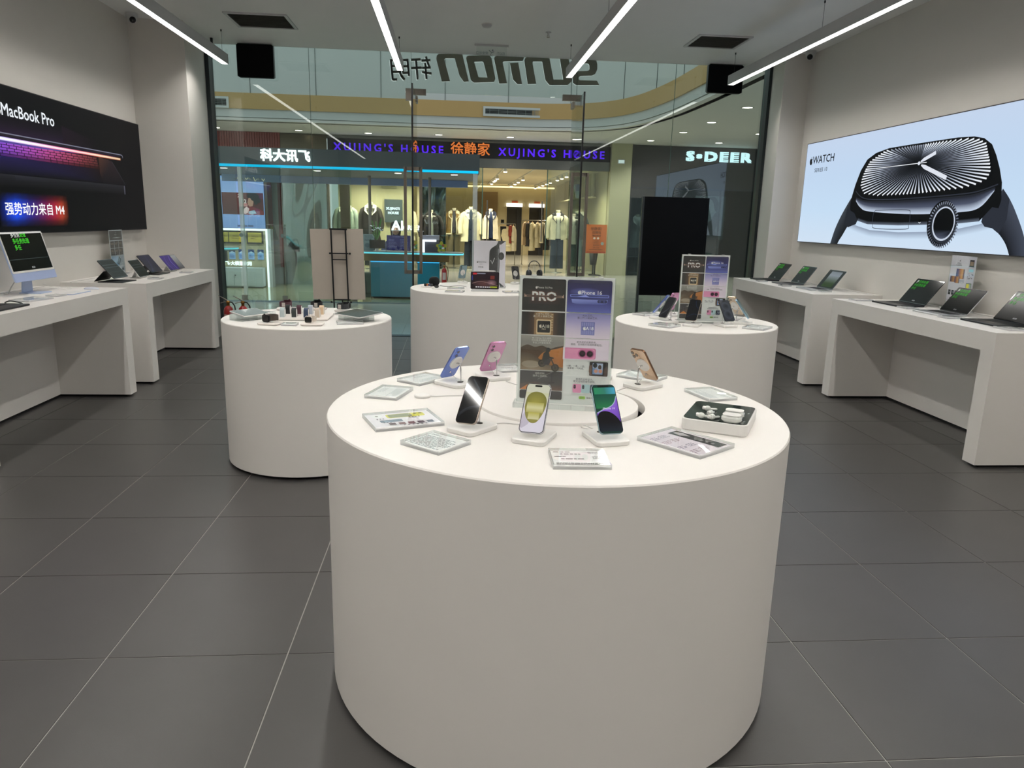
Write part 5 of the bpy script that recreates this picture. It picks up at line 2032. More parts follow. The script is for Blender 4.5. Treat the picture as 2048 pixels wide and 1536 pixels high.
plaque('acrylic plaque with a blue picture, nearer than the keyboard on the left counter', (-2.825, 5.135, DH), 78, .22, .15, card_imac, .012)
plaque('small acrylic plaque between keyboard and desktop stand', (-2.80, 5.40, DH), 80, .10, .09, card_price, .010)
tag(cable('black cable loop near the front of the nearer left counter', [(-2.80, 4.835, DH + .004), (-2.83, 4.85, DH + .014), (-2.82, 4.885, DH + .022), (-2.78, 4.905, DH + .012), (-2.755, 4.90, DH + .004), (-2.765, 4.87, DH + .004), (-2.79, 4.84, DH + .004)], .0045, M_black, 'cable_loop'))
lp = laptop('black laptop at the left picture edge, mostly out of view', (-2.80, 4.665, DH), 90, .36, .25, M_spaceblack, art_multitask, 36)
lp['group'] = 'laptops'
del lp['group']
cable('thin white cable from desktop computer to the counter', [(-3.02, 5.66, DH + .06), (-2.98, 5.72, DH + .03), (-2.93, 5.80, DH + .003), (-2.95, 5.92, DH + .003)], .0014)
cable('thin white cable beyond the desktop computer', [(-3.12, 5.93, DH + .003), (-3.05, 6.0, DH + .003), (-2.98, 5.97, DH + .003), (-2.92, 6.02, DH + .003)], .0014)


def art_dark_reflections(a, w, h):
    a.rect(-w / 2, w / 2, 0, h, '#11100c')
    for z, th, c in ((.70, .05, '#2a3030'), (.55, .05, '#262b2b'), (.30, .02, '#1d2222')):
        a.rect(-w / 2, w / 2, h * z, h * (z + th), c)  # bands are reflected light stripes, painted into the display


def art_navy(a, w, h):
    a.rect(-w / 2, w / 2, 0, h, '#141726', '#1d2136')
    strip2(a, spline([(-w * .4, 0), (-w * .1, h * .4), (w * .05, h)], 5), spline([(-w * .2, 0), (w * .05, h * .4), (w * .2, h)], 5), '#262c48', '#171b2e')


def art_violet(a, w, h):
    a.rect(-w / 2, w / 2, 0, h, '#2a2058', '#35276c')
    for c, x in (('#4a3a8c', -.2), ('#3a2c78', .05), ('#5a4a9c', .25)):
        strip2(a, spline([(w * x, 0), (w * (x - .15), h * .5), (w * (x + .1), h)], 5), spline([(w * (x + .1), 0), (w * x, h * .5), (w * (x + .2), h)], 5), c, '#2a2058')


def art_grey_reflection(a, w, h):
    a.rect(-w / 2, w / 2, 0, h, '#3a3d40', '#8d8f8e')  # grey reflection on the glass painted into the display, paler towards the top


def case_tablet(label, c, yaw_z, w, h, tilt, art, kind):
    """c: centre of the screen; the tablet leans back above its stand on the counter"""
    ta = R(tilt)
    base = (c[0] - math.cos(0) * 0, c[1], DH)
    t = thing('tablet', label, 'tablet', base, R(90 + yaw_z), 'tablets on the farther left counter')
    zc = c[2] - DH
    M = Matrix.Translation((0, h / 2 * -math.sin(ta), zc - h / 2 * math.cos(ta))) @ Matrix.Rotation(-ta, 4, 'X')
    body = M_black if kind == 'case' else M_tabwhite
    MB().prism(rrect(w, h, .014, 5, 0, h / 2), -.004, .003, 0, M @ UPZ, bev=.001).build('body', body, t)
    MB().prism(rrect(w - .004, h - .004, .012, 5, 0, h / 2), .0028, .0034, 0, M @ UPZ).build('screen_glass', M_phoneglass, t)
    a = Art(.00015)
    art(a, w - .016, h - .016)
    a.build('display', P_dim, t, M=M @ Matrix.Translation((0, -.0036, .008)))
    yb = -h / 2 * math.sin(ta)
    if kind == 'case':
        # folio keyboard: slab in front, angled flap behind
        MB().prism(rrect(w, .215, .010, 4, 0, yb + .035), 0, .0075, 0, None, bev=.0015).build('keyboard_slab', M_black, t)
        hz = zc - .015
        MB().hexa([(-w / 2, .10, .0075), (w / 2, .10, .0075), (w / 2, .105, .0075), (-w / 2, .105, .0075)], [(-w / 2, .012, hz), (w / 2, .012, hz), (w / 2, .017, hz), (-w / 2, .017, hz)]).build('flap', M_black, t)
        k = MB()
        for r_ in range(5):
            for i in range(13):
                x = -w * .46 + i * w * .92 / 13
                k.box(x + .001, x + w * .92 / 13 - .001, yb + .095 - r_ * .019, yb + .111 - r_ * .019, .0073, .0088)
        o = k.build('keys', M_key, t)
        o['kind'] = 'stuff'
    else:
        MB().prism(rrect(w * .55, .11, .012, 4, 0, .01), 0, .006, 0, None, bev=.001).build('stand_foot', M_tabwhite, t)
        MB().hexa([(-.04, .045, .006), (.04, .045, .006), (.04, .052, .006), (-.04, .052, .006)], [(-.04, .010, zc - .012), (.04, .010, zc - .012), (.04, .017, zc - .012), (-.04, .017, zc - .012)]).build('stand_back', M_tabwhite, t)
    return t


case_tablet('large dark tablet in a black keyboard folio, nearest on the far left counter', (-2.93, 6.60, .985), -2, .259, .198, 41, art_dark_reflections, 'case')
case_tablet('dark tablet on a white stand, second of the tablets on the far left counter', (-2.893, 7.035, .960), 2, .249, .178, 33.6, art_dark_reflections, 'stand')
case_tablet('navy-screened tablet in a black keyboard folio on the far left counter', (-2.97, 7.49, .974), -1, .2725, .2085, 38.6, art_navy, 'case')
case_tablet('violet-screened tablet on a white stand on the far left counter', (-2.916, 7.855, .962), -2, .256, .189, 37.5, art_violet, 'stand')
case_tablet('grey-reflecting tablet behind the violet one at the far end of the left counter', (-2.955, 8.115, .955), -2, .235, .180, 37.5, art_grey_reflection, 'stand')
for lb, pts in (('thin white cable behind the folio tablet', [(-3.17, 6.52, DH + .003), (-3.10, 6.62, DH + .003), (-3.16, 6.80, DH + .003), (-3.19, 7.00, DH + .003), (-3.12, 7.10, DH + .003)]),
                ('thin white cable behind the navy tablet', [(-3.15, 7.55, DH + .003), (-3.08, 7.68, DH + .003), (-3.14, 7.78, DH + .003), (-3.10, 7.90, DH + .003)]),
                ('thin white cable at the far end of the left counter', [(-3.10, 8.22, DH + .003), (-2.95, 8.24, DH + .003), (-2.85, 8.20, DH + .003)])):
    cable(lb, pts, .0016)
for lb, y, x in (('acrylic plaque before the folio tablet on the far left counter', 6.92, -2.70), ('acrylic plaque before the navy tablet on the far left counter', 7.70, -2.70)):
    plaque(lb, (x, y, DH), 90, .13, .10, card_price, .012, 'acrylic plaques on the far left counter')
for lb, pts in (('grey cable along the back of the nearer right counter', [(3.86, 6.05, DH + .003), (3.90, 5.97, DH + .003), (3.86, 5.90, DH + .003), (3.80, 5.93, DH + .003)]),
                ('grey cable along the back of the farther right counter', [(3.88, 7.45, DH + .003), (3.92, 7.30, DH + .003), (3.86, 7.22, DH + .003)])):
    cable(lb, pts, .0016)
# ---------------------------------------------------------------- things at the glass front
M_signface = pm('bronze_steel_face', '#8d8376', .42, metal=.55, noise=.12, nscale=90)
M_signedge = em('sign_edge_white', '#e9f2f2', .75)
t = thing('shop_sign', 'steel lettering with glowing edges seen from behind over the glass doors', 'sign', (0, 9.293, 0))
XZ = Matrix(((1, 0, 0, 0), (0, 0, 1, 0), (0, 1, 0, 0), (0, 0, 0, 1)))


def sign_letter(name, poly, hole=None):
    """poly in x/z; steel face towards the shop, glowing returns"""
    m = MB()
    if hole is None:
        m.prism(poly, 0, .026, 1, XZ, mside=1)
        m.add([(p[0], -.0008, p[1]) for p in poly], [tuple(range(len(poly)))], 0)
    else:
        # ring: match the hole points to the outline by angle
        c = (sum(p[0] for p in hole) / len(hole), sum(p[1] for p in hole) / len(hole))

        def at(pl, an):
            best = None
            for i in range(len(pl)):
                p, q = pl[i], pl[(i + 1) % len(pl)]
                ex, ez = q[0] - p[0], q[1] - p[1]
                d = (math.cos(an), math.sin(an))
                den = d[0] * ez - d[1] * ex
                if abs(den) < 1e-9:
                    continue
                tt = ((p[0] - c[0]) * ez - (p[1] - c[1]) * ex) / den
                uu = ((p[0] - c[0]) * d[1] - (p[1] - c[1]) * d[0]) / den
                if tt > 0 and -1e-6 <= uu <= 1.000001 and (best is None or tt > best):
                    best = tt
            return (c[0] + math.cos(an) * best, c[1] + math.sin(an) * best)
        angs = sorted([math.atan2(p[1] - c[1], p[0] - c[0]) for p in list(poly) + list(hole)])
        O = [at(poly, a_) for a_ in angs]
        I = [at(hole, a_) for a_ in angs]
        n = len(angs)
        for k in range(n):
            k2 = (k + 1) % n
            m.hexa([(O[k][0], 0, O[k][1]), (O[k2][0], 0, O[k2][1]), (I[k2][0], 0, I[k2][1]), (I[k][0], 0, I[k][1])],
                   [(O[k][0], .026, O[k][1]), (O[k2][0], .026, O[k2][1]), (I[k2][0], .026, I[k2][1]), (I[k][0], .026, I[k][1])], 1)
            m.add([(O[k][0], -.0008, O[k][1]), (O[k2][0], -.0008, O[k2][1]), (I[k2][0], -.0008, I[k2][1]), (I[k][0], -.0008, I[k][1])], [(0, 1, 2, 3)], 0)
    m.build(name, [M_signface, M_signedge], t)


sign_letter('letter', [(-.209, 3.319), (-.202, 3.358), (-.178, 3.377), (.1, 3.383), (.18, 3.083), (.12, 3.077), (.067, 3.144), (.01, 3.334), (-.101, 3.33), (-.113, 3.313), (-.044, 3.077), (-.142, 3.07)])
sign_letter('letter', [(.144, 3.34), (.152, 3.363), (.18, 3.374), (.417, 3.383), (.446, 3.358), (.497, 3.125), (.479, 3.088), (.24, 3.072), (.203, 3.1)], [(.241, 3.305), (.341, 3.312), (.353, 3.299), (.4, 3.137), (.295, 3.136)])
sign_letter('letter', [(.477, 3.347), (.485, 3.373), (.506, 3.382), (.839, 3.387), (.82, 3.338), (.592, 3.322), (.581, 3.312), (.639, 3.08), (.544, 3.073)])
sign_letter('letter', [(.666, 3.309), (.768, 3.318), (.82, 3.077), (.764, 3.075), (.709, 3.126)])
sign_letter('letter', [(.839, 3.342), (.848, 3.368), (.868, 3.383), (1.14, 3.39), (1.199, 3.145), (1.317, 3.149), (1.266, 3.385), (1.371, 3.396), (1.428, 3.187), (1.423, 3.134), (1.373, 3.088), (1.152, 3.08), (1.1, 3.134), (1.054, 3.34), (.944, 3.336), (.939, 3.319), (.991, 3.087), (.888, 3.08)])
sign_letter('letter', [(1.4, 3.387), (1.675, 3.392), (1.712, 3.373), (1.726, 3.338), (1.727, 3.278), (1.705, 3.228), (1.663, 3.206), (1.523, 3.197), (1.506, 3.18), (1.508, 3.157), (1.525, 3.149), (1.73, 3.152), (1.762, 3.103), (1.474, 3.092), (1.437, 3.117), (1.43, 3.187), (1.453, 3.238), (1.488, 3.25), (1.61, 3.257), (1.631, 3.274), (1.628, 3.321), (1.613, 3.34), (1.434, 3.336)])
letters('letter', '轩明', .262, .02, M_signface, t, Matrix.Translation((-.505, .012, 3.182)) @ Matrix(((1, 0, -.18, 0), (0, 1, 0, 0), (0, 0, 1, 0), (0, 0, 0, 1))), off=.0028, sx=-.96)
letters('letter_edge', '轩明', .262, .004, M_signedge, t, Matrix.Translation((-.512, .024, 3.176)) @ Matrix(((1, 0, -.18, 0), (0, 1, 0, 0), (0, 0, 1, 0), (0, 0, 0, 1))), off=.0028, sx=-.96)

M_panelblack = pm('black_panel', '#030304', .5, spec=.12)
for lb, x0, x1, z0, z1 in (('square black panel hung high at the left of the glass front', -2.478, -2.075, 3.012, 3.372), ('square black panel hung high at the right of the glass front', 3.070, 3.495, 3.050, 3.372)):
    t = thing('wall_display', lb, 'panel', ((x0 + x1) / 2, 9.2, z0), 0, 'black panels at the top of the glass front')
    w, h = x1 - x0, z1 - z0
    MB().prism(rrect(w, h, .018, 3, 0, h / 2), -.03, .03, 0, UPZ, bev=.003).build('case', M_panelblack, t)
    MB().box(-w / 2 - .006, -w / 2, -.028, .028, .01, h - .01).box(w / 2, w / 2 + .006, -.028, .028, .01, h - .01).build('side_trim', M_frame, t)
t = thing('emergency_lamp', 'small black emergency lamp behind the end of the leftmost strip', 'lamp', (-2.70, 9.0, 3.225))
MB().prism(rrect(.07, .07, .012, 4, 0, .035), -.03, .03, 0, UPZ, bev=.003).build('case', M_black, t)
MB().box(-.012, .012, -.012, .012, .07, .155).build('bracket', M_black, t)
t = thing('exit_sign', 'clear hanging exit sign behind the top of the mirrored lettering', 'sign', (.418, 8.72, 3.235))
MB().box(-.19, .19, -.016, .016, .128, .145).build('mount_bar', M_alu, t)
MB().box(-.170, .170, -.003, .003, 0, .128).build('acrylic_plate', M_acr, t)
a = Art(.0004)
a.text('安全出口', -.105, .052, .034, '#6f7d80', mirror=True)
a.text('EXIT', .105, .052, .038, '#6f7d80', mirror=True, space=1.1)
a.line([(-.03, .085), (.0, .06), (-.012, .035), (.012, .02)], .006, '#6f7d80')
a.line([(.0, .06), (.028, .07)], .006, '#6f7d80')
a.disc(.012, .086, .008, .008, '#6f7d80', 12)
a.build('lettering', P_paper, t, loc=(0, -.004, 0))
MB().tube([(-.15, 0, .128), (-.15, 0, .146)], .003, 6).tube([(.15, 0, .128), (.15, 0, .146)], .003, 6).build('hanger', M_steel, t)

# easel with a board facing the mall, seen from behind
M_board = pm('board_back_beige', '#cfc3b6', .8, noise=.02)
t = thing('display_easel', 'black metal easel standing inside the glass, left of the doors', 'easel', (-1.335, 8.86, 0), R(2))
lean = .03


def bar(m, x0, z0, x1, z1, w=.016, d=.016, y=0.0):
    m.hexa([(x0 - w / 2, y - d / 2 - lean * z0, z0), (x0 + w / 2, y - d / 2 - lean * z0, z0), (x0 + w / 2, y + d / 2 - lean * z0, z0), (x0 - w / 2, y + d / 2 - lean * z0, z0)],
           [(x1 - w / 2, y - d / 2 - lean * z1, z1), (x1 + w / 2, y - d / 2 - lean * z1, z1), (x1 + w / 2, y + d / 2 - lean * z1, z1), (x1 - w / 2, y + d / 2 - lean * z1, z1)])
    return m


bar(MB(), -.072, 0, -.088, 1.335).build('upright', M_black, t)
bar(MB(), .100, 0, .078, 1.335).build('upright', M_black, t)
for z, xa, xb, th in ((1.325, -.105, .097, .020), (1.045, -.095, .105, .014), (.972, -.075, .090, .010), (.497, -.088, .118, .016)):
    MB().box(xa, xb, -.010 - lean * z, .006 - lean * z, z - th / 2, z + th / 2).build('crossbar', M_black, t)
kn = MB()
for z in (1.045, .47):
    for x in (-.105, .122):
        kn.lathe([(.007, -.012), (.011, -.01), (.011, .01), (.007, .012)], 10, M=Matrix.Translation((x, -lean * z, z)) @ Matrix.Rotation(R(90), 4, 'Y'))
kn.build('knob', M_black, t)
MB().tube([(0, .045, 1.15), (0, .27, 0)], .009, 8).build('rear_leg', M_black, t)
t = thing('easel_board', 'large beige board seen from behind, resting on the black easel', 'board', (-1.345, 8.885, .495), R(1))
MB().hexa([(-.313, -.004, 0), (.300, -.004, .004), (.300, .004, .004), (-.313, .004, 0)], [(-.326, -.030, .826), (.288, -.030, .838), (.288, -.022, .838), (-.326, -.022, .826)]).build('panel', M_board, t)
MB().hexa([(-.30, .0041, .012), (.288, .0041, .016), (.288, .0046, .016), (-.30, .0046, .012)], [(-.313, -.0219, .814), (.276, -.0219, .826), (.276, -.0214, .826), (-.313, -.0214, .814)]).build('poster_front', M_white, t)

# tall digital signage, seen from behind
M_sign = pm('signage_back_black', '#050609', .35, noise=.0, spec=.15)
t = thing('digital_signage', 'tall black digital signage panel seen from behind, right of the glass doors', 'signage', (2.72, 9.0, 0))
MB().prism(rrect(.79, 1.20, .006, 2, 0, 1.2), -.02, .03, 0, UPZ, bev=.003).build('panel', M_sign, t)
for x in (-.405, .405):
    MB().box(x - .012, x + .012, -.032, .022, .02, 1.80).build('side_frame', M_frame if x < 0 else M_sign, t)
MB().box(-.42, .42, -.16, .16, 0, .02).build('base', M_black, t)
MB().box(-.393, .393, .004, .008, .02, .595).build('lower_glass', M_glass, t)
MB().box(-.395, .395, .031, .034, .62, 1.79).build('screen_front', M_phoneglass, t)

# fire extinguishers
M_red = pm('extinguisher_red', '#a01a1c', .3, coat=.4)
M_brass = pm('brass_valve', '#9a7038', .35, metal=.8)
M_lab = pm('label_grey', '#c9bdb8', .6)


def extinguisher(label, x, y, rz, s=1.0):
    t = thing('fire_extinguisher', label, 'extinguisher', (x, y, 0), R(rz), 'fire extinguishers')
    MB().lathe([(.050 * s, 0), (.056 * s, .006), (.057 * s, .02), (.057 * s, .33 * s), (.050 * s, .365 * s), (.030 * s, .392 * s), (.018 * s, .40 * s)], 24).build('cylinder', M_red, t)
    MB().lathe([(.018 * s, .395 * s), (.018 * s, .43 * s), (.024 * s, .432 * s), (.024 * s, .452 * s), (.012 * s, .458 * s)], 14).build('valve', M_brass, t)
    MB().tube([(0, .0, .455 * s), (-.03 * s, -.01, .480 * s), (-.10 * s, -.02, .52 * s)], [.007, .006, .004], 8).tube([(0, 0, .44 * s), (-.04, -.01, .445 * s), (-.085 * s, -.015, .43 * s)], [.007, .006, .004], 8).build('lever', M_steel, t)
    MB().tube([(.015, 0, .445 * s), (.05 * s, -.01, .44 * s), (.078 * s, -.015, .40 * s), (.086 * s, -.015, .33 * s), (.082 * s, -.01, .22 * s), (.074 * s, 0, .12 * s)], .008, 8).build('hose', M_black, t)
    MB().lathe([(.0578 * s, .14), (.0578 * s, .30 * s)], 12, caps=False, a0=R(-130), a1=R(-50)).build('label_sticker', M_lab, t)
    return t


extinguisher('red fire extinguisher in the left corner by the glass, nearer the frame', -2.665, 8.90, 0)
extinguisher('red fire extinguisher to the right of the corner one, by the glass', -2.495, 8.90, 8, 1.0)
# ---------------------------------------------------------------- the mall outside
M_mallfloor = pm('mall_floor_tile', '#a3a298', .16, noise=.06, nscale=2.2, spec=.6)
M_mallwhite = pm('mall_white_panel', '#c3c9c8', .55, noise=.02, nscale=1)
M_tan = pm('mall_tan_band', '#b99a62', .5, noise=.05, nscale=2)
M_mallceil = pm('mall_ceiling_paint', '#d5d6d2', .6, noise=.02, nscale=1)
M_recess = pm('mall_recess_grey', '#7f8988', .6)
M_beige = pm('shop_beige_wall', '#b3a886', .6, noise=.03, nscale=2)
M_beige2 = pm('shop_dark_beige_wall', '#7d6a4c', .6, noise=.03, nscale=2)
M_darkshop = pm('dark_shop_front', '#24272a', .25, noise=.06, nscale=3)
M_navy = pm('dark_navy_front', '#14202e', .2)
M_kiosk = pm('kiosk_grey', '#4d5558', .4)
M_cyan = em('cyan_light_line', '#19c4f4', 1.15)
M_cyan2 = em('pale_cyan_light_line', '#6fe4f6', 1.15)
M_whitelight = em('white_light_line', '#effdff', 2.2)
M_downlight = em('downlight_disc', '#fff6e2', 9.0)
M_mirror = pm('wavy_mirror_steel', '#a9b0ae', .06, metal=1.0, noise=.03)
M_redwall = pm('dark_red_wall', '#84302a', .5)
M_glassdark = glass('tinted_shop_glass', '#aebcc0', .05)
M_glassmall = glass('mall_shop_glass', '#eef5f2', .045)

mf = struct('mall_floor', MB().box(-16, 18, 9.36, 36, -.12, -.003), pm('mall_floor_joint', '#5a5a50', .7))
tm = MB().hexa([(.0015, .0015, -.01), (.9985, .0015, -.01), (.9985, .9985, -.01), (.0015, .9985, -.01)], [(.003, .003, 0), (.997, .003, 0), (.997, .997, 0), (.003, .997, 0)]).mesh('floor_tile', M_mallfloor)
for i in range(-6, 8):
    for j in range(0, 13):
        link('floor_tile', tm, mf, (i + .35, 9.38 + j, 0))
MB().box(-16, 18, 22.38, 36, -.02, 0).build('rear_floor', M_mallfloor, mf)
MB().box(-16, -5.65, 9.38, 22.38, -.02, 0).box(8.35, 18, 9.38, 22.38, -.02, 0).build('side_floor', M_mallfloor, mf)

# gallery edge: bands that follow one plan curve
edge = [(-14, 18.45), (-8, 18.4), (-3, 18.37), (1.2, 18.35), (2.4, 18.25), (3.2, 17.95), (3.75, 17.35), (4.05, 16.6), (4.2, 15.8), (4.3, 14.8), (4.33, 13.6), (4.33, 12.4), (4.3, 11.0), (4.26, 9.45)]
cv = spline(edge, 4)


def band(name, z0, z1, off, mat, label, th=.12):
    """vertical band along the curve, pushed towards the void by off"""
    P = []
    for i, p in enumerate(cv):
        a_, b_ = Vector(cv[max(0, i - 1)]), Vector(cv[min(len(cv) - 1, i + 1)])
        d = (b_ - a_).normalized()
        n = Vector((d.y, -d.x))
        P.append((Vector(p) + n * off, Vector(p) + n * (off - th)))
    m = MB()
    g = [[(q[0].x, q[0].y, z0) for q in P], [(q[0].x, q[0].y, z1) for q in P]]
    m.sheet(g)
    m.sheet([[(q[0].x, q[0].y, z1) for q in P], [(q[1].x, q[1].y, z1) for q in P]], smooth=False)
    m.sheet([[(q[1].x, q[1].y, z0) for q in P], [(q[0].x, q[0].y, z0) for q in P]], smooth=False)
    return struct(name, m, mat, label=label)


band('trim_4', 3.60, 3.69, -.14, M_recess, 'grey recess along the mall ceiling edge')
band('trim_5', 3.67, 3.85, .02, M_mallwhite, 'white fascia band under the tan band')
band('trim_6', 3.85, 4.20, .06, M_tan, 'tan band along the curved gallery edge')
gal = band('gallery_parapet', 4.20, 5.27, .03, M_mallwhite, 'white panelled parapet of the upper gallery', .05)
# panel joints of the parapet
run = 0.0
last = cv[0]
jm = MB().box(-.006, .006, -.012, .012, 4.2, 5.27).mesh('panel_joint', pm('joint_shadow', '#69706f', .8))
nxt = .3
for i in range(1, len(cv)):
    a_, b_ = Vector(cv[i - 1]), Vector(cv[i])
    L = (b_ - a_).length
    while nxt < run + L:
        f_ = (nxt - run) / L
        p = a_ + (b_ - a_) * f_
        d = (b_ - a_).normalized()
        n = Vector((d.y, -d.x))
        q = p + n * .03
        link('panel_joint', jm, gal, (q.x, q.y, 0), math.atan2(d.y, d.x))
        nxt += 1.5
    run += L
# lower mall ceiling
poly = [(p[0], p[1]) for p in cv] + [(18, 9.45), (18, 22), (-14, 22)]
struct('mall_ceiling', MB().prism(poly, 3.60, 3.66, 0), M_mallceil)
struct('mall_bulkhead', MB().box(-16, 18, 20.95, 21.05, 3.52, 3.62), pm('bulkhead_steel', '#8a8a84', .3, metal=.7))

dl = None
for i, (x, y) in enumerate([(-6.05, 20.1), (-3.98, 20.1), (-2.22, 20.2), (-.38, 20.0), (1.49, 20.0), (3.32, 19.9), (5.16, 19.65), (7.0, 19.65), (5.42, 17.7), (5.45, 15.85), (5.38, 13.75), (7.2, 17.5)]):
    lb = 'round ceiling downlight of the mall, ' + ('leftmost of the row before the facing shops', 'second from left in the row before the facing shops', 'third from left in the row',
         'fourth in the row, left of the orange characters', 'fifth in the row, right of the orange characters', 'sixth in the row, seen beside the right door leaf', 'seventh in the row, near the beige pillar',
         'above the wide white lettering', 'second nearest the glass seam, above the dark shop', 'third, below the square black panel', 'nearest and largest, right of the square panel', 'rightmost, beside the dark frame')[i]
    if dl is None:
        dl = thing('downlight', lb, 'ceiling light', (x, y, 3.60), 0, 'mall downlights')
        MB().lathe([(.115, 0), (.12, -.006), (.095, -.008), (.09, -.002)], 24, caps=False).build('trim_ring', M_alu, dl)
        MB().lathe([(.092, -.004), (.09, -.0035)], 24).build('lens', M_downlight, dl)
    else:
        dup(dl, (x, y, 3.60), None, lb)
for lb, x0, x1, z0, z1, y in (('long air grille in the tan band, centre of the view', .75, 2.25, 3.925, 4.045, 18.27), ('air grille in the tan band at the far left', -6.6, -5.24, 3.90, 4.05, 18.31)):
    t = thing('air_grille', lb, 'air vent', ((x0 + x1) / 2, y, z0))
    w, h = (x1 - x0) / 2, z1 - z0
    f = MB().box(-w - .05, w + .05, -.02, .0, -.05, 0).box(-w - .05, w + .05, -.02, 0, h, h + .05).box(-w - .05, -w, -.02, 0, 0, h).box(w, w + .05, -.02, 0, 0, h)
    f.build('frame', M_mallwhite, t)
    MB().box(-w, w, -.004, 0, 0, h).build('backing', M_dark, t)
    for k in range(4):
        z = h * (k + .5) / 4
        MB().box(-w, w, -.016, -.006, z - .004, z + .004).build('slat', M_recess, t)
    for k in range(7):
        x = -w + (k + .5) * 2 * w / 7
        MB().box(x - .004, x + .004, -.018, -.014, 0, h).build('divider', M_recess, t)

# ---- shops facing us: fronts
SY = 20.8
struct('wall_front_beige', MB().box(-3.35, -.95, 22.3, 22.45, 0, 3.0), M_beige, label='beige backdrop wall of the clothes shop window')
struct('wall_shop_back', MB().box(-1.2, 6, 32, 32.2, 0, 3.2), M_beige)
struct('wall_shop_right', MB().box(4.35, 4.6, 20.9, 32, 0, 3.2), M_beige)
struct('wall_shop_left', MB().box(-1.1, -.95, 22.45, 32, 0, 3.2), M_beige)
struct('ceiling.001', MB().box(-3.4, 4.6, 20.9, 32, 2.93, 3.05), pm('shop_ceiling', '#d9d0b4', .6), label='ceiling of the clothes shop')
struct('pillar_beige', MB().box(4.35, 4.92, 20.6, 20.95, 0, 3.6), pm('pillar_stone', '#a9a888', .4), label='beige pillar at the right of the clothes shop')
t = thing('shop_fascia', 'black shop fascia with purple latin letters and orange characters', 'sign', (0, SY, 0))
MB().box(-3.37, 4.34, -.04, .09, 3.10, 3.51).build('board', pm('fascia_black', '#0a0912', .35), t)
MB().box(-3.40, 4.34, -.06, .09, 2.86, 3.10).build('lower_trim', pm('fascia_steel', '#6a6a66', .25, metal=.9), t)
M_purple = em('purple_letters', '#5a2ff2', 1.05)
M_orange = em('orange_letters', '#d8783c', 1.0)
letters('letter', "XUJING'S HOUSE", .285, .02, M_purple, t, Matrix.Translation((-1.74, -.06, 3.275)), off=.006, space=1.42)
letters('letter', "XUJING'S HOUSE", .285, .02, M_purple, t, Matrix.Translation((2.70, -.06, 3.275)), off=.006, space=1.42)
letters('letter', '徐静家', .36, .02, M_orange, t, Matrix.Translation((.46, -.06, 3.31)), off=.004, label='orange characters in the middle of the fascia')
g = thing('shop_window', 'tall glass front of the clothes shop under the purple sign', 'window', (0, SY, 0))
for x0, x1 in ((-3.3, -.9), (-.88, .80), (2.62, 4.33)):
    MB().box(x0, x1, -.006, .006, .01, 2.86).build('pane', M_glassmall, g)
for x in (.81, 2.61):
    MB().box(x - .012, x + .012, -.02, .02, .01, 2.86).build('mullion', pm('green_edge_glass', '#3f5a52', .2), g)
M_handle = M_steel
for x in (.95, 2.48):
    MB().tube([(x, -.05, .9), (x, -.05, 2.0)], .018, 8).tube([(x, -.05, .95), (x, 0, .95)], .010, 6).tube([(x, -.05, 1.95), (x, 0, 1.95)], .010, 6).build('door_pull', M_steel, g)
# red shop at the far left and the steel bulkhead next to it
t = thing('red_shop_front', 'dark red ribbed shop fascia at the far left of the mall', 'facade', (-5.5, SY, 0))
MB().box(-1.6, .87, 0, .1, 3.17, 3.6).build('board', M_redwall, t)
rm = MB().box(-.022, .022, -.03, 0, 3.18, 3.59).mesh('rib', M_redwall)
for k in range(38):
    link('rib', rm, t, (-1.57 + k * .0655, 0, 0))
struct('trim_7', MB().box(-4.62, -3.40, SY, SY + .1, 3.13, 3.58), pm('bulkhead_bronze', '#5d5648', .22, metal=.85, noise=.2, nscale=2), label='bronze metal bulkhead between red shop and purple sign')
struct('wall_mall_left', MB().box(-8.5, -3.4, 21.0, 21.1, 0, 3.17), pm('dim_wall', '#4d443a', .6))

# ---- kiosk with the cyan light line
KY = 13.0
t = thing('kiosk_canopy', 'grey kiosk canopy with white characters and a cyan light line', 'canopy', (0, KY, 0))
MB().box(-4.6, .45, 0, 2.7, 2.285, 2.56).build('fascia', M_kiosk, t)
MB().box(-4.6, .43, -.012, .004, 2.242, 2.282).build('light_line', M_cyan, t)
MB().box(-4.6, .45, .0, 2.7, 2.235, 2.286).build('soffit', pm('kiosk_soffit', '#6d7478', .5), t)
letters('letter', '科大讯飞', .205, .03, em('white_letters', '#f2ffff', 2.2), t, Matrix.Translation((-2.805, -.03, 2.425)), off=.006)
MB().box(-4.6, .30, 2.45, 2.6, 2.10, 2.24).build('rear_beam', pm('kiosk_beam_blue_lit', '#8ea6d6', .4), t)  # blue light falling on the beam is put into its colour
for x in (-3.96, -2.37, -.97, .02):
    MB().lathe([(.06, 2.2335), (.058, 2.2325)], 20, M=Matrix.Translation((x, .45, 0))).build('downlight', M_downlight, t)
for x, w in ((-3.575, .03), (.38, .04)):
    MB().box(x - w, x + w, -.03, .03, .022, 2.235).build('post', M_acredge, t)
for x in (-1.60, -.45):
    MB().tube([(x, 1.6, .02), (x, 1.6, 2.24)], .03, 10).build('post', M_steel, t)
g = thing('kiosk_glass', 'clear glass front of the kiosk with round stickers', 'window', (0, KY - .1, 0))
for x0, x1 in ((-4.6, -3.62), (-3.53, -2.90), (-2.88, -1.72)):
    MB().box(x0, x1, -.005, .005, .02, 2.23).build('pane', M_glassmall, g)
for x in (-3.575, -2.89, -1.70):
    MB().lathe([(.034, 0), (.034, .002)], 20, M=Matrix.Translation((x, -.012, 1.12)) @ Matrix.Rotation(R(90), 4, 'X')).build('sticker', pm('grey_sticker', '#7d8c8a', .6), g)
    MB().box(x - .045, x + .045, -.015, .015, .02, .10).build('patch', M_steel, g)
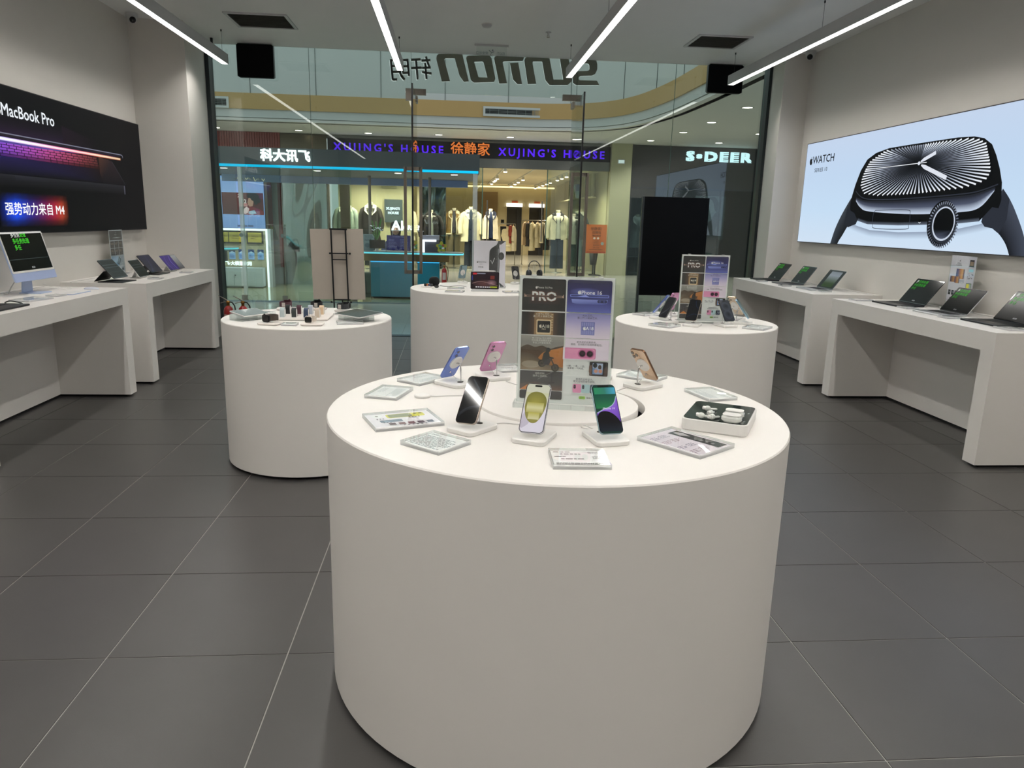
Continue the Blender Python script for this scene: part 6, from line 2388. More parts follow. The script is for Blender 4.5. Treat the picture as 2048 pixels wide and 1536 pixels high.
struct('kiosk_platform', MB().box(-4.8, .3, 12.82, 16.0, 0, .022), pm('platform_wood', '#a8a07a', .12, spec=.7, noise=.08, nscale=3))
struct('trim_8', MB().box(-4.8, .3, 12.80, 12.822, 0, .026), pm('platform_edge', '#8fa0a8', .2, metal=.6), label='metal edge of the kiosk platform')
# media wall on the left of the kiosk
t = thing('media_wall', 'dark red wall with a big advertising screen in the kiosk', 'wall panel', (-4.2, 15.9, .022))
for x0, x1, z0 in ((-.9, -.62, .36), (.36, .45, .36), (.57, .645, .36)):
    MB().box(x0, x1, 0, .08, z0, 2.21).build('red_column', M_redwall, t)
MB().box(-.9, .66, .01, .1, 0, .36).build('grey_base', pm('kiosk_plinth_grey', '#8a8a88', .5), t)
MB().box(.45, .57, .02, .08, .36, 2.21).build('steel_column', M_steel, t)
MB().box(-.50, .40, -.42, -.36, 1.12, 2.21).build('screen_case', M_black, t)
a = Art(.001)
a.vgrad(-.44, .40, 1.16, 2.18, ['#7c9fe0', '#8db0ee', '#9ab8f2', '#86a8ea'])
for k in range(7):
    a.rect(-.43 + k * .13, -.425 + k * .13, 1.17, 2.15, '#a4c0f6')
a.rect(-.43, .385, 1.43, 1.86, '#4a0d12', '#5a1218')
a.text('祖', -.06, 1.775, .12, '#f4dcdc', bold=.01)
a.text('102', -.03, 1.685, .11, '#f2e4e4', bold=.02)
a.rect(-.10, .07, 1.637, 1.645, '#e03a42')
a.rect(-.10, .07, 1.59, 1.635, '#c98a8a')
a.poly([(-.03, 1.43), (-.05, 1.50), (.02, 1.56), (.10, 1.60), (.16, 1.59), (.30, 1.545), (.38, 1.50), (.385, 1.43)], '#7a1a22')
a.poly([(-.03, 1.46), (.00, 1.55), (.05, 1.59), (.10, 1.55), (.08, 1.48), (.02, 1.44)], '#e9ccd0')
a.poly([(.09, 1.50), (.20, 1.52), (.24, 1.46), (.16, 1.435), (.08, 1.45)], '#9fc0d8')
a.poly([(.085, 1.72), (.075, 1.68), (.068, 1.66), (.08, 1.65), (.08, 1.62), (.11, 1.59), (.17, 1.60), (.19, 1.68), (.17, 1.76), (.10, 1.77)], '#b98a78')
a.poly([(.06, 1.80), (.10, 1.86), (.24, 1.86), (.31, 1.80), (.30, 1.70), (.25, 1.62), (.21, 1.63), (.19, 1.70), (.15, 1.72), (.13, 1.76), (.08, 1.76)], '#0e0c10')
a.rr(.24, .34, 1.66, 1.76, .05, '#15121a')
a.lines(-.15, .18, 1.18, 1.23, 1, '#4a5a8a', 5, .7, .05)
rnd = random.Random(3)
for k in range(16):
    x = -.43 + k * .054
    a.line([(x, 2.15 + rnd.uniform(-.03, .02)), (x + .03, 2.11 + rnd.uniform(-.03, .02)), (x + .055, 2.14 + rnd.uniform(-.03, .02))], .012, ('#d8d0a8', '#8a8a6a', '#5a5a58')[k % 3])
a.build('advert_screen', printmat('mall_screen', .3, 1.0, diff=.02), t, loc=(0, -.425, 0))
# display cabinet under the screen
t = thing('kiosk_cabinet', 'beige kiosk wall with framed certificates inside a white light frame', 'cabinet', (-4.2, 15.35, .022))
MB().box(-.60, .46, 0, .06, 0, 1.13).build('back_board', M_beige, t)
MB().box(-.48, .50, -.16, -.13, 1.12, 1.16).build('light_frame', M_whitelight, t)
MB().box(.46, .50, -.16, -.13, 0, 1.12).build('light_frame', M_whitelight, t)
MB().box(.50, .56, -.16, .06, 0, 1.16).build('side_post', M_alu, t)
letters('letter', '讯飞·大模型应用', .085, .01, M_whitelight, t, Matrix.Translation((-.18, -.02, .455)), off=.003)
M_gold = pm('gold_plaque', '#b39a2e', .4, metal=.3)
for k, x in enumerate((-.40, -.155, .215)):
    f = thing('framed_certificate', ('gold certificate at the left edge of the kiosk wall', 'middle gold certificate in a dark frame on the kiosk wall', 'right gold certificate in a dark frame on the kiosk wall')[k], 'certificate', (-4.2 + x, 15.33, .88), 0, 'gold certificates on the kiosk wall')
    w = .16 if k else .12
    MB().box(-w, w, -.015, .018, 0, .25).build('frame', M_dark, f)
    a = Art(.001)
    a.rect(-w + .025, w - .025, .028, .222, '#a8942c', '#c4b044')
    a.text('荣誉证书', 0, .145, .032, '#6a4a1c')
    a.lines(-w * .5, w * .5, .09, .12, 1, '#7a5a24', k)
    a.build('plate', P_paper, f, loc=(0, -.016, 0))
for k, x in enumerate((-.25, -.065, .125, .31)):
    f = thing('leaflet_card', 'blue and white leaflet card on the kiosk wall, %s' % ('leftmost of four', 'second of four', 'third of four', 'rightmost of four')[k], 'card', (-4.2 + x, 15.34, .565), 0, 'leaflet cards on the kiosk wall')
    MB().box(-.062, .062, -.006, .008, 0, .20).build('card', M_acredge, f)
    a = Art(.001)
    a.rect(-.06, .06, 0, .20, '#7fa8dc', '#8fb6e6')
    a.poly([(-.06, .14), (.06, .14), (.06, .20), (-.06, .20)], '#1d3a6a')
    a.poly([(-.06, .125), (0, .165), (.06, .125)], '#b9d2f0')
    a.lines(-.045, .045, .03, .10, 4, '#4a6a9a', k)
    a.build('print', P_paper, f, loc=(0, -.007, 0))
t = thing('low_cabinet', 'low white cabinet with two doors under the certificates', 'cabinet', (-4.18, 15.0, .022))
MB().box(-.62, .38, 0, .30, .02, .39).build('body', M_mallwhite, t)
for x0, x1 in ((-.61, -.16), (-.155, .25)):
    MB().box(x0, x1, -.015, 0, .04, .33).build('door', M_mallwhite, t)
MB().lathe([(.010, 0), (.012, .02)], 10, M=Matrix.Translation((-.13, -.015, .25)) @ Matrix.Rotation(R(90), 4, 'X')).build('knob', M_dark, t)
# side counter with vase at the far left
t = thing('kiosk_counter', 'short kiosk counter with cyan edge at the far left', 'counter', (-4.35, 13.55, .022))
MB().prism(rrect(.95, .5, .2, 5, 0, .1), .80, .855, 0).build('worktop', pm('counter_top_grey', '#7d8a8c', .3), t)
MB().prism(rrect(.97, .52, .21, 5, 0, .1), .825, .848, 0).build('light_line', M_cyan2, t)
MB().box(-.4, .25, -.05, .28, .60, .80).build('apron', M_dark, t)
MB().box(-.4, -.05, -.02, .25, 0, .60).build('leg', M_dark, t)
t = thing('flower_vase', 'grey vase with small green and red flowers on the far left counter', 'vase', (-4.13, 13.55, .877))
MB().lathe([(.035, 0), (.040, .05), (.036, .16), (.030, .19)], 16).build('vase', pm('vase_grey', '#a9b2ae', .3), t)
rnd = random.Random(9)
fl = MB()
for k in range(16):
    fl.sphere((rnd.uniform(-.05, .05), rnd.uniform(-.04, .04), .19 + rnd.uniform(0, .10)), rnd.uniform(.012, .022), k % 3, n=8, m=5)
fl.build('flowers', [pm('leaf_lime', '#8fa83a', .6), pm('flower_red', '#8a3a34', .6), pm('leaf_green', '#3f6a34', .6)], t)


def wavy(label, x0, x1, y, z0, z1, amp, seed, name='mirror_panel'):
    rnd = random.Random(seed)
    ph = [rnd.uniform(0, 6) for _ in range(6)]
    g = []
    nx, nz = 26, 40
    for j in range(nz + 1):
        row = []
        for i in range(nx + 1):
            u, v = i / nx, j / nz
            d = amp * (math.sin(5 * u + 3 * v + ph[0]) + .6 * math.sin(9 * v + 2 * u + ph[1]) + .4 * math.sin(11 * u - 7 * v + ph[2]) + .3 * math.sin(15 * v + ph[3]))
            row.append((x0 + (x1 - x0) * u, y + d, z0 + (z1 - z0) * v))
        g.append(row)
    t = thing(name, label, 'mirror', (0, 0, 0))
    MB().sheet(g).build('rippled_sheet', M_mirror, t)
    MB().box(x0, x1, y + .06, y + .09, z0, z1).build('backing', M_kiosk, t)
    MB().box(x0 - .02, x0, y - .02, y + .09, z0, z1).box(x1, x1 + .02, y - .02, y + .09, z0, z1).build('frame', M_steel, t)
    return t


wavy('tall rippled steel mirror panel in the kiosk, left of the beige easel board', -3.52, -2.62, 15.85, .022, 2.24, .012, 4)
wavy('rippled mirror strip in the clothes shop behind the black coat', -.93, -.22, 21.9, .0, 2.56, .016, 8)
t = thing('shop_column', 'brown column between kiosk mirror and shop window', 'column', (-2.35, 16.6, 0))
MB().box(-.10, .10, -.08, .08, 0, 2.3).build('shaft', pm('brown_column', '#7d6a44', .4), t)
MB().box(-.12, .12, -.10, .10, 2.2, 2.3).build('cap', M_steel, t)

# kiosk reception counter
t = thing('reception_counter', 'teal kiosk reception counter with glowing cyan edge', 'counter', (-.72, 13.35, .022))
MB().prism(rrect(1.78, .62, .12, 5, .02, .30), .80, .845, 0).build('worktop', pm('counter_top_grey', '#7d8a8c', .3), t)
MB().prism(rrect(1.80, .64, .13, 5, .02, .30), .812, .834, 0).build('light_line', M_cyan2, t)
MB().box(-.90, .66, .22, .55, .67, .80).build('wood_apron', pm('counter_wood', '#9a7d50', .45, noise=.12, nscale=4), t)
MB().box(-.76, .48, .12, .50, .03, .67).build('teal_front', pm('teal_lacquer', '#1f7d92', .35), t)
MB().box(-.76, .48, .10, .12, .655, .672).build('front_light', em('teal_glow', '#3ab4f0', 1.2), t)
MB().box(-.72, .44, .16, .46, 0, .03).build('plinth', M_dark, t)
lamp('counter_glow', 'AREA', (-.85, 13.30, .70), 1.2, (.3, .75, 1), 1.0, rot=(R(-15), 0, 0)).data.size = .9
t = thing('litter_bin', 'dark green bin beside the teal counter', 'bin', (-1.58, 13.75, .022))
MB().box(-.075, .075, -.12, .12, 0, .44).build('body', pm('bin_green', '#3a4a40', .5), t)
MB().box(-.05, -.035, -.13, -.118, .06, .30).box(-.01, .005, -.13, -.118, .06, .30).build('slot', M_dark, t)
ex = extinguisher('red fire extinguisher on the mall floor right of the teal counter', -.185, 16.4, 0, 1.0)
ex['group'] = 'fire extinguishers'
CT = .867
t = thing('counter_sign', 'blue price board standing on the teal counter', 'sign', (-.975, 13.50, CT), R(-3))
MB().box(-.215, .215, 0, .012, .02, .29).build('panel', pm('board_navy', '#20246a', .4), t)
MB().box(-.2, .2, -.05, .06, 0, .02).build('foot', M_acredge, t)
a = Art(.001)
a.rect(-.213, .213, .022, .288, '#1b1f6e', '#22287e')
a.text('讯飞智能硬件 专卖店', 0, .262, .024, '#9aa4d8')
a.lines(-.18, -.03, .05, .23, 7, '#7a84c8', 2, .35)
a.lines(.03, .18, .05, .23, 7, '#7a84c8', 7, .35)
a.build('print', P_paper, t, loc=(0, -.001, 0))
t = thing('monitor', 'small dark monitor on the teal counter, left of the blue board', 'monitor', (-1.36, 13.52, CT), R(4))
MB().box(-.14, .14, 0, .02, .05, .20).build('screen', pm('monitor_dark', '#1d2626', .2), t)
MB().box(-.02, .02, .02, .05, .0, .12).box(-.07, .07, -.03, .08, 0, .012).build('stand', M_alu, t)
t = thing('leaflet_stand', 'grey leaflet holder at the left end of the teal counter', 'sign', (-1.52, 13.62, CT), R(6))
MB().box(-.10, .10, 0, .01, .01, .30).box(-.10, .10, -.03, .04, 0, .012).build('holder', pm('leaflet_grey', '#9aa8ae', .5), t)
a = Art(.001)
a.rect(-.095, .095, .02, .295, '#8796a0', '#a4b2ba')
a.lines(-.08, .08, .17, .28, 5, '#56636e', 3)
a.disc(-.03, .10, .045, .04, '#6b7a86', 16)
a.build('print', P_paper, t, loc=(0, -.001, 0))
t = thing('lily_vase', 'vase of white lilies on the teal counter', 'vase', (-1.385, 13.68, CT))
MB().lathe([(.03, 0), (.026, .06), (.018, .15), (.024, .20)], 14).build('vase', M_acredge, t)
rnd = random.Random(5)
M_lily = pm('lily_white', '#dfe8f4', .5)
M_leaf = pm('lily_leaf', '#4f8a3f', .5)
lv = MB()
for k in range(9):
    an = rnd.uniform(0, 6.28)
    r_ = rnd.uniform(.05, .12)
    h_ = rnd.uniform(.30, .60)
    lv.hexa([(-.004, 0, .18), (.004, 0, .18), (.004, .003, .18), (-.004, .003, .18)], [(r_ * math.cos(an) - .012, r_ * math.sin(an), h_), (r_ * math.cos(an) + .012, r_ * math.sin(an), h_), (r_ * math.cos(an) + .012, r_ * math.sin(an) + .003, h_), (r_ * math.cos(an) - .012, r_ * math.sin(an) + .003, h_)])
lv.build('leaf_spray', M_leaf, t)
for k in range(5):
    an = k * 1.25 + .3
    c = Vector((.085 * math.cos(an), .06 * math.sin(an), .36 + .035 * (k % 3)))
    f = MB()
    for q in range(6):
        b_ = q * PI / 3
        d = Vector((math.cos(b_), math.sin(b_), .45))
        s_ = Vector((-math.sin(b_), math.cos(b_), 0)) * .014
        f.add([c, c + d * .03 + s_, c + d * .065, c + d * .03 - s_], [(0, 1, 2, 3)])
    f.build('lily', M_lily, t)
t = thing('counter_lettering', 'white glowing letters standing on the reception counter', 'sign', (-.80, 13.66, CT))
letters('letter', 'AI', .235, .02, M_whitelight, t, Matrix.Translation((-.21, 0, .455)), off=.006)
letters('letter', 'GREEN', .115, .02, M_whitelight, t, Matrix.Translation((.07, 0, .425)), off=.002)
MB().box(-.32, .27, -.02, .03, .365, .378).build('shelf', M_acredge, t)
MB().box(-.30, -.29, 0, .01, 0, .365).box(.04, .055, 0, .01, 0, .365).box(.24, .25, 0, .01, 0, .365).build('support', M_alu, t)
t = thing('printer', 'grey and white printer with white arrow shape on the teal counter', 'printer', (-.40, 13.55, CT))
MB().box(-.15, .15, 0, .2, .0, .10).box(-.15, .15, .03, .2, .10, .22).build('body', pm('printer_grey', '#5a5a64', .4), t)
MB().box(-.155, .155, .0, .2, .22, .30).build('lid', pm('printer_lid', '#a9acbc', .4), t)
MB().box(-.15, .10, -.012, .0, .19, .225).box(-.15, -.11, -.012, 0, .0, .19).build('glowing_bracket', M_whitelight, t)
t = thing('flower_clock', 'yellow flower-shaped board on the right of the teal counter', 'decoration', (-.205, 13.42, CT))
pts = []
for k in range(60):
    an = 2 * PI * k / 60
    r_ = .082 + .020 * math.cos(5 * (an - PI / 2))
    pts.append((r_ * math.cos(an), .105 + r_ * math.sin(an)))
MB().prism(pts, -.008, .008, 0, UPZ).build('board', pm('flower_yellow', '#b4b43c', .5), t)
a = Art(.001)
for x, z, c in ((-.03, .125, '#4a8a8a'), (.03, .13, '#a04a4a'), (-.015, .08, '#3f7a5a'), (.03, .085, '#d0d4d8'), (.0, .11, '#5a9a5a')):
    a.disc(x, z, .026, .020, c, 12)
a.build('print', P_paper, t, loc=(0, -.009, 0))
MB().box(-.04, .04, -.02, .03, 0, .02).build('foot', M_acredge, t)

# person sitting behind the counter, mostly hidden by the blue board
pb = thing('person', 'person with dark hair sitting behind the blue board at the kiosk counter', 'person', (-1.10, 14.45, .022))
M_skin = pm('skin', '#c49a80', .55)
M_hair = pm('dark_hair', '#15110f', .5, noise=.3, nscale=60)
M_shirt = pm('dark_blue_top', '#2a3450', .8)
body = MB()
body.lathe([(.15, .42), (.17, .55), (.16, .72), (.19, .88), (.20, .98), (.14, 1.05), (.055, 1.08), (.05, 1.14)], 20, 1, Matrix.Diagonal((1, .62, 1, 1)))
body.sphere((0, -.015, 1.235), (.078, .098, .118), 0, n=20, m=14)
body.tube([(-.19, 0, .97), (-.24, -.06, .78), (-.20, -.26, .70), (-.12, -.36, .72)], [.055, .048, .040, .032], 10, 1)
body.tube([(.19, 0, .97), (.24, -.06, .78), (.20, -.26, .70), (.12, -.36, .72)], [.055, .048, .040, .032], 10, 1)
body.tube([(-.09, .0, .48), (-.10, -.36, .50), (-.10, -.38, .05)], [.085, .065, .05], 10, 1)
body.tube([(.09, .0, .48), (.10, -.36, .50), (.10, -.38, .05)], [.085, .065, .05], 10, 1)
for s in (-1, 1):
    for q in range(5):
        body.tube([(s * (.12 - q * .014 + .028), -.36, .72), (s * (.11 - q * .014 + .028), -.41 - .01 * (q in (1, 2, 3)), .725), (s * (.105 - q * .014 + .028), -.435 - .012 * (q in (1, 2, 3)), .712)], [.010, .0085, .006], 6, 0)
    body.sphere((s * .080, .005, 1.235), (.012, .02, .03), 0, n=8, m=6)
    body.sphere((s * .030, -.106, 1.245), (.012, .008, .007), 2, n=8, m=6)
body.sphere((0, -.115, 1.212), (.014, .018, .024), 0, n=10, m=6)
body.sphere((0, -.103, 1.178), (.024, .008, .008), 3, n=10, m=6)
body.build('body', [M_skin, M_shirt, M_hair, pm('lip', '#9a5a50', .5)], pb)
MB().lathe([(.001, 1.375), (.06, 1.368), (.095, 1.33), (.103, 1.26), (.10, 1.18), (.092, 1.10)], 20, caps=False, M=Matrix.Translation((0, .012, 0)) @ Matrix.Diagonal((1, 1.12, 1, 1)), a0=R(-40), a1=R(220)).sphere((0, 0, 1.315), (.092, .112, .065), n=18, m=8).build('hair', M_hair, pb)
ch = thing('office_chair', 'dark stool under the person at the kiosk counter', 'chair', (-1.10, 14.45, .022))
MB().lathe([(.20, .37), (.21, .40), (.19, .42)], 20).build('seat', M_black, ch)
MB().tube([(0, 0, .03), (0, 0, .37)], .025, 8).build('post', M_steel, ch)
MB().lathe([(.20, 0), (.20, .02), (.03, .03)], 20).build('base', M_steel, ch)
# ---------------------------------------------------------------- clothes shop: mannequins, racks, doors
M_mann = pm('mannequin_ivory', '#d8cdb4', .5)
M_pole = pm('mannequin_pole', '#8a8a84', .3, metal=.8)


def garment(col, rough=.85):
    return pm('cloth_' + col, '#' + col, rough, noise=.14, nscale=18, bump=.3, bscale=60)


def mannequin(label, x, y, zs, s, coat, collar, inner, hem, trousers=None, arms=True, width=1.0, rz=0, trim=None, closed=False, hat=None):
    """headless dressed form: zs shoulder height, s scale, hem height of the coat"""
    t = thing('mannequin', label, 'mannequin', (x, y, 0), R(rz), 'mannequins in the clothes shop')
    mc, mi = garment(coat), garment(inner)
    w = .215 * s * width
    D = Matrix.Diagonal((1, .62, 1, 1))
    MB().tube([(0, .02, 0), (0, .02, zs - .2)], .016, 8).lathe([(.17, 0), (.17, .012), (.03, .02)], 20).build('stand', M_pole, t)
    MB().lathe([(.055 * s, zs - .02), (.052 * s, zs + .06 * s), (.058 * s, zs + .10 * s), (.050 * s, zs + .115 * s)], 16, M=D).build('neck', M_mann, t)
    # inner top
    MB().lathe([(w * .78, hem + .03), (w * .82, zs - .15 * s), (w * .80, zs - .05 * s), (w * .42, zs + .012 * s), (.062 * s, zs + .045 * s)], 20, M=D).build('inner_top', mi, t)
    # coat body: open at the front unless closed
    op = R(6) if closed else R(16)
    m = MB()
    rnd = random.Random(len(label))
    n = 28
    prof = []
    nz = 9
    for j in range(nz + 1):
        v = j / nz
        z = hem + (zs - hem) * v
        r = w * (1.16 - .20 * v) * (1 + .03 * math.sin(v * 16 + s))
        if v > .80:
            r = w * (1.0 - ((v - .80) / .20) ** 1.6 * .46)
        prof.append((r, z))
    prof.append((.075 * s, zs + .03 * s))
    g = []
    for (r, z) in prof:
        row = []
        for k in range(n + 1):
            a_ = -PI / 2 + op + (2 * PI - 2 * op) * k / n
            f = 1 + .03 * math.sin(a_ * 7 + z * 4)
            row.append((r * f * math.cos(a_), r * f * .66 * math.sin(a_), z))
        g.append(row)
    m.sheet(g)
    m.build('coat', mc, t)
    # sleeves
    if arms:
        for sd in (-1, 1):
            MB().tube([(sd * w * .62, 0, zs - .045 * s), (sd * w * .95, .0, zs - .11 * s), (sd * w * 1.22, -.01, zs - .30 * s), (sd * w * 1.30, -.04, zs - .46 * s), (sd * w * 1.24, -.08, zs - .60 * s)],
                      [.060 * s, .078 * s, .074 * s, .066 * s, .054 * s], 12).build('sleeve', mc, t)
            if trim:
                MB().tube([(sd * w * 1.26, -.07, zs - .57 * s), (sd * w * 1.23, -.085, zs - .62 * s)], [.066 * s, .064 * s], 12).build('cuff', garment(trim), t)
    # collar
    mcol = garment(collar)
    for sd in (-1, 1):
        MB().hexa([(sd * .035 * s, -.150 * s, zs - .22 * s), (sd * .150 * s, -.128 * s, zs - .11 * s), (sd * .155 * s, -.10 * s, zs - .11 * s), (sd * .045 * s, -.115 * s, zs - .22 * s)],
                  [(sd * .060 * s, -.065 * s, zs + .05 * s), (sd * .150 * s, -.05 * s, zs + .01 * s), (sd * .140 * s, .02 * s, zs + .03 * s), (sd * .065 * s, -.02 * s, zs + .06 * s)]).build('lapel', mcol, t)
    MB().lathe([(.088 * s, zs - .0 * s), (.105 * s, zs + .03 * s), (.095 * s, zs + .075 * s), (.075 * s, zs + .07 * s)], 20, a0=R(-20), a1=R(200), caps=False, M=Matrix.Diagonal((1, .8, 1, 1))).build('collar', mcol, t)
    if trim:
        mt = garment(trim)
        for sd in (-1, 1):
            q = g
            xx = sd * (w * 1.15) * math.sin(op)
            MB().tube([(xx * 1.05, -w * .73, hem), (xx, -w * .70, (hem + zs) / 2), (xx * .8, -w * .60, zs - .15 * s)], .018 * s, 8).build('front_trim', mt, t)
        MB().tube([(prof[0][0] * 1.01 * math.cos(-PI / 2 + op + (2 * PI - 2 * op) * k / 20), prof[0][0] * 1.01 * .66 * math.sin(-PI / 2 + op + (2 * PI - 2 * op) * k / 20), hem) for k in range(21)], .018 * s, 8).build('hem_trim', mt, t)
    if trousers:
        mt = garment(trousers[0])
        zb = trousers[1]
        for sd in (-1, 1):
            MB().tube([(sd * .075 * s, 0, hem + .10), (sd * .085 * s, 0, hem - .10), (sd * .09 * s, 0, (hem + zb) / 2), (sd * .095 * s, 0, zb)], [.085 * s, .082 * s, .080 * s, .085 * s], 14).build('trouser_leg', mt, t)
    if hat:
        MB().lathe([(.155 * s, zs + .22 * s), (.12 * s, zs + .26 * s), (.10 * s, zs + .33 * s), (.05 * s, zs + .36 * s)], 18).sphere((0, 0, zs + .19 * s), (.08 * s, .09 * s, .10 * s), n=14, m=8).build('hat', garment(hat), t)
    return t


mannequin('mannequin in a pale grey puffer jacket with cream collar, behind the easel board', -3.03, 21.5, 1.72, 1.10, 'a9b0a0', 'e4dcc0', '2a2a28', .85, ('3a3a3a', .1), True, 1.05, closed=False)
mannequin('mannequin in a dark brown coat with cream shearling collar, in the shop window', -2.33, 21.5, 1.75, 1.10, '2a221c', 'e8dfc4', '26221f', .75, ('1a1a1a', .1), True, 1.0)
mannequin('mannequin in a long black coat over a white knit, beside the rippled mirror', -.62, 21.35, 1.58, 1.05, '1c1512', '1c1512', 'ded6c4', .80, ('16161a', .1), True, 1.05)
mannequin('mannequin in a tan jacket with cream edges inside the shop', .035, 22.6, 1.66, 1.1, '8a6e3c', 'eadfbe', '3f4048', 1.02, ('8d8064', .1), True, 1.0, trim='eadfbe')
mannequin('mannequin in a long white coat over navy, beside the shop door', .53, 22.05, 1.70, 1.1, 'ded2b0', 'e6dcc0', '1d2a3c', .82, ('1d2430', .1), True, 1.05)
mannequin('mannequin in a cream vest and dark skirt, just inside the shop door', 1.10, 21.7, 1.66, 1.02, 'd8ccaa', '1b2436', '22304a', .92, ('12141a', .1), False, .92)
mannequin('mannequin in cream vest, brown sleeves and dark blue trousers, right of shop entrance', 3.03, 21.4, 1.66, 1.12, 'cfc4a2', '2b241c', 'dcd4bc', .95, ('12202e', .12), True, 1.0)
mannequin('mannequin in a dark jacket and jeans, behind the orange poster', 3.72, 22.2, 1.66, 1.12, '33342f', '24241f', '2a2c28', .95, ('4f6468', .15), True, 1.1)
mannequin('mannequin in a white hat and pale coat at the right edge of the clothes shop', 3.98, 22.9, 1.42, 1.0, 'c9c2a4', 'e6e0cc', 'b9b090', .7, ('3a4248', .1), True, .85, hat='e6e2d2')

# garment racks: a rail and single garments hanging side by side


def rack(label, x0, x1, y, z):
    t = thing('clothes_rack', label, 'clothes rack', ((x0 + x1) / 2, y, 0))
    w = (x1 - x0) / 2
    MB().tube([(-w, 0, z), (w, 0, z)], .014, 8).build('rail', M_pole, t)
    for s in (-1, 1):
        MB().tube([(s * w, 0, z), (s * w, 0, .02)], .014, 8).tube([(s * w, -.2, .012), (s * w, .2, .012)], .014, 8).build('leg', M_pole, t)
    return t


def hanging(label, x, y, z, L, col, rz=80, w=.42, vest=False):
    t = thing('hanging_coat', label, 'garment', (x, y, z - L), R(rz), 'garments on the shop racks')
    mc = garment(col)
    m = MB()
    n = 20
    g = []
    for (v, r, d) in ((0, w * .58, .10), (.3, w * .56, .10), (.6, w * .54, .10), (.82, w * .52, .085), (.93, w * .36, .06), (.98, w * .16, .04)):
        g.append([(r * math.cos(2 * PI * k / n) * (1 + .05 * math.sin(5 * 2 * PI * k / n)), d * math.sin(2 * PI * k / n) * (1 + .1 * math.sin(4 * 2 * PI * k / n)), v * L * .97) for k in range(n + 1)])
    m.sheet(g)
    m.build('garment_body', mc, t)
    if not vest:
        for s in (-1, 1):
            MB().tube([(s * w * .42, 0, L * .88), (s * w * .60, 0, L * .66), (s * w * .62, 0, L * .38)], [.06, .062, .05], 10).build('sleeve', mc, t)
    MB().tube([(-w * .40, 0, L * .90), (0, 0, L * .985), (w * .40, 0, L * .90)], .010, 8).tube([(0, 0, L * .985), (0, 0, L * 1.0 + .02)], .004, 6).build('hanger', pm('hanger_wood', '#b58c50', .5), t)
    return t


rack('chrome clothes rail inside the left of the shop door', 1.0, 2.05, 24.35, 1.35)
rack('chrome clothes rail inside the right of the shop', 2.35, 3.5, 25.0, 1.48)
h = hanging('cream vest with dark lining hanging to the front of the left rail', 1.63, 24.18, 1.33, .86, 'd6caa4', 4, .52, True)
MB().hexa([(-.06, -.115, .02), (.05, -.115, .02), (.05, -.09, .02), (-.06, -.09, .02)], [(-.10, -.075, .76), (.10, -.075, .76), (.10, -.05, .80), (-.10, -.05, .80)]).build('dark_lining', garment('15151a'), h)
MB().box(-.22, -.06, -.118, -.098, .16, .19).box(.06, .22, -.118, -.098, .16, .19).build('pocket_edge', garment('ece4cc'), h)
for k, (x, c, L) in enumerate(((1.12, '1c2130', .95), (1.24, '6d5a48', .9), (1.90, '8d3a30', .6), (1.99, 'c9bfa4', .85))):
    hanging('%s garment on the left shop rail' % ('navy', 'brown', 'red', 'pale')[k], x, 24.35, 1.33, L, c, 82, .44)
for k, (x, c, L, nm_) in enumerate(((2.45, '9a8466', .80, 'tan coat, leftmost on the right shop rail'), (2.56, '3a3a3c', .84, 'charcoal coat, second on the right shop rail'), (2.68, 'd8cfae', .98, 'long white puffer coat on the right shop rail'),
                                    (2.86, 'cfc6a8', .88, 'cream coat, fourth on the right shop rail'), (3.02, 'e0d8be', .72, 'short cream jacket on the right shop rail'), (3.18, '1c1c20', .95, 'black long coat on the right shop rail'), (3.32, '4a3626', .80, 'brown coat, rightmost on the right shop rail'))):
    hanging(nm_, x, 25.0, 1.46, L, c, 74, .46)
# fitting room doors with lit signs on the back wall
for x0, x1, lb in ((2.30, 2.95, 'left'), (3.27, 3.90, 'right')):
    t = thing('fitting_room_door', 'dark %s doorway with curtain at the back of the clothes shop' % lb, 'doorway', ((x0 + x1) / 2, 31.96, 0))
    w = (x1 - x0) / 2
    MB().box(-w, w, 0, .04, 0, 2.02).build('opening', pm('fitting_dark', '#1d1b18', .7), t)
    MB().box(-w - .03, -w, -.02, .04, 0, 2.05).box(w, w + .03, -.02, .04, 0, 2.05).build('jamb', M_beige, t)
    c = MB()
    for k in range(5):
        c.tube([(w * (.45 + .12 * k), -.03, 0), (w * (.42 + .12 * k), -.03, 2.0)], .03, 8)
    c.build('curtain', garment('2a2c30'), t)
    MB().box(-w, w * .3, -.01, .0, 1.10, 1.13).build('rail', M_dark, t)
    s = thing('lit_door_sign', 'white lit sign over the %s fitting room doorway' % lb, 'sign', ((x0 + x1) / 2, 31.9, 2.03))
    MB().box(-w - .02, w + .02, 0, .06, 0, .145).build('light_box', em('sign_white', '#fffdf2', 2.0), s)
    a = Art(.002)
    a.text('FITTING ROOM', 0, .072, .05, '#b0aa9a')
    a.build('lettering', P_paper, s, loc=(0, -.002, 0))
    o = thing('paper_notice', 'small orange notice above the %s lit sign' % lb, 'notice', ((x0 + x1) / 2 + .02, 31.97, 2.19))
    MB().box(-.13, .13, 0, .006, 0, .08).build('sheet', pm('notice_orange', '#b4532c', .6), o)
    a = Art(.002)
    a.text('试衣间', 0, .04, .045, '#6a2a14')
    a.build('lettering', P_paper, o)
struct('trim_9', MB().box(1.0, 1.9, 31.9, 32.0, .1, 2.62), M_beige2, label='brown recessed panel on the back wall of the clothes shop')
struct('trim_10', MB().box(-.9, 4.3, 31.7, 31.85, 2.80, 2.86), em('cove_light', '#ffe9b0', 1.6), label='warm cove light under the clothes shop ceiling')
t = thing('wall_phone', 'small black intercom on the back wall left of the fitting doors', 'intercom', (2.13, 31.97, 1.30))
MB().box(-.07, .07, 0, .03, 0, .18).build('case', M_black, t)
